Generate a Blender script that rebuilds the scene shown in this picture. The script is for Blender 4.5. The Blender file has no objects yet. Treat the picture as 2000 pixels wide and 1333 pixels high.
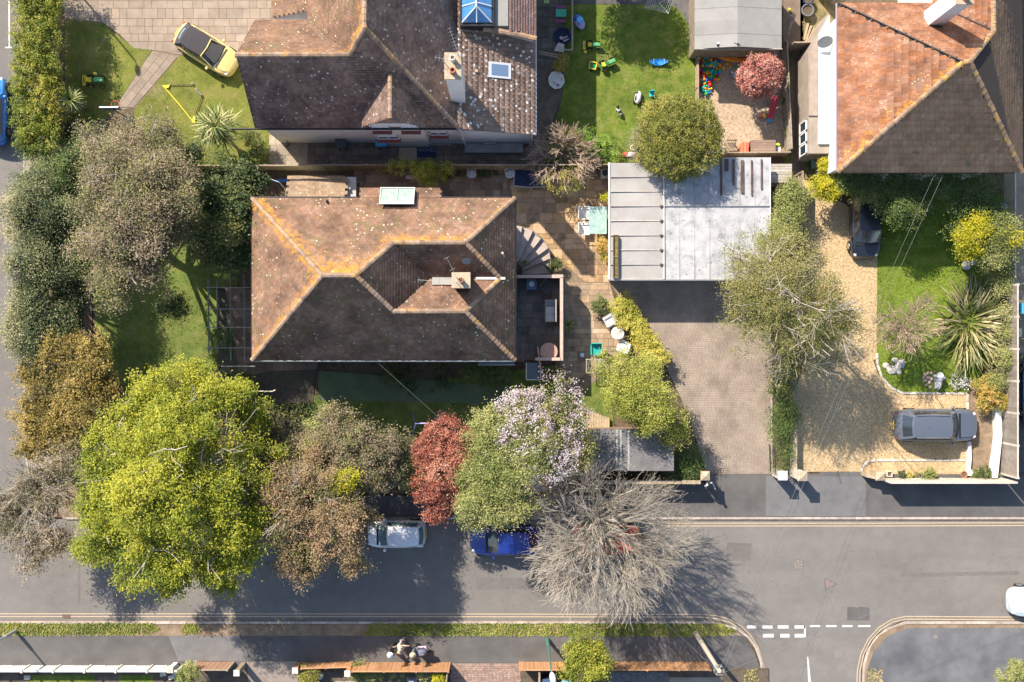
import bpy, math, random
import numpy as np
from mathutils import Vector, Matrix
PI = math.pi
R = math.radians
random.seed(7)
scene = bpy.context.scene
COL = scene.collection

# ------------------------------------------------------------------ camera, world, sun, exposure
CAM_H = 55.0          # metres above the ground
SPX = 0.03            # metres per photograph pixel at ground level
cam_d = bpy.data.cameras.new('camera')
cam_d.sensor_width = 36.0
cam_d.lens = 36.0 * CAM_H / (2000 * SPX)
cam_d.clip_start = 1.0
cam_d.clip_end = 900.0
cam = bpy.data.objects.new('camera', cam_d)
COL.objects.link(cam)
cam.location = (0, 0, CAM_H)
scene.camera = cam

SUN_EL = R(40.0)
SUN_DIR = Vector((-0.64 * math.cos(SUN_EL), 0.77 * math.cos(SUN_EL), math.sin(SUN_EL)))   # towards the sun
world = bpy.data.worlds.new('World')
scene.world = world
world.use_nodes = True
wn = world.node_tree
sky = wn.nodes.new('ShaderNodeTexSky')
sky.sky_type = 'NISHITA'
sky.sun_disc = False
sky.sun_elevation = SUN_EL
sky.sun_rotation = math.atan2(SUN_DIR.x, SUN_DIR.y)
wn.nodes['Background'].inputs[1].default_value = 0.125
wn.links.new(sky.outputs[0], wn.nodes['Background'].inputs[0])

sun_d = bpy.data.lights.new('sun', 'SUN')
sun_d.energy = 5.0
sun_d.angle = R(0.55)
sun_d.color = (1.0, 0.90, 0.775)
sun = bpy.data.objects.new('sun', sun_d)
COL.objects.link(sun)
sun.location = (0, 0, 40)
sun.rotation_euler = SUN_DIR.to_track_quat('Z', 'Y').to_euler()

scene.view_settings.view_transform = 'Standard'
scene.view_settings.look = 'None'
scene.view_settings.exposure = 1.0
scene.view_settings.gamma = 1.0
scene.view_settings.use_curve_mapping = False
scene.render.engine = 'CYCLES'
scene.cycles.max_bounces = 5
scene.cycles.transparent_max_bounces = 6

# ------------------------------------------------------------------ helpers
def W(px, py, h=0.0):
    """Survey helper: the point at height h that the photograph shows at (px, py)."""
    k = SPX * (CAM_H - h) / CAM_H
    return Vector(((px - 1000) * k, (666.5 - py) * k, h))

def P2(pts, h=0.0):
    return [tuple(W(x, y, h))[:2] for x, y in pts]

def wm(o):
    m = o.matrix_basis.copy()
    while o.parent:
        m = o.matrix_parent_inverse @ m
        o = o.parent
        m = o.matrix_basis @ m
    return m

def attach(o, parent):
    if parent is not None:
        o.parent = parent
        o.matrix_parent_inverse = wm(parent).inverted()

def props(o, label=None, cat=None, group=None, kind=None):
    if label: o['label'] = label
    if cat: o['category'] = cat
    if group: o['group'] = group
    if kind: o['kind'] = kind
    return o

def thing(name, label, cat, loc=(0, 0, 0), group=None):
    o = bpy.data.objects.new(name, None)
    o.empty_display_size = 0.2
    o.location = loc
    COL.objects.link(o)
    return props(o, label, cat, group)

def copy_tree(o, parent=None):
    c = o.copy()
    COL.objects.link(c)
    if parent is not None:
        c.parent = parent
        c.matrix_parent_inverse = o.matrix_parent_inverse.copy()
    for ch in [x for x in o.children]:
        copy_tree(ch, c)
    return c

def inst(name, me, parent, M, kind=None):
    o = bpy.data.objects.new(name, me)
    COL.objects.link(o)
    o.matrix_basis = M
    attach(o, parent)
    if kind: o['kind'] = kind
    return o

def TRS(loc, rz=0.0, sc=(1, 1, 1), rx=0.0, ry=0.0):
    return Matrix.Translation(Vector(loc)) @ Matrix.Rotation(rz, 4, 'Z') @ Matrix.Rotation(ry, 4, 'Y') @ Matrix.Rotation(rx, 4, 'X') @ Matrix.Diagonal((sc[0], sc[1], sc[2], 1))

class MB:
    """collects polygons for ONE mesh object"""
    def __init__(s):
        s.v = []; s.f = []; s.var = []; s.cur = 0.0; s.mi = []; s.m = 0
    def add(s, vs, fs):
        b = len(s.v)
        s.v.extend([tuple(p) for p in vs]); s.var.extend([s.cur] * len(vs))
        for f in fs:
            s.f.append(tuple(b + i for i in f)); s.mi.append(s.m)
        return s
    def box(s, c, d, rz=0.0, M=None):
        x, y, z = d[0] / 2, d[1] / 2, d[2] / 2
        vs = [Vector((a * x, b * y, e * z)) for e in (-1, 1) for a, b in ((-1, -1), (1, -1), (1, 1), (-1, 1))]
        m = Matrix.Translation(Vector(c)) @ Matrix.Rotation(rz, 4, 'Z')
        if M is not None: m = m @ M
        return s.add([m @ v for v in vs], [(3, 2, 1, 0), (4, 5, 6, 7), (0, 1, 5, 4), (1, 2, 6, 5), (2, 3, 7, 6), (3, 0, 4, 7)])
    def b2(s, x0, y0, z0, x1, y1, z1):
        return s.box(((x0 + x1) / 2, (y0 + y1) / 2, (z0 + z1) / 2), (abs(x1 - x0), abs(y1 - y0), abs(z1 - z0)))
    def prism(s, poly, z0, z1):
        n = len(poly)
        a = sum(poly[i][0] * poly[(i + 1) % n][1] - poly[(i + 1) % n][0] * poly[i][1] for i in range(n))
        if a < 0: poly = poly[::-1]
        vs = [(p[0], p[1], z0) for p in poly] + [(p[0], p[1], z1) for p in poly]
        fs = [tuple(range(n, 2 * n)), tuple(range(n - 1, -1, -1))]
        fs += [(i, (i + 1) % n, n + (i + 1) % n, n + i) for i in range(n)]
        return s.add(vs, fs)
    def sheet(s, poly, z):
        n = len(poly)
        a = sum(poly[i][0] * poly[(i + 1) % n][1] - poly[(i + 1) % n][0] * poly[i][1] for i in range(n))
        if a < 0: poly = poly[::-1]
        return s.add([(p[0], p[1], z) for p in poly], [tuple(range(n))])
    def slab3(s, pts, n, t):
        """solid plate from a 3-D polygon, thickness t along -n"""
        pts = [Vector(p) for p in pts]; k = len(pts)
        lo = [p - n * t for p in pts]
        return s.add(pts + lo, [tuple(range(k)), tuple(range(2 * k - 1, k - 1, -1))] + [(i, i + k, (i + 1) % k + k, (i + 1) % k) for i in range(k)])
    def tube(s, p0, p1, r0, r1=None, n=6, cap=True):
        p0 = Vector(p0); p1 = Vector(p1); r1 = r0 if r1 is None else r1
        d = (p1 - p0)
        if d.length < 1e-6: return s
        q = d.to_track_quat('Z', 'Y').to_matrix()
        vs = []
        for p, r in ((p0, r0), (p1, r1)):
            for i in range(n):
                a = 2 * PI * i / n
                vs.append(p + q @ Vector((math.cos(a) * r, math.sin(a) * r, 0)))
        fs = [(i, (i + 1) % n, n + (i + 1) % n, n + i) for i in range(n)]
        if cap: fs += [tuple(range(n - 1, -1, -1)), tuple(range(n, 2 * n))]
        return s.add(vs, fs)
    def path(s, pts, r, n=6):
        for a, b in zip(pts[:-1], pts[1:]): s.tube(a, b, r, r, n)
        return s
    def lathe(s, c, prof, n=14, M=None):
        """prof: list of (radius, z)"""
        vs = []; k = len(prof)
        for r, z in prof:
            for i in range(n):
                a = 2 * PI * i / n
                p = Vector((math.cos(a) * r, math.sin(a) * r, z))
                if M is not None: p = M @ p
                vs.append(p + Vector(c))
        fs = []
        for j in range(k - 1):
            for i in range(n):
                fs.append((j * n + i, j * n + (i + 1) % n, (j + 1) * n + (i + 1) % n, (j + 1) * n + i))
        fs.append(tuple(range(n - 1, -1, -1))); fs.append(tuple((k - 1) * n + i for i in range(n)))
        return s.add(vs, fs)
    def ball(s, c, r, n=10, m=6, M=None):
        if not isinstance(r, (tuple, list)): r = (r, r, r)
        prof = []
        vs = []; 
        for j in range(1, m):
            t = PI * j / m - PI / 2
            for i in range(n):
                a = 2 * PI * i / n
                vs.append(Vector((r[0] * math.cos(t) * math.cos(a), r[1] * math.cos(t) * math.sin(a), r[2] * math.sin(t))))
        vs += [Vector((0, 0, -r[2])), Vector((0, 0, r[2]))]
        if M is not None: vs = [M @ v for v in vs]
        vs = [v + Vector(c) for v in vs]
        fs = []
        for j in range(m - 2):
            for i in range(n):
                fs.append((j * n + i, j * n + (i + 1) % n, (j + 1) * n + (i + 1) % n, (j + 1) * n + i))
        lo = (m - 1) * n; hi = lo + 1; t = (m - 2) * n
        for i in range(n):
            fs.append((lo, (i + 1) % n, i)); fs.append((hi, t + i, t + (i + 1) % n))
        return s.add(vs, fs)
    def torus(s, c, R0, r, n=20, m=6, M=None):
        vs = []
        for i in range(n):
            a = 2 * PI * i / n
            for j in range(m):
                b = 2 * PI * j / m
                p = Vector(((R0 + r * math.cos(b)) * math.cos(a), (R0 + r * math.cos(b)) * math.sin(a), r * math.sin(b)))
                if M is not None: p = M @ p
                vs.append(p + Vector(c))
        fs = [(i * m + j, ((i + 1) % n) * m + j, ((i + 1) % n) * m + (j + 1) % m, i * m + (j + 1) % m) for i in range(n) for j in range(m)]
        return s.add(vs, fs)
    def mesh(s, name, mat, smooth=False):
        me = bpy.data.meshes.new(name)
        me.from_pydata([tuple(v) for v in s.v], [], s.f)
        if any(s.var):
            at = me.attributes.new('var', 'FLOAT', 'POINT'); at.data.foreach_set('value', s.var)
        for m in (mat if isinstance(mat, (list, tuple)) else [mat]): me.materials.append(m)
        if any(s.mi): me.polygons.foreach_set('material_index', s.mi)
        if smooth: me.polygons.foreach_set('use_smooth', [True] * len(me.polygons))
        me.update()
        return me
    def build(s, name, mat, parent=None, smooth=False, kind=None, bevel=0.0, label=None):
        o = bpy.data.objects.new(name, s.mesh(name, mat, smooth))
        COL.objects.link(o)
        attach(o, parent)
        if bevel:
            b = o.modifiers.new('bevel', 'BEVEL'); b.width = bevel; b.segments = 2; b.limit_method = 'ANGLE'
        if kind: o['kind'] = kind
        if label: o['label'] = label
        return o

def np_mesh(name, V, F, mat, var=None, extra=None, smooth=False):
    """fast mesh: V (n,3), F (m,k) same-size faces"""
    me = bpy.data.meshes.new(name)
    V = np.asarray(V, np.float32); F = np.asarray(F, np.int32)
    m, k = F.shape
    me.vertices.add(len(V)); me.vertices.foreach_set('co', V.ravel())
    me.loops.add(m * k); me.loops.foreach_set('vertex_index', F.ravel())
    me.polygons.add(m)
    me.polygons.foreach_set('loop_start', np.arange(0, m * k, k, dtype=np.int32))
    try: me.polygons.foreach_set('loop_total', np.full(m, k, np.int32))
    except Exception: pass
    if var is not None:
        at = me.attributes.new('var', 'FLOAT', 'POINT'); at.data.foreach_set('value', np.asarray(var, np.float32))
    if extra is not None:
        at = me.attributes.new('lich', 'FLOAT', 'POINT'); at.data.foreach_set('value', np.asarray(extra, np.float32))
    me.materials.append(mat)
    me.update(calc_edges=True)
    return me

def link_me(name, me, parent, kind=None):
    o = bpy.data.objects.new(name, me); COL.objects.link(o); attach(o, parent)
    if kind: o['kind'] = kind
    return o

def in_poly(x, y, poly):
    x = np.asarray(x); y = np.asarray(y)
    ins = np.zeros(x.shape, bool)
    n = len(poly)
    for i in range(n):
        x0, y0 = poly[i][0], poly[i][1]; x1, y1 = poly[(i + 1) % n][0], poly[(i + 1) % n][1]
        if y0 == y1: continue
        c = ((y0 > y) != (y1 > y)) & (x < (x1 - x0) * (y - y0) / (y1 - y0) + x0)
        ins ^= c
    return ins

# ------------------------------------------------------------------ materials
_m = {}
def nd(nt, t, **kw):
    n = nt.nodes.new(t)
    for k, v in kw.items(): setattr(n, k, v)
    return n

def mat(name, cols, scale=3.0, rough=0.85, bump=0.0, bscale=60.0, var=0.0, speck=None, metal=0.0, lich=False, spec=0.3,
        big=0.0, bigscale=0.35, coat=0.0, moss=None, trans=0.0, crack=0.0):
    if name in _m: return _m[name]
    m = bpy.data.materials.new(name); m.use_nodes = True
    nt = m.node_tree; L = nt.links.new
    bs = nt.nodes['Principled BSDF']
    geo = nd(nt, 'ShaderNodeNewGeometry')
    pos = geo.outputs['Position']
    if not isinstance(cols[0], (tuple, list)): cols = [cols]
    if len(cols) == 1:
        rgb = nd(nt, 'ShaderNodeRGB'); rgb.outputs[0].default_value = (*cols[0], 1); c = rgb.outputs[0]
    else:
        nz = nd(nt, 'ShaderNodeTexNoise'); nz.inputs['Scale'].default_value = scale; nz.inputs['Detail'].default_value = 6; nz.inputs['Roughness'].default_value = 0.65
        L(pos, nz.inputs['Vector'])
        rp = nd(nt, 'ShaderNodeValToRGB'); L(nz.outputs[0], rp.inputs[0])
        e = rp.color_ramp.elements
        k = len(cols)
        for i, cc in enumerate(cols):
            p = 0.34 + 0.32 * i / (k - 1)
            if i == 0: e[0].position = p; e[0].color = (*cc, 1)
            elif i == k - 1: e[len(e) - 1].position = p; e[len(e) - 1].color = (*cc, 1)
            else:
                q = e.new(p); q.color = (*cc, 1)
        c = rp.outputs[0]
    def mix(fac, a, b, mode='MIX'):
        x = nd(nt, 'ShaderNodeMix', data_type='RGBA', blend_type=mode)
        if isinstance(fac, (int, float)): x.inputs[0].default_value = fac
        else: L(fac, x.inputs[0])
        for s_, v in ((6, a), (7, b)):
            if isinstance(v, (tuple, list)): x.inputs[s_].default_value = (*v, 1)
            else: L(v, x.inputs[s_])
        return x.outputs[2]
    def mth(op, a, b=0.0, clamp=False):
        x = nd(nt, 'ShaderNodeMath', operation=op, use_clamp=clamp)
        for i, v in enumerate((a, b)):
            if isinstance(v, (int, float)): x.inputs[i].default_value = v
            else: L(v, x.inputs[i])
        return x.outputs[0]
    def noise(s, d=4, rg=0.6):
        x = nd(nt, 'ShaderNodeTexNoise'); x.inputs['Scale'].default_value = s; x.inputs['Detail'].default_value = d; x.inputs['Roughness'].default_value = rg
        L(pos, x.inputs['Vector']); return x.outputs[0]
    def step(v, a, b):
        x = nd(nt, 'ShaderNodeMapRange'); L(v, x.inputs[0]); x.inputs[1].default_value = a; x.inputs[2].default_value = b
        return x.outputs[0]
    if big:
        f = step(noise(bigscale, 3), 0.3, 0.7)
        f = mth('MULTIPLY_ADD', f, 2 * big)
        nt.nodes[-1].inputs[2].default_value = 1 - big
        hv = nd(nt, 'ShaderNodeHueSaturation'); L(c, hv.inputs['Color']); L(f, hv.inputs['Value']); c = hv.outputs[0]
    if var:
        oi = nd(nt, 'ShaderNodeObjectInfo'); at = nd(nt, 'ShaderNodeAttribute', attribute_name='var')
        f = mth('FRACT', mth('ADD', oi.outputs['Random'], at.outputs['Fac']))
        g = mth('FRACT', mth('MULTIPLY', f, 7.31))
        v_ = mth('MULTIPLY_ADD', f, 2 * var); nt.nodes[-1].inputs[2].default_value = 1 - var
        s_ = mth('MULTIPLY_ADD', g, var); nt.nodes[-1].inputs[2].default_value = 1 - var * .5
        hv = nd(nt, 'ShaderNodeHueSaturation'); L(c, hv.inputs['Color']); L(v_, hv.inputs['Value']); L(s_, hv.inputs['Saturation']); c = hv.outputs[0]
    if moss:
        col, sc, lo, hi = moss
        c = mix(step(noise(sc, 5, .7), lo, hi), c, col)
    if lich:
        at = nd(nt, 'ShaderNodeAttribute', attribute_name='lich')
        f = mth('ADD', at.outputs['Fac'], mth('MULTIPLY', mth('SUBTRACT', noise(3.0, 6, .75), 0.5), 2.4))
        c = mix(mth('MULTIPLY', step(f, 0.5, 1.15), 0.9), c, (0.56, 0.26, 0.03))
    if crack:
        tcm = nd(nt, 'ShaderNodeMapping'); tcm.inputs['Scale'].default_value = (0.22, 0.9, 1); L(pos, tcm.inputs['Vector'])
        n1 = nd(nt, 'ShaderNodeTexNoise'); n1.inputs['Scale'].default_value = 0.9; n1.inputs['Detail'].default_value = 5; L(tcm.outputs[0], n1.inputs['Vector'])
        c = mix(mth('MULTIPLY', step(n1.outputs[0], 0.45, 0.68), crack), c, (0.115, 0.106, 0.098) if cols[0][0] > .12 else (0.14, 0.134, 0.128))
        ad_ = nd(nt, 'ShaderNodeVectorMath', operation='MULTIPLY_ADD'); n2 = nd(nt, 'ShaderNodeTexNoise'); n2.inputs['Scale'].default_value = 0.8; n2.inputs['Detail'].default_value = 6
        L(pos, n2.inputs['Vector']); L(n2.outputs['Color'], ad_.inputs[0]); ad_.inputs[1].default_value = (3, 3, 3); L(pos, ad_.inputs[2])
        vo = nd(nt, 'ShaderNodeTexVoronoi', feature='DISTANCE_TO_EDGE'); vo.inputs['Scale'].default_value = 0.16; L(ad_.outputs[0], vo.inputs['Vector'])
        c = mix(mth('MULTIPLY', mth('LESS_THAN', vo.outputs['Distance'], 0.0016), 0.35), c, (0.06, 0.058, 0.055))
        c = mix(mth('MULTIPLY', step(noise(22, 2, .5), .56, .7), .25), c, (0.07, 0.066, 0.062))
    if speck:
        col, sc, thr, dens = speck
        vo = nd(nt, 'ShaderNodeTexVoronoi'); vo.inputs['Scale'].default_value = sc; L(pos, vo.inputs['Vector'])
        f = mth('LESS_THAN', vo.outputs['Distance'], thr)
        g = step(noise(1.1, 3), 0.5 - dens, 0.62)
        c = mix(mth('MULTIPLY', f, g), c, col)
    L(c, bs.inputs['Base Color'])
    bs.inputs['Roughness'].default_value = rough
    bs.inputs['Metallic'].default_value = metal
    bs.inputs['Specular IOR Level'].default_value = spec
    if coat: bs.inputs['Coat Weight'].default_value = coat; bs.inputs['Coat Roughness'].default_value = 0.08
    if trans: bs.inputs['Transmission Weight'].default_value = trans
    if bump:
        bm = nd(nt, 'ShaderNodeBump'); bm.inputs['Strength'].default_value = 1.0; bm.inputs['Distance'].default_value = bump
        L(noise(bscale, 4, .7), bm.inputs['Height']); L(bm.outputs[0], bs.inputs['Normal'])
    _m[name] = m
    return m

def leafmat(name, cols, rough=0.55, tr=0.28, spread=1.0, spec=0.35):
    if name in _m: return _m[name]
    m = bpy.data.materials.new(name); m.use_nodes = True
    nt = m.node_tree; L = nt.links.new
    bs = nt.nodes['Principled BSDF']; out = nt.nodes['Material Output']
    at = nd(nt, 'ShaderNodeAttribute', attribute_name='var')
    oi = nd(nt, 'ShaderNodeObjectInfo')
    ad = nd(nt, 'ShaderNodeMath', operation='ADD'); L(at.outputs['Fac'], ad.inputs[0])
    if name.startswith('blade'): L(oi.outputs['Random'], ad.inputs[1])
    else: ad.inputs[1].default_value = 0
    rp = nd(nt, 'ShaderNodeValToRGB'); L(ad.outputs[0], rp.inputs[0])
    e = rp.color_ramp.elements; k = len(cols)
    for i, cc in enumerate(cols):
        p = i / (k - 1)
        if i == 0: e[0].position = p; e[0].color = (*cc, 1)
        elif i == k - 1: e[len(e) - 1].position = p; e[len(e) - 1].color = (*cc, 1)
        else: q = e.new(p); q.color = (*cc, 1)
    L(rp.outputs[0], bs.inputs['Base Color'])
    bs.inputs['Roughness'].default_value = rough
    bs.inputs['Specular IOR Level'].default_value = spec
    tl = nd(nt, 'ShaderNodeBsdfTranslucent'); L(rp.outputs[0], tl.inputs['Color'])
    mx = nd(nt, 'ShaderNodeMixShader'); mx.inputs[0].default_value = tr
    L(bs.outputs[0], mx.inputs[1]); L(tl.outputs[0], mx.inputs[2]); L(mx.outputs[0], out.inputs['Surface'])
    _m[name] = m
    return m

ASPH = mat('asphalt', [(0.152, 0.140, 0.127), (0.176, 0.162, 0.147)], 1.4, 0.9, 0.006, 55, big=0.10, bigscale=0.18, crack=0.30, speck=((0.24, 0.23, 0.22), 14, 0.16, 0.3))
ASPH2 = mat('dark_asphalt', [(0.084, 0.079, 0.076), (0.112, 0.106, 0.101)], 1.0, 0.92, 0.006, 60, crack=0.3, big=0.12, bigscale=0.25, speck=((0.17, 0.16, 0.15), 16, 0.14, 0.2))
ASPH3 = mat('patched_asphalt', [(0.085, 0.088, 0.095), (0.15, 0.15, 0.155)], 0.5, 0.9, 0.006, 60, big=0.15, bigscale=0.4)
SOIL = mat('garden_soil', [(0.06, 0.042, 0.028), (0.13, 0.095, 0.065), (0.09, 0.07, 0.04)], 2.5, 0.95, 0.03, 14, big=0.15)
EARTH = mat('dry_earth', [(0.17, 0.12, 0.075), (0.27, 0.20, 0.135)], 2.5, 0.95, 0.05, 7, big=0.15)
LAWN = mat('lawn_grass', [(0.10, 0.12, 0.02), (0.15, 0.165, 0.028), (0.20, 0.18, 0.05)], 1.2, 0.9, 0.03, 45, moss=((0.26, 0.2, 0.12), 0.7, 0.58, 0.76), big=0.22, bigscale=0.5)
LAWN_B = mat('lush_lawn', [(0.075, 0.115, 0.014), (0.12, 0.165, 0.02), (0.18, 0.185, 0.045)], 1.6, 0.9, 0.03, 45, moss=((0.24, 0.22, 0.08), 1.1, 0.56, 0.72), big=0.25, bigscale=0.6)
LAWN_D = mat('mossy_lawn', [(0.075, 0.11, 0.02), (0.12, 0.155, 0.03), (0.17, 0.17, 0.055)], 1.5, 0.9, 0.03, 40, big=0.2)
FAKE = mat('faded_green_turf', [(0.09, 0.125, 0.065), (0.12, 0.155, 0.085)], 1.2, 0.95, 0.01, 50, big=0.1)
GRAVEL = mat('golden_gravel', [(0.30, 0.20, 0.10), (0.46, 0.33, 0.175), (0.54, 0.42, 0.26)], 9, 0.9, 0.03, 30, big=0.12, speck=((0.72, 0.62, 0.42), 11, 0.22, 0.4))
SAND = mat('bark_and_sand', [(0.29, 0.20, 0.13), (0.42, 0.32, 0.22), (0.47, 0.37, 0.27)], 6, 0.95, 0.03, 20, speck=((0.18, 0.12, 0.08), 7, 0.20, 0.4), big=0.1)
JOINT = mat('sandy_joint', [(0.16, 0.12, 0.08), (0.24, 0.18, 0.12)], 6, 0.95)
JOINTL = mat('drive_joint', [(0.20, 0.16, 0.125), (0.25, 0.205, 0.16)], 6, 0.95)
GDIRT = mat('gutter_dirt', [(0.13, 0.11, 0.09), (0.21, 0.175, 0.14)], 3, 0.95)
JOINTD = mat('dark_joint', [(0.05, 0.045, 0.035), (0.09, 0.08, 0.06)], 6, 0.95)
SLABT = mat('sandstone_slab', [(0.25, 0.16, 0.09), (0.40, 0.275, 0.16), (0.33, 0.22, 0.13)], 1.4, 0.85, 0.004, 25, var=0.28, big=0.15)
SLABP = mat('pinkish_slab', [(0.23, 0.18, 0.135), (0.295, 0.235, 0.18)], 1.6, 0.88, 0.004, 30, var=0.11, big=0.12, speck=((0.2, 0.16, 0.12), 6, 0.13, 0.2))
SLABD = mat('dark_mossy_slab', [(0.085, 0.075, 0.062), (0.15, 0.13, 0.11)], 1.6, 0.9, 0.005, 25, var=0.22, big=0.15)
SLABB = mat('brown_slab', [(0.14, 0.10, 0.075), (0.20, 0.15, 0.115)], 1.6, 0.9, 0.005, 25, var=0.2, big=0.15)
SLABC = mat('pale_concrete_slab', [(0.25, 0.205, 0.155), (0.33, 0.28, 0.22)], 1.5, 0.9, 0.004, 20, var=0.12, big=0.1, speck=((0.2, 0.17, 0.12), 5, 0.12, 0.25))
BLOCK = mat('drive_block', [(0.255, 0.205, 0.16), (0.31, 0.255, 0.205)], 1.2, 0.88, 0.004, 30, var=0.06, moss=((0.17, 0.14, 0.11), 0.45, 0.5, 0.7), big=0.14, bigscale=0.5)
KERB = mat('kerb_concrete', [(0.30, 0.25, 0.21), (0.44, 0.38, 0.33)], 3, 0.9, 0.004, 30, var=0.15)
WHITEP = mat('white_road_paint', [(0.48, 0.47, 0.45), (0.60, 0.59, 0.56)], 6, 0.8, moss=((0.2, 0.2, 0.2), 9, 0.6, 0.7))
YELP = mat('yellow_road_paint', [(0.42, 0.31, 0.19), (0.52, 0.40, 0.26)], 5, 0.8, moss=((0.2, 0.2, 0.19), 7, 0.6, 0.75))
RED_T = mat('terracotta_tile', [(0.155, 0.07, 0.04), (0.245, 0.112, 0.062), (0.28, 0.15, 0.092)], 1.1, 0.85, 0.003, 40, var=0.2, lich=True, big=0.15, speck=((0.62, 0.52, 0.42), 6, 0.16, 0.10))
A_T = mat('weathered_plain_tile', [(0.13, 0.078, 0.054), (0.195, 0.116, 0.077), (0.245, 0.148, 0.10)], 0.8, 0.9, 0.003, 50, var=0.20, lich=True, big=0.14, bigscale=0.4, speck=((0.60, 0.56, 0.50), 3.3, 0.15, 0.08), moss=((0.13, 0.115, 0.045), 1.1, 0.53, 0.75))
B_T = mat('dark_plain_tile', [(0.12, 0.08, 0.068), (0.20, 0.135, 0.11), (0.26, 0.175, 0.14)], 0.9, 0.9, 0.003, 50, var=0.24, lich=True, big=0.15, speck=((0.66, 0.64, 0.60), 2.9, 0.16, 0.18))
C_T = mat('brown_shade_slope_tile', [(0.28, 0.162, 0.095), (0.40, 0.24, 0.145)], 1.2, 0.9, 0.003, 50, var=0.12, lich=True, big=0.12, moss=((0.17, 0.13, 0.08), 2.5, 0.55, 0.72))  # brown for the shaded south and east slopes, lightened to offset weak sun
P_T = mat('mossy_pantile', [(0.18, 0.12, 0.09), (0.27, 0.185, 0.14)], 1.2, 0.9, 0.003, 50, var=0.22, lich=True, big=0.12, speck=((0.78, 0.72, 0.66), 3.4, 0.26, 0.42))
RIDGE = mat('ridge_tile_clay', [(0.20, 0.135, 0.095), (0.31, 0.22, 0.155)], 4, 0.9, 0.004, 40, var=0.25, moss=((0.50, 0.27, 0.06), 1.0, 0.52, 0.75))
RIDGE_C = mat('ridge_tile_mossy', [(0.21, 0.135, 0.09), (0.30, 0.205, 0.14)], 4, 0.9, 0.004, 40, var=0.22, moss=((0.52, 0.30, 0.06), 2.0, 0.5, 0.66))
DECK = mat('roof_underlay', [(0.05, 0.04, 0.035)], rough=0.95)
RENDER = mat('white_render', [(0.62, 0.61, 0.59), (0.72, 0.71, 0.69)], 1.0, 0.85, 0.003, 40, big=0.06)
TANR = mat('tan_render', [(0.24, 0.20, 0.16), (0.32, 0.27, 0.22)], 1.5, 0.85, 0.003, 40)
CREAM = mat('cream_render', [(0.55, 0.48, 0.40), (0.65, 0.58, 0.50)], 1.5, 0.85, 0.003, 40)
BRICK = mat('brown_brick', [(0.17, 0.10, 0.07), (0.27, 0.17, 0.12)], 6, 0.9, 0.006, 25, var=0.2)
UPVC = mat('white_frame', [(0.75, 0.75, 0.74)], rough=0.4)
GLASS = mat('window_glass', [(0.03, 0.045, 0.06)], rough=0.06, spec=0.9)
GLASSB = mat('blue_lantern_glass', [(0.05, 0.17, 0.38), (0.09, 0.27, 0.52)], 0.7, 0.08, spec=0.9)
GLASSG = mat('pale_green_glass', [(0.22, 0.33, 0.27), (0.34, 0.43, 0.36)], 3, 0.25, spec=0.6, moss=((0.62, 0.60, 0.52), 6, 0.55, 0.65))
REDSILL = mat('red_sill', [(0.18, 0.05, 0.04)], rough=0.6)
BLACKP = mat('black_plastic', [(0.02, 0.02, 0.022)], rough=0.4)
GREYP = mat('grey_plastic', [(0.16, 0.17, 0.18)], rough=0.45)
FELT = mat('grey_felt', [(0.225, 0.22, 0.205), (0.27, 0.262, 0.245)], 1.2, 0.95, 0.004, 60, var=0.07, big=0.05)
FELTD = mat('dark_felt', [(0.115, 0.112, 0.115), (0.17, 0.165, 0.165)], 0.8, 0.9, 0.004, 40, big=0.12)
ASB = mat('white_cement_sheet', [(0.25, 0.255, 0.26), (0.36, 0.36, 0.362), (0.42, 0.415, 0.41)], 1.6, 0.85, 0.005, 25, var=0.05, big=0.09, moss=((0.11, 0.115, 0.12), 5.0, 0.585, 0.70))
ASB2 = mat('cream_cement_sheet', [(0.29, 0.275, 0.255), (0.36, 0.345, 0.325)], 0.9, 0.85, 0.004, 25, var=0.05, big=0.08, moss=((0.25, 0.24, 0.22), 3.5, 0.64, 0.8))
RUST = mat('rusty_board', [(0.05, 0.042, 0.04), (0.15, 0.085, 0.065)], 2.2, 0.9, 0.006, 20)
WOOD = mat('weathered_wood', [(0.22, 0.17, 0.115), (0.34, 0.275, 0.20)], 5, 0.85, 0.004, 30, var=0.2)
WOODG = mat('silvered_wood', [(0.30, 0.265, 0.22), (0.42, 0.385, 0.34)], 5, 0.85, 0.004, 30, var=0.14)
WOODO = mat('orange_fence_wood', [(0.36, 0.18, 0.085), (0.48, 0.265, 0.14)], 4, 0.8, 0.004, 30, var=0.16)
WOODD = mat('dark_wood', [(0.07, 0.055, 0.035), (0.13, 0.10, 0.065)], 4, 0.85, 0.004, 30, var=0.15)
FENCEG = mat('grey_fence_wood', [(0.19, 0.165, 0.14), (0.26, 0.23, 0.20)], 3, 0.85, 0.004, 30, var=0.13)
WHITE = mat('white_paint', [(0.58, 0.58, 0.57), (0.66, 0.66, 0.65)], 3, 0.5)
STEEL = mat('steel', [(0.35, 0.36, 0.36)], rough=0.45, metal=0.6)
BARK = mat('brown_bark', [(0.10, 0.075, 0.05), (0.20, 0.155, 0.11)], 8, 0.95, 0.02, 12)
BARKP = mat('pale_bark', [(0.30, 0.26, 0.21), (0.46, 0.41, 0.35)], 6, 0.9, 0.01, 14)
BARKG = mat('lichen_grey_bark', [(0.30, 0.265, 0.21), (0.46, 0.41, 0.33)], 5, 0.9, 0.01, 14)
BARKT = mat('tan_twig', [(0.30, 0.21, 0.15), (0.44, 0.33, 0.25)], 5, 0.9)
IRON = mat('cast_iron', [(0.06, 0.055, 0.05), (0.13, 0.115, 0.10)], 14, 0.7, 0.004, 40)
TERRA = mat('terracotta_pot', [(0.36, 0.15, 0.08), (0.44, 0.21, 0.12)], 5, 0.85)
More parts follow.
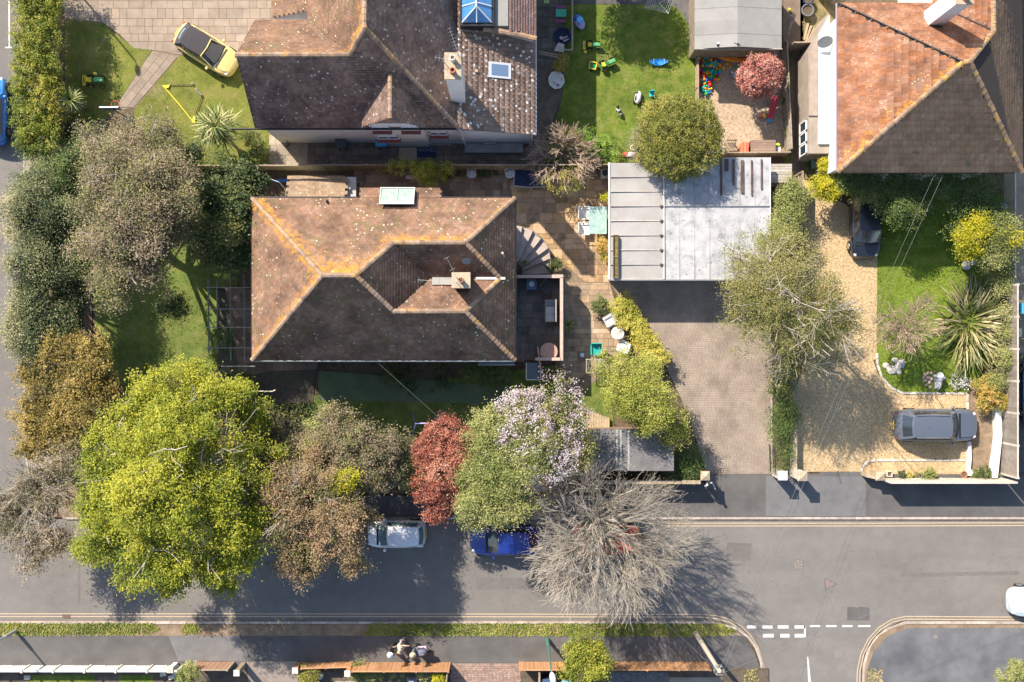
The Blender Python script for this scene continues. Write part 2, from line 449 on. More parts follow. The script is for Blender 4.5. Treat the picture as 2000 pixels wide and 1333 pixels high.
STONEW = mat('pale_stone', [(0.42, 0.37, 0.31), (0.58, 0.53, 0.46)], 5, 0.9, 0.006, 20, var=0.15)
SPARROW = mat('cream_lichen_concrete', [(0.32, 0.25, 0.17), (0.44, 0.36, 0.26)], 3, 0.9, 0.005, 20)
def plain(name, c, rough=0.5, **k): return mat(name, [c], rough=rough, **k)
def paint(name, c): return mat(name, [c], rough=0.28, metal=0.15, spec=0.5, coat=0.9)
# ------------------------------------------------------------------ ground and surfaces
def sheet(name, pts, h, m, kind='structure', ppx=True, parent=None):
    poly = P2(pts, 0) if ppx else pts
    o = MB().sheet(poly, h).build(name, m, parent)
    if kind: o['kind'] = kind
    return o

_unit = {}
def unit_box(m, bev=True):
    k = m.name
    if k not in _unit:
        b = MB()
        # chamfered top slab of unit size, top at z = 0
        vs = [(-.5, -.5, -1), (.5, -.5, -1), (.5, .5, -1), (-.5, .5, -1), (-.5, -.5, -.15), (.5, -.5, -.15), (.5, .5, -.15), (-.5, .5, -.15),
              (-.485, -.485, 0), (.485, -.485, 0), (.485, .485, 0), (-.485, .485, 0)]
        fs = [(3, 2, 1, 0), (8, 9, 10, 11)]
        for a in (0, 4):
            for i in range(4): fs.append((a + i, a + (i + 1) % 4, a + 4 + (i + 1) % 4, a + 4 + i))
        b.add(vs, fs); _unit[k] = b.mesh('slab_' + k, m)
    return _unit[k]

def clip_rect(poly, x0, y0, x1, y1):
    for ax, val, sg in ((0, x0, 1), (0, x1, -1), (1, y0, 1), (1, y1, -1)):
        out = []
        for i in range(len(poly)):
            a = poly[i]; b = poly[(i + 1) % len(poly)]
            ia = (a[ax] - val) * sg >= 0; ib = (b[ax] - val) * sg >= 0
            if ia: out.append(a)
            if ia != ib:
                t = (val - a[ax]) / (b[ax] - a[ax]); out.append((a[0] + t * (b[0] - a[0]), a[1] + t * (b[1] - a[1])))
        poly = out
        if not poly: return []
    return poly

def pave(base, poly, m, z, rows=(0.45, 0.6), cols=(0.45, 0.6, 0.75), ang=0.0, seed=1, name='slab', limit=300, gap=0.014, tilt=0.004, stuff_only=False):
    """lay individual slabs inside a polygon; the biggest `limit` are objects, the rest one mesh"""
    rnd = random.Random(seed)
    ca, sa = math.cos(ang), math.sin(ang)
    loc = [(x * ca + y * sa, -x * sa + y * ca) for x, y in poly]
    x0, x1 = min(p[0] for p in loc), max(p[0] for p in loc); y0, y1 = min(p[1] for p in loc), max(p[1] for p in loc)
    L = []
    y = y0
    while y < y1:
        rh = rnd.choice(rows); x = x0 - rnd.random() * 0.5
        while x < x1:
            w = rnd.choice(cols)
            L.append((x + w / 2, y + rh / 2, w, rh)); x += w
        y += rh
    whole = np.ones(len(L), bool); anyc = np.zeros(len(L), bool)
    A = np.array(L)
    for sx, sy in ((-.5, -.5), (.5, -.5), (.5, .5), (-.5, .5)):
        c = in_poly(A[:, 0] + sx * A[:, 2], A[:, 1] + sy * A[:, 3], loc); whole &= c; anyc |= c
    part = [l for l, w_, a_ in zip(L, whole, anyc) if a_ and not w_]
    L = [l for l, w_ in zip(L, whole) if w_]
    L.sort(key=lambda l: -l[2] * l[3])
    mb = MB()
    cut = []
    for x, y, w, h in part:
        pl = clip_rect(loc, x - (w - gap) / 2, y - (h - gap) / 2, x + (w - gap) / 2, y + (h - gap) / 2)
        if len(pl) < 3: continue
        ar = abs(sum(pl[i][0] * pl[(i + 1) % len(pl)][1] - pl[(i + 1) % len(pl)][0] * pl[i][1] for i in range(len(pl)))) / 2
        if ar > .006: cut.append([(X * ca - Y * sa, X * sa + Y * ca) for X, Y in pl])
    nfull = min(len(L), limit)
    for i, pl in enumerate(cut):
        zz = z + rnd.uniform(-tilt, tilt)
        if nfull + i < limit and not stuff_only:
            MB().prism(pl, zz - .03, zz).build(name, m, base)
        else:
            mb.cur = rnd.random(); mb.prism(pl, zz - .03, zz)
    for i, (x, y, w, h) in enumerate(L):
        X, Y = x * ca - y * sa, x * sa + y * ca
        zz = z + rnd.uniform(-tilt, tilt)
        if i < limit and not stuff_only:
            inst(name, unit_box(m), base, TRS((X, Y, zz), ang, (w - gap, h - gap, 0.03), rnd.uniform(-.004, .004), rnd.uniform(-.004, .004)))
        else:
            mb.cur = rnd.random()
            a, b_ = (w - gap) / 2, (h - gap) / 2
            pts = [(X + u * ca - v * sa, Y + u * sa + v * ca) for u, v in ((-a, -b_), (a, -b_), (a, b_), (-a, b_))]
            mb.add([(p[0], p[1], zz) for p in pts] + [(p[0], p[1], zz - .03) for p in pts],
                   [(0, 1, 2, 3), (0, 4, 5, 1), (1, 5, 6, 2), (2, 6, 7, 3), (3, 7, 4, 0)])
    if mb.v: mb.build(name, m, base, kind='stuff')

def kerb(pts, name='kerb', label=None, w=0.14, h=0.10, ln=0.9, m=KERB):
    """a line of separate kerb stones"""
    base = thing(name, None, None, W(*pts[0])); base['kind'] = 'structure'
    P = [W(*p) for p in pts]
    acc = []
    for a, b in zip(P[:-1], P[1:]):
        d = b - a; n = max(1, round(d.length / ln)); 
        for i in range(n):
            c = a + d * ((i + .5) / n); acc.append((c, math.atan2(d.y, d.x), d.length / n))
    for c, an, l in acc:
        inst('kerb_stone', unit_box(m), base, TRS((c.x, c.y, h), an, (l - 0.012, w, h)))
    return base

def arc(cx, cy, r, a0, a1, n=10):
    return [(cx + r * math.cos(R(a0 + (a1 - a0) * i / n)), cy + r * math.sin(R(a0 + (a1 - a0) * i / n))) for i in range(n + 1)]

def ribbon(name, pts, w, h, m, off=0.0, kind='structure', parent=None):
    P = [W(*p) for p in pts]; L_, R_ = [], []
    for i, p in enumerate(P):
        a = P[max(i - 1, 0)]; b = P[min(i + 1, len(P) - 1)]
        d = (b - a).normalized(); nrm = Vector((-d.y, d.x, 0))
        L_.append(p + nrm * (off + w / 2)); R_.append(p + nrm * (off - w / 2))
    n = len(P)
    mb = MB(); mb.add([(q.x, q.y, h) for q in L_ + R_], [(n + i, n + i + 1, i + 1, i) for i in range(n - 1)])
    return mb.build(name, m, parent, kind=kind)

# one wide sheet of ground far beyond the frame
sheet('ground', [(-4000, -4000), (6000, -4000), (6000, 5300), (-4000, 5300)], -0.03, SOIL)
# roads
sheet('road', [(-1500, 1016), (3500, 1016), (3500, 1213), (-1500, 1213)], 0.0, ASPH)
sheet('side_road', [(-260, -1200), (47, -1200), (47, 850), (60, 960), (110, 1016), (-260, 1016)], 0.0, ASPH)
sheet('side_street', [(1400, 1213), (1446, 1228), (1478, 1262), (1490, 1300), (1494, 1500), (1494, 2500), (1680, 2500), (1682, 1310), (1690, 1270), (1712, 1238), (1760, 1213)], 0.0, ASPH)
# pavements
PV = 0.10
sheet('north_pavement', [(1300, 926), (2000, 926), (2300, 926), (2300, 1009), (700, 1009), (700, 968), (1300, 968)], PV, ASPH2)
sheet('west_pavement', [(50, -1200), (90, -1200), (90, 850), (130, 1009), (95, 1009), (62, 955), (50, 860)], PV, SLABC)
sheet('corner_pavement', [(95, 1010), (130, 900), (700, 940), (700, 1009)], PV + .005, EARTH)
sheet('south_pavement', [(-1500, 1241), (1452, 1241), (1474, 1275), (1486, 1310), (1488, 1500), (-1500, 1500)], PV, ASPH2)
sheet('corner_footway', [(1694, 1500), (1692, 1310), (1704, 1272), (1728, 1244), (1770, 1226), (3200, 1226), (3200, 1500)], PV, ASPH3)
verge = sheet('verge_earth', [(-1500, 1219), (1408, 1219), (1440, 1232), (1452, 1241), (-1500, 1241)], PV + .004, EARTH)
sheet('kerb_margin', [(1700, 1262), (1716, 1240), (1740, 1226), (1764, 1219), (3200, 1219), (3200, 1226), (1770, 1226), (1730, 1244), (1704, 1274), (1692, 1310), (1692, 1400), (1684, 1400), (1688, 1300)], PV + .003, EARTH)
kerb([(-60, 1216), (700, 1216)] + [(1395, 1216)] + [(1440, 1228), (1462, 1245), (1476, 1265), (1486, 1290), (1490, 1360)])
kerb([(1685, 1360), (1687, 1300), (1695, 1272), (1710, 1248), (1732, 1230), (1768, 1216), (2060, 1216)])
kerb([(130, 1012), (700, 1012), (1310, 1012), (2060, 1012)])
kerb([(49, -60), (49, 850), (54, 900), (66, 950), (90, 990), (130, 1012)])
# dirt washed along the kerbs
ribbon('gutter_dirt', [(-60, 1213), (700, 1213), (1390, 1213)], 0.14, 0.002, GDIRT)
ribbon('gutter_dirt', [(60, 1016.5), (700, 1016.5), (2060, 1016.5)], 0.12, 0.002, GDIRT)
for pp in ([(930, 1130), (1080, 1128), (1082, 1150), (932, 1152)], [(1420, 1060), (1468, 1062), (1466, 1096), (1419, 1095)], [(1760, 1120), (1990, 1116), (1990, 1123), (1760, 1128)], [(150, 1060), (152, 1180), (157, 1180), (156, 1060)]):
    sheet('road_patch', pp, 0.003, mat('road_patch', [(0.118, 0.109, 0.10), (0.148, 0.137, 0.125)], 3, .92, .005, 50, big=.08))
# road markings
for nm, off in (('double_yellow_line', 0.08), ('double_yellow_line', -0.08)):
    ribbon(nm, [(1300, 1025), (1700, 1025), (2100, 1024)], 0.05, 0.004, YELP, off)
    ribbon(nm, [(-60, 1202), (700, 1202), (1370, 1203), (1400, 1206), (1425, 1213), (1447, 1226), (1464, 1243), (1478, 1266), (1488, 1295), (1495, 1340), (1496, 1400)], 0.05, 0.004, YELP, off)
    ribbon(nm, [(1674, 1400), (1677, 1310), (1684, 1278), (1698, 1250), (1718, 1228), (1742, 1213), (1768, 1207), (2100, 1209)], 0.05, 0.004, YELP, off)
def dash(x0, y0, x1, y1): sheet('give_way_dash', [(x0, y0), (x1, y0), (x1, y1), (x0, y1)], 0.004, WHITEP)
for x0, x1 in ((1459, 1477), (1489, 1509), (1519, 1540), (1552, 1573)): dash(x0, 1222, x1, 1228)
for x0, x1 in ((1582, 1602), (1613, 1634), (1645, 1665), (1676, 1700)): dash(x0, 1221.5, x1, 1225)
for x0, x1 in ((1490, 1511), (1524, 1542), (1552, 1570)): dash(x0, 1238.5, x1, 1245.5)
dash(1570.5, 1222, 1573.8, 1245)
sheet('centre_line', [(1576.5, 1283), (1578.5, 1283), (1585, 1345), (1579, 1345)], 0.004, WHITEP)
sheet('parking_bay_line', [(16.5, -200), (19.5, -200), (19.5, 92), (24, 92), (24, 94.5), (10, 94.5), (10, 92), (16.5, 92)], 0.004, WHITEP)
# ironwork in the road
def manhole():
    t = thing('manhole_cover', 'round patterned iron manhole cover in the road', 'manhole cover', W(1559, 1103))
    c = W(1559, 1103)
    MB().lathe((c.x, c.y, -.02), [(.30, 0), (.30, .026), (.27, .028)], 24).build('frame', IRON, t)
    mb = MB()
    for r in (.06, .125, .19, .25):
        for i in range(int(r * 70)):
            a = 2 * PI * i / int(r * 70); mb.box((c.x + r * math.cos(a), c.y + r * math.sin(a), .012), (.035, .03, .01), a)
    mb.build('stud', STONEW, t, kind='stuff')
manhole()
t = thing('triangular_cover', 'small triangular pinkish iron cover in the middle of the road', 'manhole cover', W(1622, 1140))
MB().prism(P2([(1612, 1131), (1613, 1151), (1633, 1141)]), 0.0, 0.008).build('lid', mat('pink_iron', [(0.17, 0.13, 0.12), (0.23, 0.18, 0.165)], 14), t)
MB().prism(P2([(1610.5, 1129), (1611.5, 1153), (1635.5, 1141)]), 0.0, 0.006).build('frame', IRON, t)
t = thing('inspection_cover', 'wide rectangular pair of dark iron covers near the junction', 'manhole cover', W(1676, 1198))
for x0, x1 in ((1655, 1676), (1677, 1698)):
    MB().prism(P2([(x0, 1186), (x1, 1187), (x1, 1212), (x0, 1212)]), 0, .006).build('frame', IRON, t)
    MB().prism(P2([(x0 + 1.6, 1188), (x0 + 1.6, 1210.5), (x1 - 2.2, 1210.5)]), .003, .010).build('lid', ASPH2, t)
    MB().prism(P2([(x0 + 3, 1188), (x1 - 1.6, 1188), (x1 - 1.6, 1209.5)]), .003, .011).build('lid', ASPH2, t)
t = thing('road_gully', 'rusty square drain grating in the gutter beside the grass verge', 'drain', W(130, 1204))
MB().prism(P2([(122, 1200), (138, 1200), (138, 1209), (122, 1209)]), 0, .006).build('frame', IRON, t)
for i in range(7):
    x = 123.8 + i * 2.05
    MB().prism(P2([(x, 1201), (x + 1.1, 1201), (x + 1.1, 1208), (x, 1208)]), .002, .014).build('bar', mat('rusty_iron', [(0.16, 0.09, 0.05), (0.22, 0.14, 0.09)], 12), t)
for x, y, s, c in ((1637, 1278, .22, 0), (1826, 1243, .12, 1)):
    p = W(x, y); tt = thing('utility_cover', 'small worn utility cover set in the ' + ('side street' if not c else 'corner footway'), 'manhole cover', p)
    MB().b2(p.x - s, p.y - s * .8, (PV if c else 0), p.x + s, p.y + s * .8, (PV if c else 0) + .008).build('lid', mat('worn_cover', [(0.16, 0.145, 0.12), (0.22, 0.20, 0.17)], 9), tt)
# paler repair patches
sheet('asphalt_patch', [(330, 1213 + 28), (470, 1241), (480, 1290), (350, 1290)], PV + .004, mat('patch_grey', [(0.125, 0.12, 0.12), (0.16, 0.155, 0.15)], 2, big=.1))
sheet('asphalt_patch', [(1495, 930), (1690, 930), (1690, 1008), (1495, 1008)], PV + .004, mat('patch_grey2', [(0.115, 0.113, 0.115), (0.145, 0.142, 0.142)], 2, big=.1))

# ---- plot of the top house (west side garden, drive, patios)
sheet('garden_ground', [(90, -300), (1530, -300), (1530, 340), (400, 340), (60, 420), (50, 300)], 0.0, SOIL)
sheet('front_lawn', [(262, 215), (352, 108), (480, 112), (600, 108), (526, 330), (400, 330), (300, 300), (262, 240)], 0.02, LAWN)
sheet('front_lawn', [(128, 38), (200, 45), (262, 95), (298, 97), (222, 215), (205, 235), (128, 235)], 0.02, LAWN)
d = sheet('driveway', [(118, -300), (620, -300), (620, 112), (470, 112), (352, 110), (262, 210), (225, 218), (298, 98), (262, 95), (232, 66), (200, 45), (128, 38)], 0.006, JOINTL)
pave(d, P2([(118, -15), (560, -15), (560, 112), (352, 108), (298, 98), (262, 95), (232, 66), (200, 44), (128, 37)]), SLABP, 0.03, (0.3, 0.45, 0.6), (0.45, 0.6, 0.9), 0.0, 3)
d = sheet('garden_path', [(298, 98), (352, 110), (266, 212), (228, 212)], 0.008, JOINT)
pave(d, P2([(297, 100), (347, 112), (262, 210), (226, 210)]), SLABP, 0.032, (0.45,), (0.45, 0.6), R(51), 4)
d = sheet('side_path', [(525, 250), (604, 250), (604, 326), (525, 322)], 0.010, JOINT)
pave(d, P2([(526, 251), (602, 251), (602, 324), (526, 321)]), SLABC, 0.032, (0.6,), (0.6, 0.75), 0, 5)
d = sheet('back_patio', [(602, 262), (1050, 262), (1050, 325), (602, 325)], 0.010, JOINTD)
pave(d, P2([(603, 262), (1049, 262), (1049, 324), (603, 324)]), SLABB, 0.032, (0.3, 0.45), (0.45, 0.6), 0, 6)
d = sheet('side_patio', [(1040, -200), (1102, -200), (1102, 130), (1090, 260), (1040, 330)], 0.013, JOINTD)
pave(d, P2([(1040, -12), (1101, -12), (1101, 135), (1040, 135)]), SLABD, 0.034, (0.6,), (0.6,), 0, 7)
sheet('worn_earth_path', [(1042, 135), (1100, 135), (1096, 190), (1075, 250), (1040, 322)], 0.03, mat('worn_earth', [(0.10, 0.078, 0.06), (0.17, 0.135, 0.11)], 2, .95, .02, 20))
sheet('back_lawn', [(1096, 15), (1128, 6), (1357, 6), (1357, 318), (1060, 318), (1080, 255), (1098, 190), (1103, 90)], 0.022, LAWN_B)
sheet('tarmac_path', [(1100, -60), (1362, -60), (1362, 100), (1352, 60), (1330, 25), (1310, 9), (1115, 9)], 0.035, ASPH2)
sheet('play_pit', [(1358, 98), (1530, 98), (1534, 303), (1358, 303)], 0.026, SAND)
sheet('side_alley', [(1530, -200), (1572, -200), (1566, 360), (1530, 360)], 0.018, mat('alley_earth', [(0.15, 0.11, 0.08), (0.23, 0.175, 0.13)], 1.5, .95, .02, 20))
sheet('alley_grass', [(1530, 100), (1545, 100), (1545, 345), (1530, 345)], 0.022, LAWN_D)
sheet('rough_grass', [(1562, -60), (1640, -60), (1640, 350), (1566, 350)], 0.018, mat('rough_grass', [(0.13, 0.11, 0.05), (0.22, 0.18, 0.08), (0.30, 0.23, 0.13)], 1.6, .95, .03, 30))

# ---- main house plot
sheet('west_lawn', [(180, 470), (470, 470), (452, 720), (190, 760)], 0.02, LAWN_D)
sheet('planting_bed', [(60, 300), (500, 330), (500, 480), (180, 480), (180, 900), (60, 900)], 0.012, SOIL)
sheet('shaded_lawn', [(600, 775), (1190, 700), (1200, 850), (600, 850)], 0.02, LAWN_D)
sheet('artificial_turf', [(622, 724), (700, 730), (1000, 758), (1000, 790), (622, 782)], 0.03, FAKE)
sheet('front_bed', [(500, 850), (1320, 850), (1320, 965), (500, 965)], 0.016, SOIL)
d = sheet('west_terrace', [(425, 560), (505, 560), (505, 700), (640, 705), (615, 730), (612, 790), (470, 790), (425, 740)], 0.03, JOINTD)
pave(d, P2([(440, 562), (504, 562), (504, 702), (622, 706), (618, 722), (520, 726), (470, 740)]), SLABB, 0.05, (0.45,), (0.45, 0.6), 0, 8)
d = sheet('patio', [(690, 333), (1192, 333), (1192, 720), (1100, 760), (1085, 735), (1085, 560), (1003, 560), (1003, 400), (690, 400)], 0.024, JOINT)
pave(d, P2([(992, 334), (1190, 334), (1190, 552), (1145, 552), (1003, 440), (1003, 400)]), SLABT, 0.046, (0.3, 0.45, 0.6), (0.45, 0.6, 0.75), 0, 9, limit=240)
d2 = sheet('north_patio', [(692, 334), (1003, 334), (1003, 398), (692, 398)], 0.027, JOINT)
pave(d2, P2([(693, 334), (990, 334), (990, 392), (693, 392)]), mat('brown_sandstone', [(0.21, 0.145, 0.095), (0.33, 0.24, 0.16)], 1.3, .88, .004, 25, var=.3, big=.15), 0.047, (0.3, 0.45, 0.6), (0.45, 0.6, 0.75), 0, 10)
d3 = sheet('lower_patio', [(1080, 553), (1192, 553), (1230, 700), (1140, 760), (1092, 768)], 0.029, JOINT)
pave(d3, P2([(1085, 553), (1190, 553), (1228, 690), (1180, 705), (1130, 740), (1096, 762)]), mat('mixed_sandstone', [(0.25, 0.18, 0.12), (0.40, 0.29, 0.19)], 1.3, .88, .004, 25, var=.25, big=.15), 0.049, (0.3, 0.45), (0.3, 0.45, 0.6), 0, 11)
# block paved drive: every block is geometry
dr = sheet('block_drive', [(1188, 546), (1506, 546), (1510, 928), (1382, 928), (1340, 800), (1288, 690), (1215, 590)], 0.020, JOINTL)
pave(dr, P2([(1190, 547), (1504, 547), (1508, 926), (1380, 926), (1341, 800), (1289, 690), (1216, 590)]), BLOCK, 0.040, (0.105,), (0.21,), 0, 12, name='paving_block', gap=.009, tilt=.001, stuff_only=True)
sheet('planting_strip', [(1508, 400), (1560, 400), (1548, 700), (1546, 928), (1508, 928)], 0.03, SOIL)

# ---- right hand house plot
sheet('gravel_drive', [(1546, 760), (1700, 690), (1716, 735), (1756, 768), (1890, 768), (1890, 936), (1680, 936), (1680, 922), (1546, 922)], 0.022, GRAVEL)
sheet('gravel_path', [(1556, 340), (1610, 380), (1652, 400), (1714, 400), (1714, 700), (1546, 790), (1600, 600), (1560, 400)], 0.020, GRAVEL)
sheet('east_lawn', [(1714, 380), (1990, 380), (1975, 640), (1890, 768), (1756, 768), (1716, 735), (1712, 690)], 0.024, mat('east_lawn_grass', [(0.09, 0.14, 0.012), (0.14, 0.20, 0.02), (0.19, 0.22, 0.04)], 2.0, .9, .05, 20, big=.2))
sheet('bare_bed', [(1892, 740), (1962, 740), (1958, 930), (1892, 930)], 0.026, EARTH)
sheet('crossover', [(1600, 921), (1690, 921), (1690, 928), (1600, 928)], 0.104, ASPH2)
sheet('neighbour_path', [(1975, 330), (2300, 330), (2300, 520), (2040, 520), (2040, 700), (1978, 690)], 0.030, mat('mossy_concrete', [(0.20, 0.16, 0.11), (0.29, 0.245, 0.18)], 1.4, .9, .004, 20, big=.15))
sheet('neighbour_drive', [(1985, 690), (2300, 690), (2300, 926), (1985, 926)], 0.033, mat('dark_drive', [(0.07, 0.07, 0.075), (0.1, 0.1, 0.1)], 2, .9))
# white edging stones round the gravel
def edging(pts, label, w=0.13, h=0.07, ln=0.42):
    base = thing('stone_edging', label, 'garden edging', W(*pts[0]))
    P = [W(*p) for p in pts]
    for a, b in zip(P[:-1], P[1:]):
        dd = b - a; n = max(1, round(dd.length / ln))
        for i in range(n):
            c = a + dd * ((i + .5) / n)
            inst('edging_stone', unit_box(STONEW), base, TRS((c.x, c.y, h + random.uniform(-.008, .008)), math.atan2(dd.y, dd.x) + random.uniform(-.04, .04), (dd.length / n - .03, w, h)))
edging([(1712, 690), (1713, 712), (1722, 738), (1740, 757), (1762, 768), (1888, 769)], 'pale stone edging curving round the lawn bed with the shrouded ornament')
edging([(1889, 770), (1889, 800)], 'short pale stone edging dividing gravel from bare soil above the grey car')
edging([(1885, 899), (1710, 899), (1694, 902), (1684, 912), (1682, 930)], 'pale stone edging of the narrow gravel border with the plant pots')
edging([(1507, 740), (1507, 925)], 'thin white edging stones between block drive and planting strip', .05, .1, .6)

# ---- front gardens below the road
sheet('front_garden', [(-1500, 1304), (1500, 1304), (1500, 1600), (-1500, 1600)], 0.105, mat('front_garden_soil', [(0.07, 0.055, 0.04), (0.14, 0.11, 0.08)], 2, .95, .02, 20))
sheet('front_grass', [(55, 1318), (185, 1318), (200, 1500), (50, 1500)], 0.112, LAWN_B)
sheet('front_grass', [(235, 1318), (300, 1318), (300, 1500), (230, 1500)], 0.112, LAWN_B)
sheet('front_drive', [(483, 1291), (582, 1291), (582, 1500), (500, 1500)], 0.112, mat('front_drive_slab', [(0.19, 0.155, 0.13), (0.24, 0.20, 0.17)], 2, .9, .004, 30, big=.1))
dd = sheet('brick_drive', [(880, 1294), (1015, 1294), (1030, 1500), (870, 1500)], 0.110, JOINTD)
pave(dd, P2([(880, 1295), (1014, 1295), (1020, 1350), (880, 1350)]), mat('red_block', [(0.24, 0.16, 0.13), (0.34, 0.24, 0.19)], 3, .9, .004, 25, var=.2), 0.13, (0.105,), (0.21,), 0, 13, name='paving_block', stuff_only=True)
sheet('gravel_parking', [(1190, 1312), (1305, 1312), (1305, 1500), (1190, 1500)], 0.112, mat('dark_gravel', [(0.06, 0.06, 0.06), (0.2, 0.2, 0.2)], 12, .95, .02, 20))
sheet('concrete_pad', [(1306, 1322), (1410, 1322), (1418, 1500), (1306, 1500)], 0.114, SLABC)
# ------------------------------------------------------------------ roofs
def dist_lines(X, Y, Z, lines):
    d = np.full(X.shape, 9.0)
    for a, b, s in lines:
        a = np.array(a); b = np.array(b); ab = b - a
        px = np.stack([X, Y, Z], 1) - a
        t = np.clip(px @ ab / (ab @ ab), 0, 1)
        q = px - t[:, None] * ab
        d = np.minimum(d, np.sqrt((q ** 2).sum(1)) / s)
    return d

def roof_face(parent, pts, m, gauge=0.11, width=0.165, lift=0.022, lines=(), seed=0, name='roof_tile', n_obj=0, jit=0.006, lichk=1.0, wave=0.0):
    """tile one roof plane with real overlapping tiles; pts counter-clockwise seen from above"""
    P = [Vector(p) for p in pts]
    n = Vector((0, 0, 0))
    for a, b in zip(P, P[1:] + P[:1]): n += a.cross(b)
    n.normalize()
    if n.z < 0: n = -n; P = P[::-1]
    u = Vector((0, 0, 1)).cross(n).normalized(); v = n.cross(u)
    o = P[0]
    q = [((p - o).dot(u), (p - o).dot(v)) for p in P]
    u0, u1 = min(a[0] for a in q), max(a[0] for a in q); v0, v1 = min(a[1] for a in q), max(a[1] for a in q)
    rs = np.random.RandomState(seed)
    nr = int((v1 - v0) / gauge) + 1; nc = int((u1 - u0) / width) + 2
    I, J = np.meshgrid(np.arange(nr), np.arange(nc), indexing='ij')
    I = I.ravel(); J = J.ravel()
    uu = u0 + (J - 0.5 + 0.5 * (I % 2) * (0 if wave else 1)) * width; vv = v0 + (I + 0.5) * gauge
    k = in_poly(uu, vv, q); uu = uu[k]; vv = vv[k]
    N = len(uu)
    un, vn, nn = np.array(u), np.array(v), np.array(n); on = np.array(o)
    C = on + uu[:, None] * un + vv[:, None] * vn
    var = rs.rand(N)
    d = dist_lines(C[:, 0], C[:, 1], C[:, 2], lines) if len(lines) else np.full(N, 9.0)
    lich = np.clip(1.0 - d / 0.9, -1, 1) * lichk
    if len(lines) == 0: lich[:] = -1.0
    h = rs.uniform(-jit, jit, N) + lift
    tl = rs.uniform(-.004, .004, N)
    hw = width / 2 - 0.004
    def corner(su, dv, hh): return C + (su * hw) * un + dv[:, None] * vn + hh[:, None] * nn
    lo = np.full(N, -gauge / 2 - 0.02); hi = np.full(N, gauge / 2)
    a = corner(-1, lo, h + tl); b = corner(1, lo, h - tl); c = corner(1, hi, h * 0 + 0.004); e = corner(-1, hi, h * 0 + 0.004)
    fz = np.full(N, 0.0)
    a2 = corner(-1, lo, fz); b2 = corner(1, lo, fz)
    V = np.stack([a, b, c, e, a2, b2], 1)
    if wave:
        mid_lo = C + lo[:, None] * vn + (h + wave)[:, None] * nn; mid_hi = C + hi[:, None] * vn + (h * 0 + .004 + wave)[:, None] * nn
        V = np.stack([a, b, c, e, a2, b2, mid_lo, mid_hi], 1)
        F0 = np.array([(0, 6, 7, 3), (6, 1, 2, 7), (4, 5, 1, 6), (4, 6, 0, 4), (1, 5, 2, 2), (0, 3, 4, 4)])
        F0 = np.array([(0, 6, 7, 3), (6, 1, 2, 7), (4, 5, 1, 6)])
    else:
        F0 = np.array([(0, 1, 2, 3), (4, 5, 1, 0)])
    if n_obj:
        order = np.arange(N)[:n_obj]
        for i in order:
            mb = MB(); cc = C[i]
            vs = [V[i, j] - cc for j in range(V.shape[1])]
            mb.cur = 0.0
            key = (name, m.name, int(rs.randint(6)), int(round(float(lich[i]) * 2)), round(float(n.x), 2), round(float(n.y), 2))
            if key not in _unit:
                vs2 = list(vs); k4 = len(vs2)
                fs = [tuple(f) for f in F0] + [(0, 3, 4), (1, 5, 2)]
                mb.add(vs2, fs); me = mb.mesh(name, m)
                at = me.attributes.new('lich', 'FLOAT', 'POINT'); at.data.foreach_set('value', [float(lich[i])] * len(vs2))
                _unit[key] = me
            inst(name, _unit[key], parent, Matrix.Translation(Vector(cc)))
        rest = np.arange(N)[n_obj:]
    else: rest = np.arange(N)
    if len(rest):
        V = V[rest]; kk = V.shape[1]
        F = (F0[None] + (np.arange(len(rest)) * kk)[:, None, None]).reshape(-1, 4)
        me = np_mesh(name, V.reshape(-1, 3), F, m, np.repeat(var[rest], kk), np.repeat(lich[rest], kk))
        link_me(name, me, parent, 'stuff')

def ridge(parent, a, b, m=RIDGE, r=0.13, ln=0.33, name='ridge_tile', lift=0.03):
    a = Vector(a); b = Vector(b); d = b - a; n = max(1, round(d.length / ln)); l = d.length / n
    key = ('ridge', m.name, r, round(l, 2))
    if key not in _unit:
        mb = MB(); vs = []; K = 5
        for x, rr in ((-l * .5 - .02, r * 1.12), (l * .5, r * 0.92)):
            for i in range(K):
                t = PI * i / (K - 1); vs.append((x, math.cos(t) * rr, math.sin(t) * rr * .75))
        mb.add(vs, [(i, i + 1, K + i + 1, K + i) for i in range(K - 1)] + [tuple(range(K - 1, -1, -1)), tuple(range(K, 2 * K))])
        _unit[key] = mb.mesh(name, m, False)
    x = d.normalized(); z = Vector((0, 0, 1)); y = z.cross(x).normalized(); z = x.cross(y)
    M0 = Matrix((x, y, z)).transposed().to_4x4()
    for i in range(n):
        p = a + d * ((i + .5) / n) + z * (lift + random.uniform(-.008, .008))
        inst(name, _unit[key], parent, Matrix.Translation(p) @ M0 @ Matrix.Rotation(random.uniform(-.03, .03), 4, 'Z'))

def chimney(parent, x0, y0, x1, y1, z0, z1, m, pots=1, cap=SPARROW, name='chimney'):
    c = MB().b2(x0, y0, z0, x1, y1, z1).build(name, m, parent, bevel=.01)
    cm = MB().b2(x0 - .05, y0 - .05, z1, x1 + .05, y1 + .05, z1 + .09)
    cm.build('chimney_cap', cap, parent, bevel=.01)
    for i in range(pots):
        y = y0 + (y1 - y0) * (i + .5) / pots; x = (x0 + x1) / 2
        mb = MB().lathe((x, y, z1 + .09), [(.16, 0), (.13, .05), (.11, .3), (.14, .32), (.14, .38), (.1, .38), (.09, .2)], 12)
        mb.build('chimney_pot', TERRA if i % 2 == 0 else STONEW, parent, smooth=False)
    return c

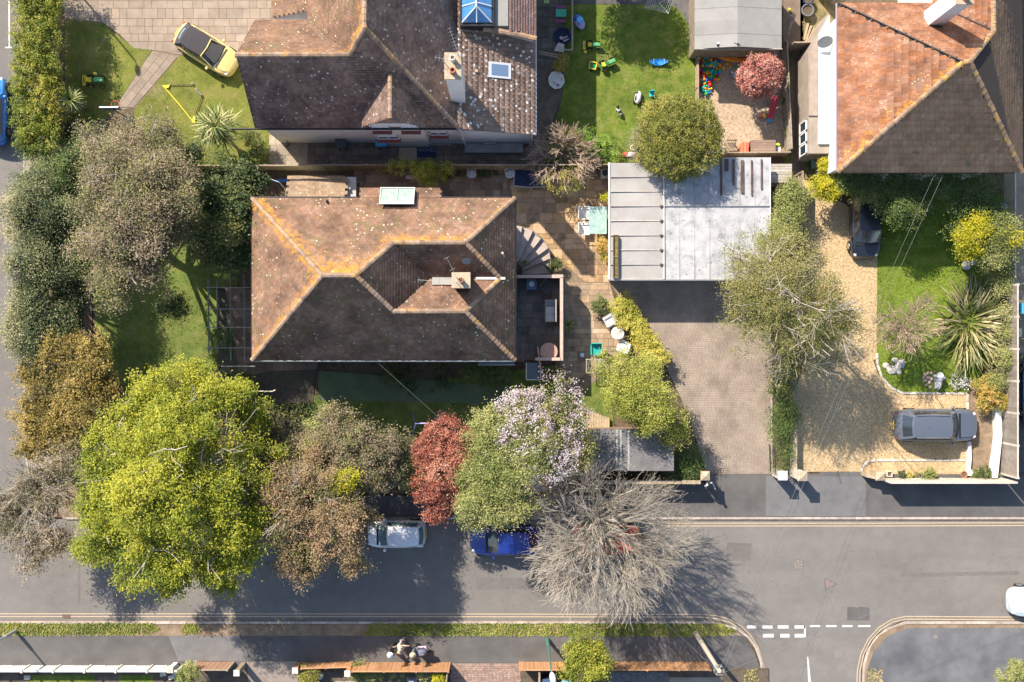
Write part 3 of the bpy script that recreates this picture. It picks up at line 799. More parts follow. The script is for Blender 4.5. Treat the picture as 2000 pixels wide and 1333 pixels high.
def aerial(parent, base, top_h, d, ln=1.0, n=9):
    """yagi aerial on a mast, boom pointing along d"""
    b = Vector(base); tp = Vector((b.x, b.y, top_h)); d = Vector(d).normalized(); s = Vector((-d.y, d.x, 0))
    mb = MB().tube(b, tp, .018, n=6); mb.tube(tp - d * .25, tp + d * ln, .009, n=5)
    for i in range(n):
        p = tp - d * .2 + d * (ln + .15) * i / (n - 1); w = .16 - .006 * i + (.06 if i == 0 else 0)
        mb.tube(p - s * w, p + s * w, .008, n=4)
    mb.build('aerial', STEEL, parent)

def window(parent, c, w, h, nx=2, axis='x', m=UPVC, sill=None, out=(0, -1, 0), panes=GLASS):
    """framed window in a vertical wall; c = centre on the wall face, out = outward direction"""
    c = Vector(c); o = Vector(out); a = Vector((1, 0, 0)) if axis == 'x' else Vector((0, 1, 0))
    M = Matrix((a, o, Vector((0, 0, 1)))).transposed().to_4x4()
    f = MB(); t = .06
    for sx in (-1, 1): f.box((0, 0, 0), (t, .07, h), M=Matrix.Translation((sx * (w / 2 - t / 2), .02, 0)))
    for sz in (-1, 1): f.box((0, 0, 0), (w, .07, t), M=Matrix.Translation((0, .021, sz * (h / 2 - t / 2))))
    for i in range(1, nx): f.box((0, 0, 0), (t, .072, h - .02), M=Matrix.Translation((-w / 2 + w * i / nx, .02, 0)))
    f.v = [tuple(c + (M @ Vector(v))) for v in f.v]
    fo = f.build('window', m, parent)
    for i in range(nx):
        g = MB(); g.box((0, 0, 0), (w / nx - t, .02, h - 2 * t), M=Matrix.Translation((-w / 2 + w * (i + .5) / nx, .012, 0)))
        g.v = [tuple(c + (M @ Vector(v))) for v in g.v]; g.build('pane', panes, fo)
    if sill:
        g = MB(); g.box((0, 0, 0), (w + .1, .24, .05), M=Matrix.Translation((0, .12, -h / 2 - .05)) @ Matrix.Rotation(-.25, 4, 'X'))
        g.v = [tuple(c + (M @ Vector(v))) for v in g.v]; g.build('sill', sill, fo)
    return fo

def gutter(parent, a, b, m=BLACKP, r=.055):
    MB().tube(a, b, r, r, 8).build('gutter', m, parent)

def under(parent, faces, name='roof', t=.06, z=0.0, m=DECK):
    mb = MB()
    for pts in faces:
        P = [Vector(p) for p in pts]; n = Vector((0, 0, 0))
        for a, b in zip(P, P[1:] + P[:1]): n += a.cross(b)
        n.normalize()
        if n.z < 0: P = P[::-1]; n = -n
        mb.slab3([p - n * 0.012 for p in P], n, t)
    return mb.build(name, m, parent)

# ---- main house ------------------------------------------------------------
PT = 0.655
eA = 5.0; xW, xE, yN, yS = -13.83, 0.14, 7.6, -1.0
zr1 = eA + PT * 4.3
k1 = (xW + 4.3, 3.3, zr1); k2 = (-7.85, 3.3, zr1)
zr2 = eA + PT * 2.53
n1 = (-6.09, 5.07, zr2); n2 = (xE - 2.53, 5.07, zr2)
s1 = (-6.09, 1.53, zr2); s2 = (xE - 2.53, 1.53, zr2)
zh = zr2 - PT * 1.77
h1_ = (-4.32, 3.3, zh); h2_ = (xE - .76, 3.3, zh)
NW, NE, SW, SE = (xW, yN, eA), (xE, yN, eA), (xW, yS, eA), (xE, yS, eA)
hA = thing('main_house', 'large detached house with brown hipped roof edged in orange lichen', 'house', ((xW + xE) / 2, 3.3, 0))
MB().prism([(xW + .45, yS + .45), (xE - .45, yS + .45), (xE - .45, yN - .4), (-3.95, yN - .4), (-3.95, 7.85), (-8.05, 7.85), (-8.05, yN - .4), (xW + .45, yN - .4)], 0, eA - .12).build('wall', BRICK, hA)
facesA = [[NW, k1, k2, n1, n2, NE], [SW, k1, NW], [SW, SE, s2, s1, k2, k1], [k2, s1, h1_, n1], [n1, h1_, h2_, n2], [s1, s2, h2_, h1_], [SE, NE, n2, h2_, s2]]
rA = under(hA, facesA)
LA = [(k1, NW, 1.1), (k1, SW, .8), (k1, k2, 2.6), (n1, n2, 1.1), (k2, n1, 1.1), (n2, NE, .5), ((-9, 3.9, 8), (-10.3, 4.6, 7.6), 1.6), ((k2[0] - .6, 3.9, 8), (k2[0] - 1.4, 5.0, 7), .6)]
roof_face(rA, facesA[0], A_T, .165, .18, lines=LA, seed=1)
roof_face(rA, facesA[1], A_T, .165, .18, lines=LA, seed=2)
roof_face(rA, facesA[2], A_T, .165, .18, lift=.042, lines=[((k1[0] + .8, 2.2, 8), (k2[0] - .2, -.2, 6.3), .9)], seed=3, lichk=.45)
roof_face(rA, facesA[3], A_T, .165, .18, lift=.03, seed=4)
roof_face(rA, facesA[4], A_T, .165, .18, lift=.042, lines=[(n1, n2, .5)], seed=5, lichk=.6)
roof_face(rA, facesA[5], A_T, .165, .18, lines=[(s1, s2, .3)], seed=6)
roof_face(rA, facesA[6], A_T, .165, .18, lift=.030, seed=7)
for a, b in ((k1, k2), (n1, n2), (s1, s2), (k2, n1)): ridge(rA, a, b)
for a, b in ((NW, k1), (SW, k1), (NE, n2), (SE, s2), (s1, k2), (h2_, n2), (h2_, s2)): ridge(rA, a, b, RIDGE, .12, .22, 'hip_tile')
# the roof runs down over the kitchen projection
ext = [(-8.15, yN, eA), (-3.85, yN, eA), (-3.85, 8.2, eA - PT * .6), (-8.15, 8.2, eA - PT * .6)]
r2 = under(hA, [ext], 'lean_to_roof'); roof_face(r2, ext, A_T, .165, .18, lines=[], seed=8)
f_ = MB().slab3([(-6.95, 7.25, 5.62), (-5.2, 7.25, 5.62), (-5.2, 8.12, 5.02), (-6.95, 8.12, 5.02)], Vector((0, .57, .82)), .08).build('roof_light', GLASSG, hA)
mb = MB()
for x in (-6.97, -6.08, -5.18): mb.tube((x, 7.2, 5.67), (x, 8.16, 5.05), .022, n=4)
mb.tube((-7.0, 7.22, 5.65), (-5.15, 7.22, 5.65), .035, n=4); mb.tube((-7.0, 8.15, 5.05), (-5.15, 8.15, 5.05), .03, n=4)
mb.build('glazing_bar', UPVC, f_)
MB().prism([(-6.95, 7.1), (-5.2, 7.1), (-5.2, 8.1), (-6.95, 8.1)], 4.4, 4.95).build('roof_light_kerb', UPVC, hA)
gutter(hA, (xW - .04, yS, eA - .05), (xW - .04, yN, eA - .05)); gutter(hA, (xW, yS - .06, eA - .05), (xE, yS - .06, eA - .05), STEEL)
gutter(hA, (xE + .05, yS, eA - .05), (xE + .05, yN, eA - .05)); gutter(hA, (xW, yN + .05, eA - .05), (-8.2, yN + .05, eA - .05)); gutter(hA, (-3.8, yN + .05, eA - .05), (xE, yN + .05, eA - .05))
chimney(hA, -3.0, 2.72, -2.15, 3.42, 5.2, 7.5, BRICK, 1)
MB().b2(-1.9, 3.24, zh + .03, xE - .5, 3.36, zh + .12).build('lead_flashing', WHITE, hA)
MB().slab3([(-4.2, 3.36, zh + .07), (-2.9, 3.36, zh + .07), (-2.9, 2.95, zh + .35), (-4.2, 2.95, zh + .35)], Vector((0, -.4, .9)), .03).build('lead_flashing', FELT, hA)
aerial(hA, (-2.7, 3.1, 7.5), 9.4, (-.5, 1, 0), 1.1, 3)
aerial(hA, (-2.75, 2.9, 7.5), 8.7, (-1, .06, 0), 1.9, 3)
MB().lathe((-2.3, 4.1, 7.6), [(.02, 0), (.16, .03), (.24, .09)], 14, Matrix.Rotation(.9, 3, 'X')).build('satellite_dish', GREYP, hA)
mb = MB()
mb.tube((-.45, 4.55, 5.5), (-.5, 4.6, 6.1), .05, n=8); mb.build('vent_pipe', WHITE, hA)
for x, y, z in ((-13.0, 8.3, 4.3),): pass
MB().tube((-12.9 + 3.0, 7.75, 4.4), (-10.1 + .3, 7.35, 5.35), .06, n=8).build('flue', BLACKP, hA)
for x in (-11, -8, -4.5, -1.6): window(hA, (x, yS + .45, 3.7), 1.4, 1.1, 2)
# low annexe roof corner by the terrace
MB().b2(xE, -1.15, 3.6, xE + .55, -.45, 3.72).build('porch_roof', RUST, hA)

# shed built against the main house
sh = thing('brick_shed', 'small shed with mossy brown lean-to roof and white side wall', 'shed', (-10.8, 8.6, 0))
MB().prism([(-12.45, 7.95), (-9.1, 7.95), (-9.1, 9.15), (-12.45, 9.15)], 0, 2.3).build('wall', RENDER, sh)
sf = [(-12.55, 7.85, 2.95), (-9.3, 7.85, 2.95), (-9.3, 9.25, 2.35), (-12.55, 9.25, 2.35)]
ru = under(sh, [sf]); roof_face(ru, sf, mat('moss_brown_tile', [(0.19, 0.135, 0.09), (0.29, 0.21, 0.14)], 2, .9, .003, 40, var=.12, speck=((0.62, 0.36, 0.28), 3, .17, .22)), .2, .3, lift=.02, seed=12)
MB().b2(-9.29, 7.85, 2.2, -8.75, 9.2, 2.36).build('flat_roof', mat('pale_flat_roof', [(0.40, 0.40, 0.39)], rough=.8), sh)

# ---- top house --------------------------------------------------------------
hB = thing('gabled_house', 'long white rendered house with dark speckled tiled roof and small gabled dormer', 'house', (-6, 15, 0))
eB = 5.0
g1 = (-13.7, 14.2, 8.43); g0 = (-13.7, 11.36, eB); g3 = (-13.7, 17.1, eB)
j = (-8.05, 14.2, 8.43); p = (-7.14, 15.17, 9.53); se = (-2.86, 11.36, eB); pn = (-7.14, 26.0, 9.53); sen = (-2.86, 26.0, eB)
vb = (-10.9, 17.1, eB); wn_ = (-10.9, 26.0, eB)
fB = [[g0, se, p, j, g1], [g1, j, vb, g3], [j, p, pn, wn_, vb], [se, sen, pn, p]]
rB = under(hB, fB)
LB = [(g1, j, .9), (j, p, 1.3), (p, pn, 1.5), ((-7.4, 14.6, 9), (-6.3, 13.6, 7.5), .5)]
roof_face(rB, fB[0], B_T, .15, .18, lift=.03, lines=[((-7.3, 14.8, 9), (-6.9, 13.8, 8), .5), (g1, j, .16)], seed=21, lichk=.55)
roof_face(rB, fB[1], A_T, .165, .18, lines=LB, seed=22)
roof_face(rB, fB[2], A_T, .165, .18, lines=LB, seed=23)
roof_face(rB, fB[3], B_T, .15, .2, lift=.03, lines=[], seed=24)
for a, b in ((g1, j), (p, pn), (p, j)): ridge(rB, a, b)
ridge(rB, se, p, RIDGE, .12, .22, 'hip_tile')
MB().prism([(-13.55, 11.62), (-3.0, 11.62), (-3.0, 26), (-10.7, 26), (-10.7, 16.9), (-13.55, 16.9)], 0, eB - .1).build('wall', RENDER, hB)
MB().add([(-13.55, 11.62, eB - .1), (-13.55, 16.9, eB - .1), (-13.55, 14.2, 8.2), (-13.5, 11.62, eB - .1), (-13.5, 16.9, eB - .1), (-13.5, 14.2, 8.2)], [(0, 1, 2), (5, 4, 3), (0, 2, 5, 3), (2, 1, 4, 5)]).build('gable', RENDER, hB)
# mossy pantile slope sweeping down to the east
pe = [(-2.86, 11.3, eB + .02), (1.26, 11.3, 3.55), (1.26, 26, 3.55), (-2.86, 26, eB + .02)]
rP = under(hB, [pe], 'side_roof'); roof_face(rP, pe, P_T, .30, .26, lift=.03, seed=25, wave=.035)
MB().prism([(-3.0, 11.55), (1.05, 11.55), (1.05, 26), (-3.0, 26)], 0, 3.42).build('wall', RENDER, hB)
gutter(hB, (1.3, 11.3, 3.5), (1.3, 26, 3.5), WHITE, .05); gutter(hB, (-15.0, 11.3, eB - .04), (-2.9, 11.3, eB - .04))
MB().tube((1.1, 11.35, 3.4), (1.1, 11.4, .1), .04).build('downpipe', WHITE, hB)
MB().tube((-2.8, 11.4, 4.9), (-2.7, 11.38, .1), .045).build('downpipe', WHITE, hB)
# east wing at the top edge: ridge, flat roof and glass lantern
MB().prism([(-1.3, 16.7), (1.15, 16.35), (1.15, 26), (-1.3, 26)], 3.2, 4.72).build('wing_wall', RENDER, hB)
wt = [(-.15, 16.5, 5.15), (1.3, 16.3, 4.75), (1.3, 26, 4.75), (-.15, 26, 5.15)]
rw = under(hB, [wt], 'wing_roof'); roof_face(rw, wt, mat('pink_tile', [(0.23, 0.14, 0.11), (0.32, 0.2, 0.165)], 2, .9, .003, 50, var=.15), .15, .2, lift=.025, seed=27)
ridge(rw, (-1.5, 16.6, 5.15), (1.3, 16.15, 4.85), RIDGE, .15, .4)
MB().prism([(-2.75, 16.62), (-.95, 16.62), (-.95, 26), (-2.75, 26)], 4.8, 5.5).build('lantern_upstand', BLACKP, hB)
lz = 5.55; apx = (-1.85, 17.42, 6.15)
LGl = [[(-2.62, 16.78, lz), (-1.08, 16.78, lz), apx], [(-1.08, 16.78, lz), (-1.08, 26, lz), (-1.85, 26, 6.15), apx], [(-2.62, 26, lz), (-2.62, 16.78, lz), apx, (-1.85, 26, 6.15)]]
lt = MB()
for f in LGl: lt.add(f, [tuple(range(len(f)))])
lo = lt.build('glass_lantern', GLASSB, hB)
mb = MB()
for a, b in (((-2.62, 16.78, lz), apx), ((-1.08, 16.78, lz), apx), ((-1.85, 16.78, lz), apx), (apx, (-1.85, 26, 6.15)), ((-2.62, 17.62, lz + .02), (-1.85, 17.62, 6.14)), ((-1.08, 17.62, lz + .02), (-1.85, 17.62, 6.14))):
    mb.tube(Vector(a) + Vector((0, 0, .02)), Vector(b) + Vector((0, 0, .03)), .035, n=4)
mb.build('glazing_bar', UPVC, lo)
MB().b2(-.93, 16.72, 4.9, -.2, 26, 5.22).build('flat_roof', FELT, hB)
# dormer gable
dg = [(-7.86, 11.2, 5.72), (-6.15, 11.2, 7.6), (-6.15, 13.5, 7.6)]
dl = [(-7.86, 11.25, 5.72), (-6.15, 11.25, 7.62), (-6.15, 13.55, 7.62), (-7.86, 11.98, 5.72)]
dr_ = [(-6.15, 11.25, 7.62), (-4.60, 11.25, 5.72), (-4.60, 11.98, 5.72), (-6.15, 13.55, 7.62)]
rd = under(hB, [dl, dr_], 'dormer_roof')
roof_face(rd, dl, B_T, .11, .165, lines=[], seed=28); roof_face(rd, dr_, B_T, .11, .165, lift=.03, lines=[], seed=29)
ridge(rd, (-6.15, 11.25, 7.62), (-6.15, 13.45, 7.62), RIDGE, .11, .35)
MB().add([(-7.7, 11.42, 5.75), (-4.76, 11.42, 5.75), (-6.15, 11.42, 7.45), (-7.7, 11.5, 5.75), (-4.76, 11.5, 5.75), (-6.15, 11.5, 7.45)], [(0, 1, 2), (5, 4, 3), (0, 2, 5, 3), (1, 4, 5, 2), (0, 3, 4, 1)]).build('hung_tile_gable', B_T, hB)
MB().prism([(-7.6, 11.4), (-4.8, 11.4), (-4.8, 12.3), (-7.6, 12.3)], 0, 5.78).build('bay', RENDER, hB)
for x in (-7.0, -5.45):
    window(hB, (x, 11.4, 4.75), .95, .8, 2, sill=REDSILL)
for x, w in ((-6.9, 1.2), (-4.1, 1.0)):
    window(hB, (x, 11.38 if x < -4.8 else 11.6, 2.6), w, .7, 2, sill=REDSILL)
mb = MB().tube((-7.9, 11.2, 2.15), (-2.6, 11.2, 2.0), .035); mb.build('waste_pipe', GREYP, hB)
chimney(hB, -3.22, 12.7, -2.5, 13.9, 4.6, 9.55, RENDER, 2)
aerial(hB, (-2.6, 13.8, 9.5), 10.3, (-.35, 1, 0), 1.2, 9)
aerial(hB, (-3.3, 13.5, 9.4), 10.1, (-1, .2, 0), .4, 4)
# roof light in the pantile slope
def slope_box(x0, x1, y0, y1, zf, t, name, m, parent):
    return MB().slab3([(x0, y0, zf(x0) + t), (x1, y0, zf(x1) + t), (x1, y1, zf(x1) + t), (x0, y1, zf(x0) + t)], Vector((.33, 0, .94)), .16).build(name, m, parent)
zf = lambda x: 5.0 - (x + 2.86) * .352
s_ = slope_box(-1.25, -.05, 14.2, 15.05, zf, .1, 'roof_window', mat('grey_frame', [(0.5, 0.52, 0.54)], rough=.5), hB)
slope_box(-1.1, -.2, 14.32, 14.93, zf, .11, 'pane', mat('roof_glass', [(0.13, 0.2, 0.3)], rough=.1, spec=.8), s_)
for x, y in ((-1.9, 14.45), (-1.9, 16.2)): MB().b2(x - .08, y - .07, zf(x), x + .08, y + .07, zf(x) + .16).build('roof_vent', SPARROW, hB)
# porch roof at upper left
prf = [(-13.2, 17.75, 3.4), (-10.75, 17.75, 4.7), (-10.75, 26, 4.7), (-13.2, 26, 3.4)]
rp_ = under(hB, [prf], 'porch_roof'); roof_face(rp_, prf, A_T, .165, .18, seed=30)
MB().prism([(-13.05, 17.6), (-10.9, 17.6), (-10.9, 26), (-13.05, 26)], 0, 3.35).build('wall', RENDER, hB)
MB().prism([(-2.75, 10.95), (.65, 10.95), (.65, 11.5), (-2.75, 11.5)], .02, .45).build('brick_plinth', mat('grey_stone_plinth', [(0.22, 0.21, 0.19), (0.3, 0.29, 0.27)], 3), hB)

# ---- right hand house ---------------------------------------------------------
hC = thing('orange_roof_house', 'house under an orange and brown hipped tile roof with white chimney, top right corner', 'house', (22, 13.5, 0))
eC = 5.0
a1 = (17.37, 9.03, eC); a2 = (27.15, 9.03, eC); pw = tuple(W(1881, 122, 8.75)); pe_ = tuple(W(1894, 121, 8.75)); a4 = (17.37, 18.0, eC)
rr0 = tuple(W(1940, 62, 6.9)); rr1 = (rr0[0], 26, 6.9); vv_ = tuple(W(1822, 8, eC))
fC = [[a4, a1, pw], [a1, a2, pe_, pw], [a4, pw, pe_, rr0, vv_], [vv_, rr0, rr1, (vv_[0], 26, eC)], [a2, (27.15, 26, eC), rr1, rr0, pe_]]
rC = under(hC, fC)
LC = [(a1, pw, 1.0), (pe_, rr0, .7), ((21.3, 13.9, 9), (20.2, 14.9, 8), .9), ((20.9, 13.6, 9), (20.0, 13.1, 8), .8)]
roof_face(rC, fC[0], RED_T, .36, .25, lift=.035, lines=LC[:1] + LC[3:], seed=41, n_obj=220, lichk=.85)
roof_face(rC, fC[1], C_T, .38, .25, lift=.085, lines=[((21.5, 12.6, 8.6), (21.8, 11.8, 7.8), .3)], seed=42, lichk=.6)
roof_face(rC, fC[2], RED_T, .25, .25, lift=.02, lines=LC, seed=43, n_obj=0, lichk=.65)
roof_face(rC, fC[3], RED_T, .3, .25, lift=.03, lines=[], seed=44, n_obj=0)
roof_face(rC, fC[4], C_T, .28, .25, lift=.02, lines=[], seed=45)
for a, b in ((a1, pw), (a2, pe_), (pe_, rr0), (rr0, rr1), (pw, pe_)): ridge(rC, a, b, RIDGE_C, .13, .4)
mb = MB(); mb.tube(Vector(a4) + Vector((0, 0, .06)), Vector(pw) + Vector((0, 0, .05)), .05, n=6); mb.build('hip_seam', BLACKP, rC)
MB().tube(Vector(vv_) + Vector((0, 0, .07)), Vector(rr0) + Vector((0, 0, .07)), .05, n=6).build('valley', BLACKP, rC)
MB().prism([(17.75, 9.4), (26.4, 9.4), (26.4, 26), (22.6, 26), (22.6, 17.7), (17.75, 17.7)], 0, eC - .1).build('wall', RENDER, hC)
gutter(hC, (17.3, 9.03, eC - .04), (17.3, 18, eC - .04), mat('violet_grey_gutter', [(0.24, 0.2, 0.24)], rough=.5)); gutter(hC, (17.3, 8.98, eC - .04), (26.8, 8.98, eC - .04))
chimney(hC, 21.5, 16.3, 22.25, 17.2, 6.0, 9.6, WHITE, 2)
MB().b2(17.55, 14.0, 4.96, 17.85, 14.2, 5.12).build('roof_bracket', WHITE, hC)
# lean-to on the west wall
lz_ = [(15.9, 10.4, 2.3), (17.7, 10.4, 2.75), (17.7, 17.0, 2.75), (16.3, 16.4, 2.4)]
MB().prism([(16.6, 10.5), (17.74, 10.5), (17.74, 18.4), (16.6, 16.2)], 0, 2.45).build('lean_to_wall', TANR, hC)
MB().prism([(17.12, 11.0), (17.74, 11.0), (17.74, 18.2), (17.12, 17.1)], 2.46, 2.60).build('white_flat_roof', WHITE, hC)
MB().prism([(16.58, 12.6), (17.1, 12.6), (17.1, 17.1), (16.7, 16.5)], 2.46, 2.54).build('brown_flat_roof', mat('brown_felt', [(0.27, 0.21, 0.17), (0.34, 0.27, 0.22)], 3), hC)
for i in range(3): window(hC, (16.58, 10.85 + i * .66, 1.6), .6, 1.2, 1, axis='y', out=(-1, 0, 0))
MB().lathe((17.3, 16.6, 3.1), [(.02, 0), (.3, .04), (.42, .1)], 18, Matrix.Rotation(1.0, 3, 'X')).build('satellite_dish', mat('dish_grey', [(0.35, 0.36, 0.36)], rough=.5), hC)
MB().tube((17.74, 16.6, 3.0), (17.3, 16.6, 3.0), .02).build('dish_arm', STEEL, hC)

# ---- garage and shed roofs -----------------------------------------------------
gk = SPX * (CAM_H - 2.5) / CAM_H
def g(px, py): return ((px - 1000) * gk, (666.5 - py) * gk)
gar = thing('garage_block', 'flat white sheet-roofed garage block stained grey, right of the patio', 'garage', (*g(1345, 430), 0))
x0, y0 = g(1192, 546); x1, y1 = g(1503, 308); xm = g(1296, 0)[0]; yl = g(0, 318)[1]
MB().prism([(x0 + .12, y0 + .12), (x1 - .12, y0 + .12), (x1 - .12, y1 - .12), (xm, y1 - .12), (xm, yl - .12), (x0 + .12, yl - .12)], 0, 2.38).build('wall', CREAM, gar)
MB().prism([(x0 + .02, y0 + .02), (x1 - .02, y0 + .02), (x1 - .02, y1 - .02), (xm, y1 - .02), (xm, yl - .02), (x0 + .02, yl - .02)], 2.382, 2.44).build('roof', DECK, gar)
n = 8
for i in range(n):
    ya = yl + (y0 - yl) * i / n; yb = yl + (y0 - yl) * (i + 1) / n
    mb = MB(); zc = 2.50
    vs = [(x0, ya - .02, zc), (xm - .04, ya - .02, zc + .04), (xm - .04, yb + .02, zc + .04), (x0, yb + .02, zc)]
    mb.slab3(vs, Vector((0, 0, 1)), .035); mb.build('roof_sheet', ASB2, gar)
    MB().b2(x0, yb + .015, 2.47, xm - .03, yb - .015, 2.575).build('sheet_seam', STONEW if i % 2 else ASB2, gar)
def row(ya, yb, n, z, slope):
    for i in range(n):
        xa = xm + .04 + (x1 - xm - .04) * i / n; xb = xm + .04 + (x1 - xm - .04) * (i + 1) / n
        MB().slab3([(xa + .015, ya, z), (xb - .015, ya, z), (xb - .015, yb, z + slope), (xa + .015, yb, z + slope)], Vector((0, 0, 1)), .03).build('roof_sheet', ASB, gar)
        if i: MB().b2(xa - .014, min(ya, yb), 2.46, xa + .014, max(ya, yb), z + slope * .5 + .028).build('sheet_seam', ASB, gar)
ymid = g(0, 403)[1]
row(y0, ymid - .02, 7, 2.47, .05); row(ymid + .02, y1, 7, 2.50, .03)
MB().b2(xm + .05, ymid - .03, 2.5, x1, ymid + .02, 2.585).build('cross_batten', STEEL, gar)
MB().b2(xm - .035, y0, 2.44, xm + .035, yl, 2.60).build('centre_batten', WHITE, gar)
MB().b2(x0 - .06, y0 - .07, 2.36, x1 + .02, y0 - .01, 2.56).build('fascia', STEEL, gar)
MB().b2(x0 - .1, y0, 2.36, x0 - .02, yl, 2.56).build('fascia', WHITE, gar)
MB().b2(x1, y0, 2.36, x1 + .05, y1, 2.56).build('fascia', WHITE, gar)
for i in range(5):
    yy = yl + (y0 - yl) * (i + 3) / n
    MB().b2(xm - .22, yy - .05, 2.57, xm - .04, yy + .05, 2.66).build('seam_clip', RUST, gar)
for i, (px_, w_, ya, yb) in enumerate(((1406, 4, 310, 382), (1415, 7, 312, 335), (1430, 4, 312, 362), (1446, 6, 314, 378), (1466, 3, 314, 382), (1485, 3, 312, 370))):
    xa, yA = g(px_, ya); xb, yB = g(px_ + w_, yb)
    o = MB().b2(xa, yB, 2.565, xb, yA, 2.61).build('rusty_board', RUST)
    props(o, ['long thin dark board lying westmost on the garage roof under the topiary shadow', 'short wide rusty board at the top of the garage roof', 'thin rusty board beside the short wide one on the garage roof', 'long dark board in the middle of the garage roof stack', 'narrow rusty strip on the bright part of the garage roof', 'narrow rust-edged strip nearest the east edge of the garage roof'][i], 'board', 'old boards lying on the garage roof')
tr = thing('roof_trough', 'long weathered wooden planter trough on the south-west edge of the garage roof', 'planter', (*g(1201, 503), 2.55))
xa, ya = g(1197, 460); xb, yb = g(1207, 545)
for u0_, u1_ in ((xa, xa + .035), (xb - .035, xb)): MB().b2(u0_, yb + .02, 2.545, u1_, ya, 2.78).build('side_board', WOODD, tr)
for v in (ya, (ya + yb) / 2, yb + .05): MB().b2(xa + .036, v - .03, 2.545, xb - .036, v, 2.77).build('end_board', WOOD, tr)
MB().b2(xa + .04, yb + .06, 2.545, xb - .04, ya - .035, 2.70).build('soil', mat('trough_soil', [(0.07, 0.05, 0.03), (0.25, 0.19, 0.05)], 7), tr)

def hroof(px0, py0, px1, py1, h):
    a = W(px0, py0, h); b = W(px1, py1, h); return min(a.x, b.x), min(a.y, b.y), max(a.x, b.x), max(a.y, b.y)
# grey garden shed
gs = thing('garden_shed', 'large garden shed with plain grey felt pitched roof behind the kayaks', 'shed', (*hroof(1357, -40, 1527, 95, 2.6)[:2], 0))
xa, ya, xb, yb = hroof(1357, -60, 1527, 95, 2.6); xm2 = W(1441, 0, 3.0).x
MB().prism([(xa + .15, ya + .2), (xb - .15, ya + .2), (xb - .15, yb), (xa + .15, yb)], 0, 2.5).build('wall', WOOD, gs)
for s0, s1, z0_, z1_ in ((xa, xm2, 2.55, 2.95), (xm2, xb, 2.95, 2.55)):
    for i in range(6):
        v0_ = ya + (yb - ya) * i / 6; v1_ = ya + (yb - ya) * (i + 1) / 6 + .04
        MB().slab3([(s0, v0_, z0_ + .012 * (i % 2)), (s1, v0_, z1_ + .012 * (i % 2)), (s1, v1_, z1_ + .012 * (i % 2)), (s0, v1_, z0_ + .012 * (i % 2))], Vector((0, 0, 1)), .04).build('felt_strip', FELT, gs)
MB().b2(xa - .03, ya - .05, 2.45, xb + .03, ya, 2.62).build('fascia', WOODG, gs)
# dark flat roofed shelter near the road
dsx = hroof(1152, 838, 1316, 920, 2.3)
ds = thing('flat_roof_shelter', 'dark grey flat-roofed outbuilding half hidden by the blossom tree and bare tree', 'shed', (dsx[0], dsx[1], 0))
MB().prism([(dsx[0] + .1, dsx[1] + .1), (dsx[2] - .1, dsx[1] + .1), (dsx[2] - .1, dsx[3] - .1), (dsx[0] + .1, dsx[3] - .1)], 0, 2.2).build('wall', BRICK, ds)
MB().b2(dsx[0], dsx[1], 2.22, dsx[2], dsx[3], 2.34).build('roof', FELTD, ds)
for px_ in (1203, 1211, 1226): 
    xx = W(px_, 0, 2.35).x; MB().b2(xx, dsx[1] + .02, 2.341, xx + .10, dsx[3] - .05, 2.352).build('pale_seam', mat('pale_seam', [(0.3, 0.31, 0.3)], rough=.8), ds)
# little silvered timber shed beside the garage
ts = thing('timber_store', 'small silvered plank-roofed store just east of the garage roof', 'shed', W(1526, 340))
xa, ya, xb, yb = hroof(1505, 320, 1547, 357, 1.7)
MB().b2(xa + .05, ya + .05, 0, xb - .05, yb - .05, 1.6).build('wall', WOOD, ts)
for i in range(7): MB().b2(xa, ya + (yb - ya) * i / 7 + .008, 1.62 + .01 * (i % 2), xb, ya + (yb - ya) * (i + 1) / 7 - .008, 1.67 + .01 * (i % 2)).build('roof_plank', WOODG, ts)
# low board deck between the shelter and the garden
dk = thing('board_step', 'pale brown board platform beside the blossom tree above the shelter', 'deck', W(1170, 822))
for i in range(9):
    xa = W(1143 + i * 5.2, 0).x; MB().b2(xa, W(0, 838).y, .02, xa + .145, W(0, 800 + i * 2).y, .3).build('deck_board', mat('pale_board', [(0.33, 0.25, 0.16), (0.42, 0.33, 0.22)], 4, var=.1), dk)
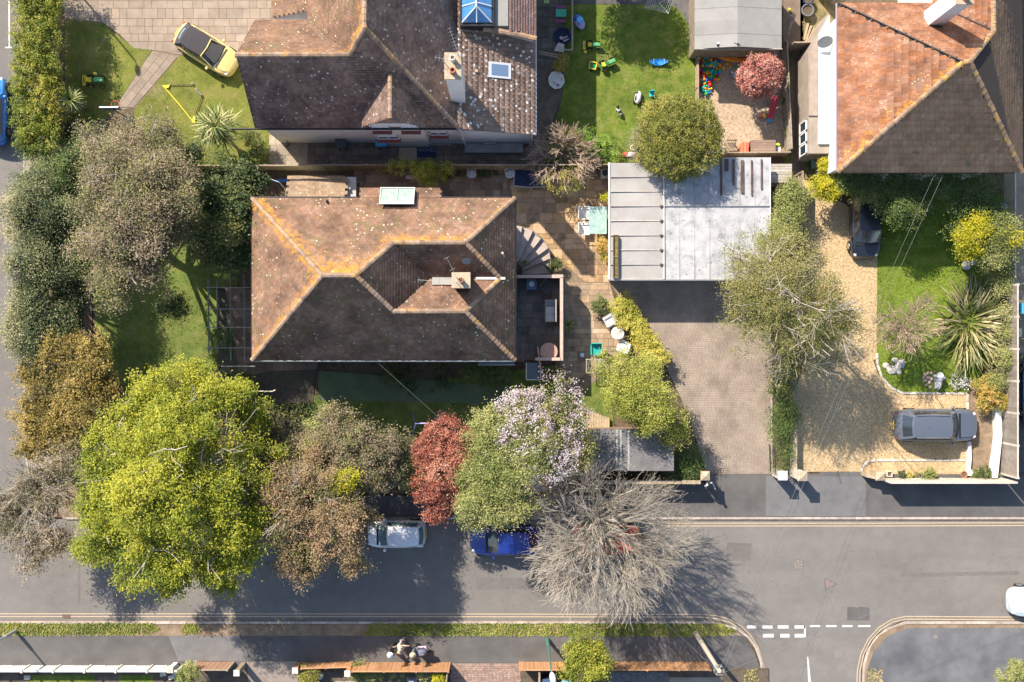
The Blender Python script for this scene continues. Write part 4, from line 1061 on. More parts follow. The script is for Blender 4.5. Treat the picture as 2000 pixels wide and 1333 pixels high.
# ------------------------------------------------------------------ foliage
LSC = 0.68
def leaf_cloud(name, parent, lobes, n, size, m, seed=0, clump=0.34, per=26, up=0.7, flat=0.7, inner=0.25, tint=None, lump=0.2, aspect=0.5, zmin=0.15, low=-0.35, holes=0.13):
    """n leaves gathered in clumps through the lobes; lobe = (x, y, z, rx, ry, rz)"""
    rs = np.random.RandomState(seed)
    Lb = np.array(lobes, float)
    wgt = (Lb[:, 3] * Lb[:, 4] + Lb[:, 3] * Lb[:, 5]) ; wgt /= wgt.sum()
    nc = max(4, n // per)
    li = rs.choice(len(Lb), nc, p=wgt)
    d = rs.normal(size=(nc, 3)); d /= np.linalg.norm(d, axis=1)[:, None]
    fl = (d[:, 2] < low); d[fl, 2] *= -0.7; d /= np.linalg.norm(d, axis=1)[:, None]
    lum = np.ones(nc)
    for k in range(4):
        w = rs.normal(size=3) * (1.6 + 1.2 * k); ph = rs.rand() * 6.3
        lum += lump * 0.42 * np.sin(d @ w + ph + li * 1.7)
    rr = np.where(rs.rand(nc) < inner, rs.rand(nc) ** 0.6, 0.86 + 0.16 * rs.rand(nc)) * lum
    C = Lb[li, :3] + d * Lb[li, 3:6] * rr[:, None]
    q_ = np.zeros(nc)
    for k in range(5):
        w = rs.normal(size=3) * (1.1 + .7 * k); q_ += np.sin(C @ w + rs.rand() * 6.3)
    kp = (q_ > np.quantile(q_, holes)) | (rs.rand(nc) < .25)
    C = C[kp]; d = d[kp]; li = li[kp]; nc = len(C)
    lobv = rs.normal(size=len(Lb)) * .13
    cv = np.clip(0.53 + 0.20 * rs.normal(size=nc) + lobv[li] + .1 * np.sin(C @ (rs.normal(size=3) * .9)), 0, 1)
    if tint is not None: cv = np.clip(cv + tint(C, li), 0, 1)
    cs = clump * rs.uniform(0.6, 1.35, nc)
    ci = np.repeat(np.arange(nc), per); N = len(ci)
    off = rs.normal(size=(N, 3)) * 0.5; off += d[ci] * np.abs(rs.standard_t(3, size=N))[:, None] * .12; off[:, 2] *= flat
    P = C[ci] + off * cs[ci][:, None]
    P[:, 2] = np.maximum(P[:, 2], zmin + rs.rand(N) * .1)
    nr = d[ci] * 0.3 + rs.normal(size=(N, 3)) * 0.5 + np.array([-.18, .22, 0]); nr[:, 2] = np.abs(nr[:, 2]) + up
    nr /= np.linalg.norm(nr, axis=1)[:, None]
    t = rs.normal(size=(N, 3)); t -= (t * nr).sum(1)[:, None] * nr; t /= np.linalg.norm(t, axis=1)[:, None]
    b = np.cross(nr, t)
    s = size * LSC * rs.uniform(0.5, 1.35, N)
    a = t * s[:, None]; w_ = b * (s * aspect)[:, None]
    droop = nr * (s * .22)[:, None]
    V = np.stack([P - a, P - w_ + droop, P + a - droop, P + w_ + droop], 1).reshape(-1, 3)
    F = np.arange(N * 4).reshape(-1, 4)
    var = np.clip(cv[ci] + rs.normal(size=N) * 0.11, 0.01, 1)
    me = np_mesh(name, V, F, m, np.repeat(var, 4))
    return link_me(name, me, parent)

def tubes(P0, P1, R0, R1, k=3):
    P0 = np.array(P0); P1 = np.array(P1); R0 = np.array(R0); R1 = np.array(R1)
    d = P1 - P0; d /= (np.linalg.norm(d, axis=1)[:, None] + 1e-9)
    h = np.where(np.abs(d[:, 2:3]) < .9, np.array([[0, 0, 1.]]), np.array([[1., 0, 0]]))
    u = np.cross(d, h); u /= np.linalg.norm(u, axis=1)[:, None]; v = np.cross(d, u)
    vs = []
    for P, r in ((P0, R0), (P1, R1)):
        for i in range(k):
            a = 2 * PI * i / k
            vs.append(P + (u * math.cos(a) + v * math.sin(a)) * r[:, None])
    V = np.stack(vs, 1).reshape(-1, 3)
    F0 = np.array([(i, (i + 1) % k, k + (i + 1) % k, k + i) for i in range(k)])
    F = (F0[None] + (np.arange(len(P0)) * 2 * k)[:, None, None]).reshape(-1, 4)
    return V, F

def trunk_mesh(parent, base, lobes, r0, m, seed=0, twigs=3, name='trunk', forks=None):
    rnd = random.Random(seed)
    b = Vector(base); S = []
    cx = sum(l[0] for l in lobes) / len(lobes); cy = sum(l[1] for l in lobes) / len(lobes); cz = min(l[2] for l in lobes)
    f = Vector((b.x * .7 + cx * .3, b.y * .7 + cy * .3, max(.4, cz * .45)))
    def seg(a, c, ra, rb, bend=.12, n=3):
        pts = [a]; d = c - a
        for i in range(1, n + 1):
            p = a + d * (i / n)
            if i < n: p = p + Vector((rnd.uniform(-1, 1), rnd.uniform(-1, 1), rnd.uniform(-.5, 1))) * d.length * bend
            pts.append(p)
        for i in range(n):
            S.append((pts[i], pts[i + 1], ra + (rb - ra) * i / n, ra + (rb - ra) * (i + 1) / n))
        return pts
    seg(b, f, r0 * 1.15, r0 * .85, .03)
    for l in lobes:
        c = Vector((l[0], l[1], l[2] + l[5] * .25))
        pts = seg(f, c, r0 * .5, r0 * .2)
        for k in range(twigs):
            a = rnd.uniform(0, 2 * PI); e = c + Vector((math.cos(a) * l[3] * .8, math.sin(a) * l[4] * .8, l[5] * rnd.uniform(-.1, .6)))
            q = seg(pts[rnd.choice((1, 2, 3))], e, r0 * .17, .018)
            for kk in range(2):
                s0 = q[rnd.choice((1, 2))]; e2 = s0 + Vector((rnd.uniform(-1, 1) * l[3] * .5, rnd.uniform(-1, 1) * l[4] * .5, rnd.uniform(.1, .7) * l[5]))
                seg(s0, e2, r0 * .07, .012, n=2)
    V, F = tubes([s[0][:] for s in S], [s[1][:] for s in S], [s[2] for s in S], [s[3] for s in S], 6)
    link_me(name, np_mesh(name, V, F, m), parent)

def lob(px, py, rpx, h, rz=None, base=0.0, ratio=1.0):
    """crown lobe whose outline the photograph shows at (px, py) with radius rpx; h = its top"""
    r0 = rpx * SPX * .9
    rz = rz if rz is not None else r0 * .75
    rz = min(rz, (h - base) / 2 * 1.1)
    zc = h - rz
    c = W(px, py, zc + rz * .35); k = (CAM_H - zc - rz * .35) / CAM_H
    return (c.x, c.y, zc, rpx * SPX * k, rpx * SPX * k * ratio, rz)

def tufts(lb, seed, amt=1.0):
    """break each big lobe into smaller tufts with gaps between them"""
    if not amt: return lb
    rs = np.random.RandomState(seed + 77); out = []
    for l in lb:
        if l[3] < .55: out.append(l); continue
        K = int(3 + 6.5 * l[3])
        for i in range(K):
            d = rs.normal(size=3); d /= np.linalg.norm(d); d[2] = abs(d[2]) * .9 - .25
            f = rs.uniform(.35, 1.05); r = (.18 + l[3] * rs.uniform(.20, .36)) * (1.1 - .25 * f)
            out.append((l[0] + d[0] * l[3] * f, l[1] + d[1] * l[4] * f, l[2] + d[2] * l[5] * f * 1.15, r * rs.uniform(.85, 1.3), r * rs.uniform(.85, 1.3), r * .62))
        out.append((l[0], l[1], l[2] - l[5] * .2, l[3] * .6, l[4] * .6, l[5] * .5))
    return out

def tree(label, cat, lobes, n, size, m, base=None, r0=0.16, bark=BARK, seed=0, name='tree', group=None, twigs=3, tuft=1.0, m2=None, f2=.35, **kw):
    lb = [lob(*l) if len(l) < 6 else l for l in lobes]
    if base is None:
        cx = sum(l[0] for l in lb) / len(lb); cy = sum(l[1] for l in lb) / len(lb); b = Vector((cx, cy, 0))
    else: b = W(*base)
    t = thing(name, label, cat, b, group)
    if r0: trunk_mesh(t, b, lb, r0, bark, seed, twigs)
    tl = tufts(lb, seed, tuft)
    leaf_cloud('crown', t, tl, n, size, m, seed, **kw)
    if m2: leaf_cloud('foliage', t, [(l[0], l[1], l[2] - .12, l[3] * .95, l[4] * .95, l[5]) for l in tl], int(n * f2), size, m2, seed + 500, holes=.45, clump=.45)
    return t

LIME = leafmat('lime_leaf', [(0.06, 0.10, 0.01), (0.185, 0.23, 0.016), (0.345, 0.36, 0.026), (0.46, 0.43, 0.045)], tr=.35)
GREENM = leafmat('mid_green_leaf', [(0.0276, 0.058, 0.011), (0.0759, 0.131, 0.0276), (0.138, 0.193, 0.0483), (0.276, 0.262, 0.0828)])
DARKG = leafmat('dark_green_leaf', [(0.0138, 0.0359, 0.00966), (0.0386, 0.0718, 0.0193), (0.0828, 0.117, 0.0304), (0.221, 0.221, 0.0621)])
GREYG = leafmat('grey_green_leaf', [(0.03, 0.052, 0.018), (0.10, 0.13, 0.045), (0.235, 0.24, 0.105), (0.44, 0.39, 0.22)])
PURP = leafmat('dusky_olive_leaf', [(0.055, 0.06, 0.024), (0.15, 0.14, 0.066), (0.27, 0.21, 0.125), (0.38, 0.29, 0.20)])
BROWNG = leafmat('bronze_leaf', [(0.075, 0.07, 0.025), (0.205, 0.15, 0.07), (0.34, 0.225, 0.125), (0.44, 0.30, 0.18)])
GOLDB = leafmat('golden_brown_leaf', [(0.0621, 0.0621, 0.011), (0.179, 0.145, 0.0276), (0.331, 0.235, 0.0552), (0.442, 0.331, 0.0966)])
REDL = leafmat('copper_red_leaf', [(0.12, 0.03, 0.02), (0.32, 0.095, 0.06), (0.48, 0.19, 0.12), (0.58, 0.33, 0.22)], tr=.3)
PINKL = leafmat('pink_red_leaf', [(0.14, 0.035, 0.03), (0.32, 0.09, 0.07), (0.5, 0.21, 0.16), (0.62, 0.38, 0.3)], tr=.3)
HEDGE = leafmat('conifer_hedge_leaf', [(0.0386, 0.0759, 0.00828), (0.124, 0.179, 0.0166), (0.262, 0.29, 0.0304), (0.469, 0.4, 0.069)])
TOPI = leafmat('variegated_leaf', [(0.0621, 0.0759, 0.011), (0.166, 0.179, 0.0248), (0.304, 0.276, 0.0483), (0.469, 0.414, 0.0966)])
YELL = leafmat('bright_yellow_leaf', [(0.13, 0.15, 0.006), (0.32, 0.33, 0.012), (0.48, 0.44, 0.016), (0.6, 0.52, 0.03)], tr=.35)
YGRN = leafmat('yellow_green_leaf', [(0.103, 0.138, 0.011), (0.276, 0.304, 0.0276), (0.469, 0.442, 0.0621), (0.635, 0.552, 0.124)], tr=.32)
OLIVE = leafmat('olive_willow_leaf', [(0.069, 0.0897, 0.0193), (0.166, 0.186, 0.0483), (0.276, 0.276, 0.0828), (0.414, 0.373, 0.152)])
APPLE = leafmat('pale_green_leaf', [(0.0759, 0.11, 0.0207), (0.193, 0.228, 0.0552), (0.304, 0.324, 0.0966), (0.455, 0.428, 0.179)])
BLOS = leafmat('pale_pink_blossom', [(0.26, 0.19, 0.20), (0.42, 0.33, 0.35), (0.54, 0.46, 0.49), (0.64, 0.59, 0.62)], tr=.3)
GRASSB = leafmat('grass_blade', [(0.07, 0.12, 0.012), (0.17, 0.23, 0.03), (0.30, 0.33, 0.05), (0.40, 0.38, 0.12)])
DRYB = leafmat('dry_grass_blade', [(0.124, 0.138, 0.0276), (0.248, 0.235, 0.069), (0.373, 0.317, 0.138), (0.469, 0.386, 0.207)])
ORGN = leafmat('orange_green_leaf', [(0.11, 0.138, 0.0138), (0.304, 0.29, 0.0414), (0.524, 0.373, 0.0828), (0.662, 0.359, 0.138)])

BARK2 = mat('greyed_twig_bark', [(0.27, 0.235, 0.19), (0.42, 0.375, 0.305)], 5, 0.9, 0.01, 14)
# tall clipped hedge, top left
hd = thing('hedge', 'tall clipped yellow-green conifer hedge between the side road and the top left lawn', 'hedge', W(78, 145))
rs = np.random.RandomState(5)
lbs = []
for i in range(26):
    y = -60 + i * 13.6
    for x in (48, 66, 86, 104):
        lbs.append(lob(x + rs.uniform(-5, 5) + (y / 300.) * 2 - 6, y, 19, 3.0 + rs.uniform(-.15, .25), rz=.8))
leaf_cloud('hedge_side', hd, [(l[0], l[1], 1.3, l[3], l[4], 1.3) for l in lbs[::2]], 26000, .075, HEDGE, 6, clump=.25)
leaf_cloud('crown', hd, lbs, 52000, .075, HEDGE, 5, clump=.2, lump=.3, up=.35, holes=.05)
trunk_mesh(hd, W(78, 145), [lbs[i] for i in range(0, len(lbs), 13)], .06, BARK, 3, 1)

tree('mid green rounded bush at the foot of the clipped hedge by the side road corner', 'bush', [(95, 318, 38, 3), (140, 318, 40, 3.2), (165, 300, 28, 2.6), (70, 300, 24, 2.4), (120, 345, 30, 3)], 16000, .07, GREENM, seed=11, name='bush')
tree('big dusky brown-green evergreen tree over the top left lawn and garden corner', 'tree',
     [(215, 310, 56, 7.6), (265, 335, 72, 8.8), (200, 370, 62, 8.5), (300, 400, 60, 8.5), (245, 440, 70, 9.2), (190, 480, 48, 8), (250, 520, 56, 8), (205, 560, 45, 7.4), (330, 330, 48, 7.4), (340, 440, 42, 7.2), (300, 270, 42, 6.6), (180, 262, 26, 5.2), (232, 268, 30, 5.8), (300, 500, 40, 7)],
     82000, .075, PURP, base=(300, 480), r0=.28, bark=BARKP, seed=12, m2=OLIVE, f2=.4, clump=.42, lump=.3)
tree('dark green leafy branch mass beside the big dusky tree, over the fence end', 'tree',
     [(350, 312, 36, 4.8), (390, 365, 34, 4.8), (330, 350, 36, 5.2), (335, 600, 28, 3.2)], 15000, .075, DARKG, base=(345, 420), r0=.14, seed=13)
tree('dark evergreen with large yellow-green leaf tips against the west end of the main house', 'tree',
     [(440, 390, 55, 5.5), (435, 455, 50, 5.6), (470, 350, 36, 4.8), (415, 495, 34, 4.6), (470, 500, 30, 4.6)], 30000, .11, DARKG, base=(440, 450), r0=.18, seed=14, clump=.35,
     tint=lambda C, li: np.where((np.abs(C[:, 0] + 16.0) < 1.3) & (np.abs(C[:, 1] - 5.6) < 1.3), .35, -.02))
tree('grey-green tree with dark hollows beside the side road, left edge', 'tree',
     [(60, 400, 50, 5.5), (110, 425, 48, 5), (60, 460, 48, 5.2), (112, 485, 40, 4.6), (40, 520, 42, 5.6), (90, 545, 46, 5.2), (45, 580, 42, 5.2), (105, 610, 42, 4.8), (60, 640, 46, 5), (145, 560, 22, 3.6), (30, 640, 26, 4.6), (70, 690, 38, 4.6), (75, 365, 30, 4.4)],
     90000, .075, GREYG, base=(105, 560), r0=.22, seed=15, m2=GREENM, f2=.2, clump=.38, lump=.4,
     tint=lambda C, li: np.where(C[:, 0] > -26.4, -.24, .24))  # sunlit left side tinted paler, shaded right side darker, in the leaf colour
tree('small bush with upright stems on the side road pavement edge', 'bush', [(35, 378, 17, 1.4), (48, 352, 13, 1.3), (30, 345, 9, 1.1)], 1800, .07, DARKG, seed=16, r0=.04, name='bush')
tree('round golden-brown shrub tree below the grey-green tree, left edge', 'tree',
     [(120, 710, 62, 5.2), (60, 730, 36, 4.4), (52, 800, 30, 4.2), (60, 870, 30, 4.0), (175, 720, 48, 5), (90, 780, 55, 5), (150, 790, 60, 5.3), (80, 840, 45, 4.6), (130, 850, 50, 4.8), (180, 670, 36, 4.6), (200, 760, 30, 4.2)],
     52000, .085, GOLDB, base=(130, 770), r0=.18, seed=17, clump=.3, lump=.3)
tree('sparse greyish-brown tree overhanging the road corner, lower left edge', 'tree',
     [(40, 960, 46, 5), (90, 985, 48, 5.2), (30, 1030, 48, 5.2), (80, 1050, 40, 5), (60, 1095, 32, 4.8), (120, 1060, 26, 4.6), (110, 925, 42, 5), (140, 890, 30, 5), (5, 990, 30, 5)],
     24000, .075, PURP, base=(125, 905), r0=.2, bark=BARKP, seed=18, clump=.4, lump=.35, inner=.4, twigs=8)
tree('huge lime-green tree covering the lower left pavement and road', 'tree',
     [(330, 790, 75, 8), (410, 770, 60, 7.4), (270, 800, 50, 7.2), (470, 800, 40, 6), (230, 860, 66, 8), (310, 880, 85, 10), (400, 860, 62, 8.6), (500, 815, 28, 5.4), (220, 950, 70, 8.6), (310, 980, 90, 10.5), (400, 1000, 78, 9.6), (460, 1020, 50, 8), (210, 1040, 56, 8), (290, 1080, 66, 8.6), (370, 1095, 60, 8.4), (440, 1090, 46, 7.6), (180, 1000, 40, 7), (170, 1075, 30, 6.4), (430, 1150, 22, 6), (480, 960, 40, 7), (440, 920, 48, 7.8), (380, 730, 34, 6.2), (470, 770, 40, 5.8), (340, 1130, 30, 6.8), (255, 1110, 46, 7.6), (330, 1120, 40, 7.6), (405, 1120, 40, 7.6), (470, 1070, 44, 7.6), (500, 1010, 36, 7), (500, 870, 34, 6.4), (200, 900, 50, 8)],
     175000, .09, LIME, base=(335, 960), r0=.36, bark=BARKP, seed=19, clump=.34, lump=.34, inner=.2, low=-.2, holes=.14)
for nm_, lb_, nn_, mm_, sd_, bs_, lab in (
    ('tree', [(580, 935, 46, 6.8), (550, 960, 56, 7), (620, 970, 60, 7.4), (560, 1020, 62, 7.4), (640, 1030, 66, 7.4), (600, 1085, 58, 6.8), (672, 1055, 38, 6.4), (668, 985, 38, 6.6), (530, 980, 44, 7), (515, 1040, 34, 6.6), (540, 910, 40, 6), (610, 900, 34, 5.8), (560, 1080, 36, 7), (710, 1010, 26, 5.4), (690, 1098, 24, 5.8), (590, 1110, 30, 6)], 66000, BROWNG, 20, (610, 950), 'bronze-brown leafy tree overhanging the road right of the lime-green tree'),
    ('tree', [(640, 830, 44, 5.4), (690, 860, 50, 5.8), (740, 870, 46, 5.6), (700, 920, 52, 6), (755, 915, 40, 5.0), (790, 880, 32, 4.4), (650, 880, 40, 5.6), (620, 860, 30, 4.8), (575, 870, 34, 4.4), (560, 830, 20, 3.6)], 36000, PURP, 21, (700, 890), 'dusky olive tree behind the hedge line, left of the red maple')):
    tree(lab, 'tree', lb_, nn_, .075, mm_, base=bs_, r0=.2, seed=sd_, m2=OLIVE, f2=.25, clump=.3, lump=.36, inner=.15, holes=.26)
tree('patch of fresh green shrub showing between the bronze tree and the olive tree', 'bush', [(625, 850, 30, 3.8), (640, 900, 30, 4.2), (780, 905, 26, 4.2), (800, 930, 20, 3.8), (600, 840, 18, 3)], 9000, .08, APPLE, seed=22, name='bush')
tree('small golden-leaved shrub at the edge of the olive tree crown', 'bush', [(672, 945, 24, 6.6), (690, 930, 14, 6.8)], 2200, .08, YELL, seed=23, name='bush', r0=.08, tint=lambda C, li: -.25)
tree('copper-red maple between the olive tree and the pale green tree', 'tree',
     [(865, 862, 44, 5.6), (842, 885, 34, 5.4), (892, 880, 32, 5.2), (872, 915, 40, 5.6), (840, 950, 36, 4.8), (850, 990, 30, 4.2), (885, 960, 28, 4.6), (875, 835, 24, 5), (905, 855, 20, 4.8)],
     30000, .075, REDL, base=(860, 920), r0=.14, seed=24, clump=.22, lump=.15, tuft=0, holes=.08)
tree('pale green willow-like tree overhanging the dark blue parked car', 'tree',
     [(960, 860, 54, 6.4), (940, 920, 52, 6.6), (1000, 920, 56, 7), (960, 980, 58, 6.6), (925, 1008, 32, 5.6), (975, 1005, 36, 5.8), (1010, 870, 42, 6.4), (960, 815, 32, 5.4), (920, 960, 32, 5.6), (1020, 985, 36, 6)],
     40000, .065, APPLE, base=(970, 930), r0=.2, seed=25, clump=.3, lump=.34)
t = tree('pink and white blossoming magnolia above the shelter roof', 'tree',
     [(1030, 800, 44, 5.8), (1075, 790, 48, 6), (1110, 830, 48, 5.8), (1050, 850, 54, 6.6), (1100, 880, 46, 6), (1060, 900, 44, 6.2), (1140, 860, 24, 5), (1000, 800, 30, 5.2), (1130, 890, 26, 5)],
     20000, .075, OLIVE, base=(1070, 850), r0=.18, seed=26, clump=.3, lump=.3)
leaf_cloud('blossom', t, [lob(*l) for l in [(1030, 800, 46, 5.9), (1075, 790, 50, 6.1), (1105, 830, 48, 5.9), (1045, 855, 60, 6.7), (1095, 880, 44, 6.1), (1055, 905, 46, 6.3), (1000, 805, 34, 5.3), (1030, 940, 28, 5.6)]], 8500, .07, BLOS, 27, clump=.3, lump=.3, low=-.1, inner=.08, aspect=.6)
tree('yellow-green feathery tree between the patio chairs and the block drive', 'tree',
     [(1215, 740, 48, 4.6), (1260, 740, 44, 4.6), (1225, 790, 46, 4.8), (1275, 790, 46, 4.8), (1255, 815, 38, 4.4), (1305, 825, 34, 4), (1322, 855, 26, 3.2), (1190, 720, 24, 3.8)],
     46000, .062, leafmat('feathery_leaf', [(0.069, 0.103, 0.011), (0.207, 0.241, 0.0276), (0.359, 0.373, 0.0621), (0.497, 0.469, 0.124)], tr=.3), base=(1255, 790), r0=.14, seed=28, clump=.3, lump=.28)
tree('dark green bush at the foot of the gate post by the drive entrance', 'bush', [(1335, 905, 24, 1.7), (1350, 920, 20, 1.5), (1320, 925, 18, 1.5), (1345, 888, 18, 1.8)], 8000, .06, GREENM, seed=29, name='bush', r0=.05)
hg = thing('hedge', 'low clipped yellow hedge curving along the block drive beside the white chairs', 'hedge', W(1245, 650))
hl = []
for i in range(22):
    f = i / 21; px_ = 1211 + 75 * f ** 1.15 + 2; py_ = 592 + 112 * f
    for k in (-1, 0, 1): hl.append(lob(px_ + k * 8 + random.uniform(-2, 2), py_ - k * 5, 14, 1.5 + random.uniform(-.06, .1), rz=.5))
leaf_cloud('crown', hg, hl, 26000, .055, YGRN, 31, clump=.16, lump=.25, tint=lambda C, li: .22)
trunk_mesh(hg, W(1245, 650), hl[::9], .03, BARK, 3, 1)
tree('tall clipped ball-shaped shrub rising over the garage roof and back lawn', 'topiary',
     [(1325, 262, 82, 5.2, 1.9), (1300, 235, 50, 4.9), (1355, 240, 50, 4.9), (1290, 290, 46, 4.6), (1360, 290, 50, 4.8), (1325, 312, 30, 4.5), (1375, 262, 36, 4.5)],
     50000, .062, TOPI, base=(1325, 305), r0=.12, seed=32, clump=.2, lump=.10, inner=.15, low=-.6, name='topiary', tuft=0, holes=.04)
lb = lob(1262, 275, 30, 3.6)
t = thing('bare_shrub', 'grey leafless twiggy patch on the west flank of the ball-shaped shrub', 'bush', (lb[0], lb[1], 0))
leaf_cloud('twigs', t, [lb, lob(1255, 300, 20, 3)], 8000, .06, leafmat('grey_twig', [(0.124, 0.0966, 0.069), (0.235, 0.193, 0.138), (0.359, 0.304, 0.235), (0.414, 0.373, 0.276)]), 33, aspect=.15)
tree('small round pink-leaved tree at the end of the kayaks', 'tree', [(1488, 146, 41, 3.2, 1.0), (1500, 135, 28, 3.1), (1475, 158, 26, 3.0)], 15000, .075, PINKL, base=(1490, 175), r0=.07, seed=34, clump=.16, lump=.12, low=-.6, twigs=2, tuft=0, holes=.05)
tree('bright green low bush at the south end of the back lawn', 'bush', [(1175, 290, 40, 1.6), (1145, 270, 26, 1.3), (1200, 300, 20, 1.4), (1150, 300, 26, 1.5)], 11000, .06, leafmat('fresh_green_leaf', [(0.0414, 0.0966, 0.00828), (0.124, 0.235, 0.0207), (0.235, 0.359, 0.0414), (0.386, 0.455, 0.0828)]), seed=35, name='bush', r0=.04, clump=.18)
tree('large brownish-olive tree over the top of the block drive and garage corner', 'tree',
     [(1460, 520, 50, 6), (1510, 500, 56, 6.6), (1560, 500, 50, 6.4), (1480, 570, 62, 7.2), (1550, 580, 76, 8), (1620, 590, 56, 7), (1500, 630, 62, 7), (1580, 650, 70, 7.4), (1640, 640, 44, 6.4), (1530, 700, 40, 5.6), (1600, 710, 36, 5.4), (1435, 560, 30, 5.4), (1670, 620, 26, 5.6), (1450, 620, 34, 5.8), (1520, 740, 20, 4.4)],
     64000, .058, leafmat('olive_drab_leaf', [(0.05, 0.065, 0.012), (0.14, 0.155, 0.03), (0.25, 0.235, 0.07), (0.34, 0.29, 0.12)]), base=(1545, 600), r0=.2, bark=BARKG, seed=36, clump=.34, lump=.34, inner=.3, twigs=9)
tree('bushy yellow-green hedge shrub beside the garage east wall', 'hedge', [(1540, 400, 30, 2.6), (1535, 440, 32, 3), (1555, 375, 22, 2.4), (1520, 470, 30, 3.4)], 16000, .06, APPLE, seed=37, name='hedge_shrub', r0=.06)
tree('pink-brown bare-looking shrub tree between the gravel path and the spiky clump', 'tree', [(1750, 620, 46, 3.6), (1790, 610, 34, 3.4), (1770, 660, 38, 3.4), (1730, 660, 28, 3.2), (1800, 650, 26, 3)], 5000, .05, PURP, base=(1762, 640), r0=.1, bark=BARKT, seed=38, clump=.3, inner=.4, twigs=10)
tree('bright yellow-leaved shrub next to the single-storey wall of the orange-roofed house', 'bush', [(1618, 360, 26, 2.4), (1625, 330, 20, 2.4), (1630, 295, 14, 2.4), (1600, 365, 18, 2), (1630, 270, 10, 2.2), (1640, 365, 18, 2.4)], 14000, .065, YELL, seed=39, name='bush', r0=.05, clump=.2)
tree('dark green tree against the south wall of the orange-roofed house, above the black car', 'tree', [(1700, 365, 40, 3.6), (1750, 375, 44, 3.8), (1800, 365, 40, 3.4), (1770, 410, 36, 3.4), (1680, 360, 26, 3), (1660, 350, 20, 2.8), (1730, 400, 26, 3.2)], 32000, .065, GREENM, base=(1740, 380), r0=.12, seed=40)
tree('low bright green mound of shrub on the shaded part of the east lawn', 'bush', [(1795, 445, 34, 1.5), (1770, 460, 24, 1.2), (1815, 430, 20, 1.3)], 8000, .055, leafmat('fresh_green_leaf', [(0, 0, 0)] * 2), seed=41, name='bush', r0=.04)
tree('dark green tree in the corner near the neighbour path, under the roof shadow', 'tree', [(1870, 375, 44, 3.6), (1920, 380, 42, 3.6), (1890, 420, 40, 3.2), (1940, 410, 26, 3)], 26000, .06, GREENM, base=(1895, 395), r0=.12, seed=42, tint=lambda C, li: -.06)
t = tree('bright yellow shrub with paler green half at the right edge', 'bush', [(1890, 470, 30, 3.4), (1905, 455, 26, 3.5), (1885, 490, 20, 3.0), (1985, 460, 18, 3.2), (1915, 430, 14, 3.3)], 11000, .07, YELL, base=(1920, 490), r0=.08, seed=43, name='bush', bark=BARKG)
leaf_cloud('foliage', t, [lob(*l) for l in [(1945, 455, 36, 3.3), (1930, 490, 30, 2.8), (1965, 440, 26, 3.1), (1960, 490, 26, 2.6)]], 13000, .06, APPLE, 44)
tree('green shrub with cream tips between the spiky clump and the east fence', 'bush', [(1962, 560, 16, 1.6), (1972, 610, 14, 1.5), (1968, 650, 16, 1.5), (1962, 700, 18, 1.5), (1950, 528, 22, 1.6), (1950, 742, 14, 1.3)], 12000, .06, APPLE, seed=45, name='bush', r0=.05)
tree('orange and green variegated bush at the top of the white bed edging', 'bush', [(1937, 770, 28, 1.3), (1925, 780, 18, 1.1), (1950, 785, 18, 1.1), (1935, 750, 18, 1.2)], 9000, .06, ORGN, seed=46, name='bush', r0=.04, clump=.16)
tree('overgrown green planting filling the strip between the block drive and gravel drive', 'bush', [(1527, 760, 22, 1.6), (1528, 800, 24, 1.5), (1527, 840, 24, 1.5), (1530, 880, 20, 1.3), (1538, 815, 22, 1.2), (1527, 730, 24, 1.8), (1530, 905, 18, 1.1)], 20000, .055, GREENM, seed=47, name='shrub_row', r0=.04, tint=lambda C, li: np.where(li == 2, .25, .05))
tree('small roadside tree with fresh yellow-green leaves between lamp post and orange fence', 'tree', [(1130, 1270, 32, 4.2), (1150, 1300, 36, 4.2), (1125, 1310, 26, 3.8), (1170, 1310, 24, 3.8), (1140, 1245, 16, 3.2), (1160, 1270, 20, 3.6), (1180, 1290, 14, 3.2)], 15000, .075, YGRN, base=(1133, 1252), r0=.07, seed=48, clump=.24, inner=.4, tint=lambda C, li: -.18)
tree('round-crowned garden tree just beyond the top edge whose shadow darkens the back lawn', 'tree', [(1152, -172, 66, 6, 1.4), (1120, -150, 50, 5.6), (1190, -150, 50, 5.6), (1155, -130, 46, 5.2), (1150, -200, 50, 5.8)], 22000, .09, GREENM, base=(1140, -100), r0=.16, seed=70, tuft=0, holes=.0)
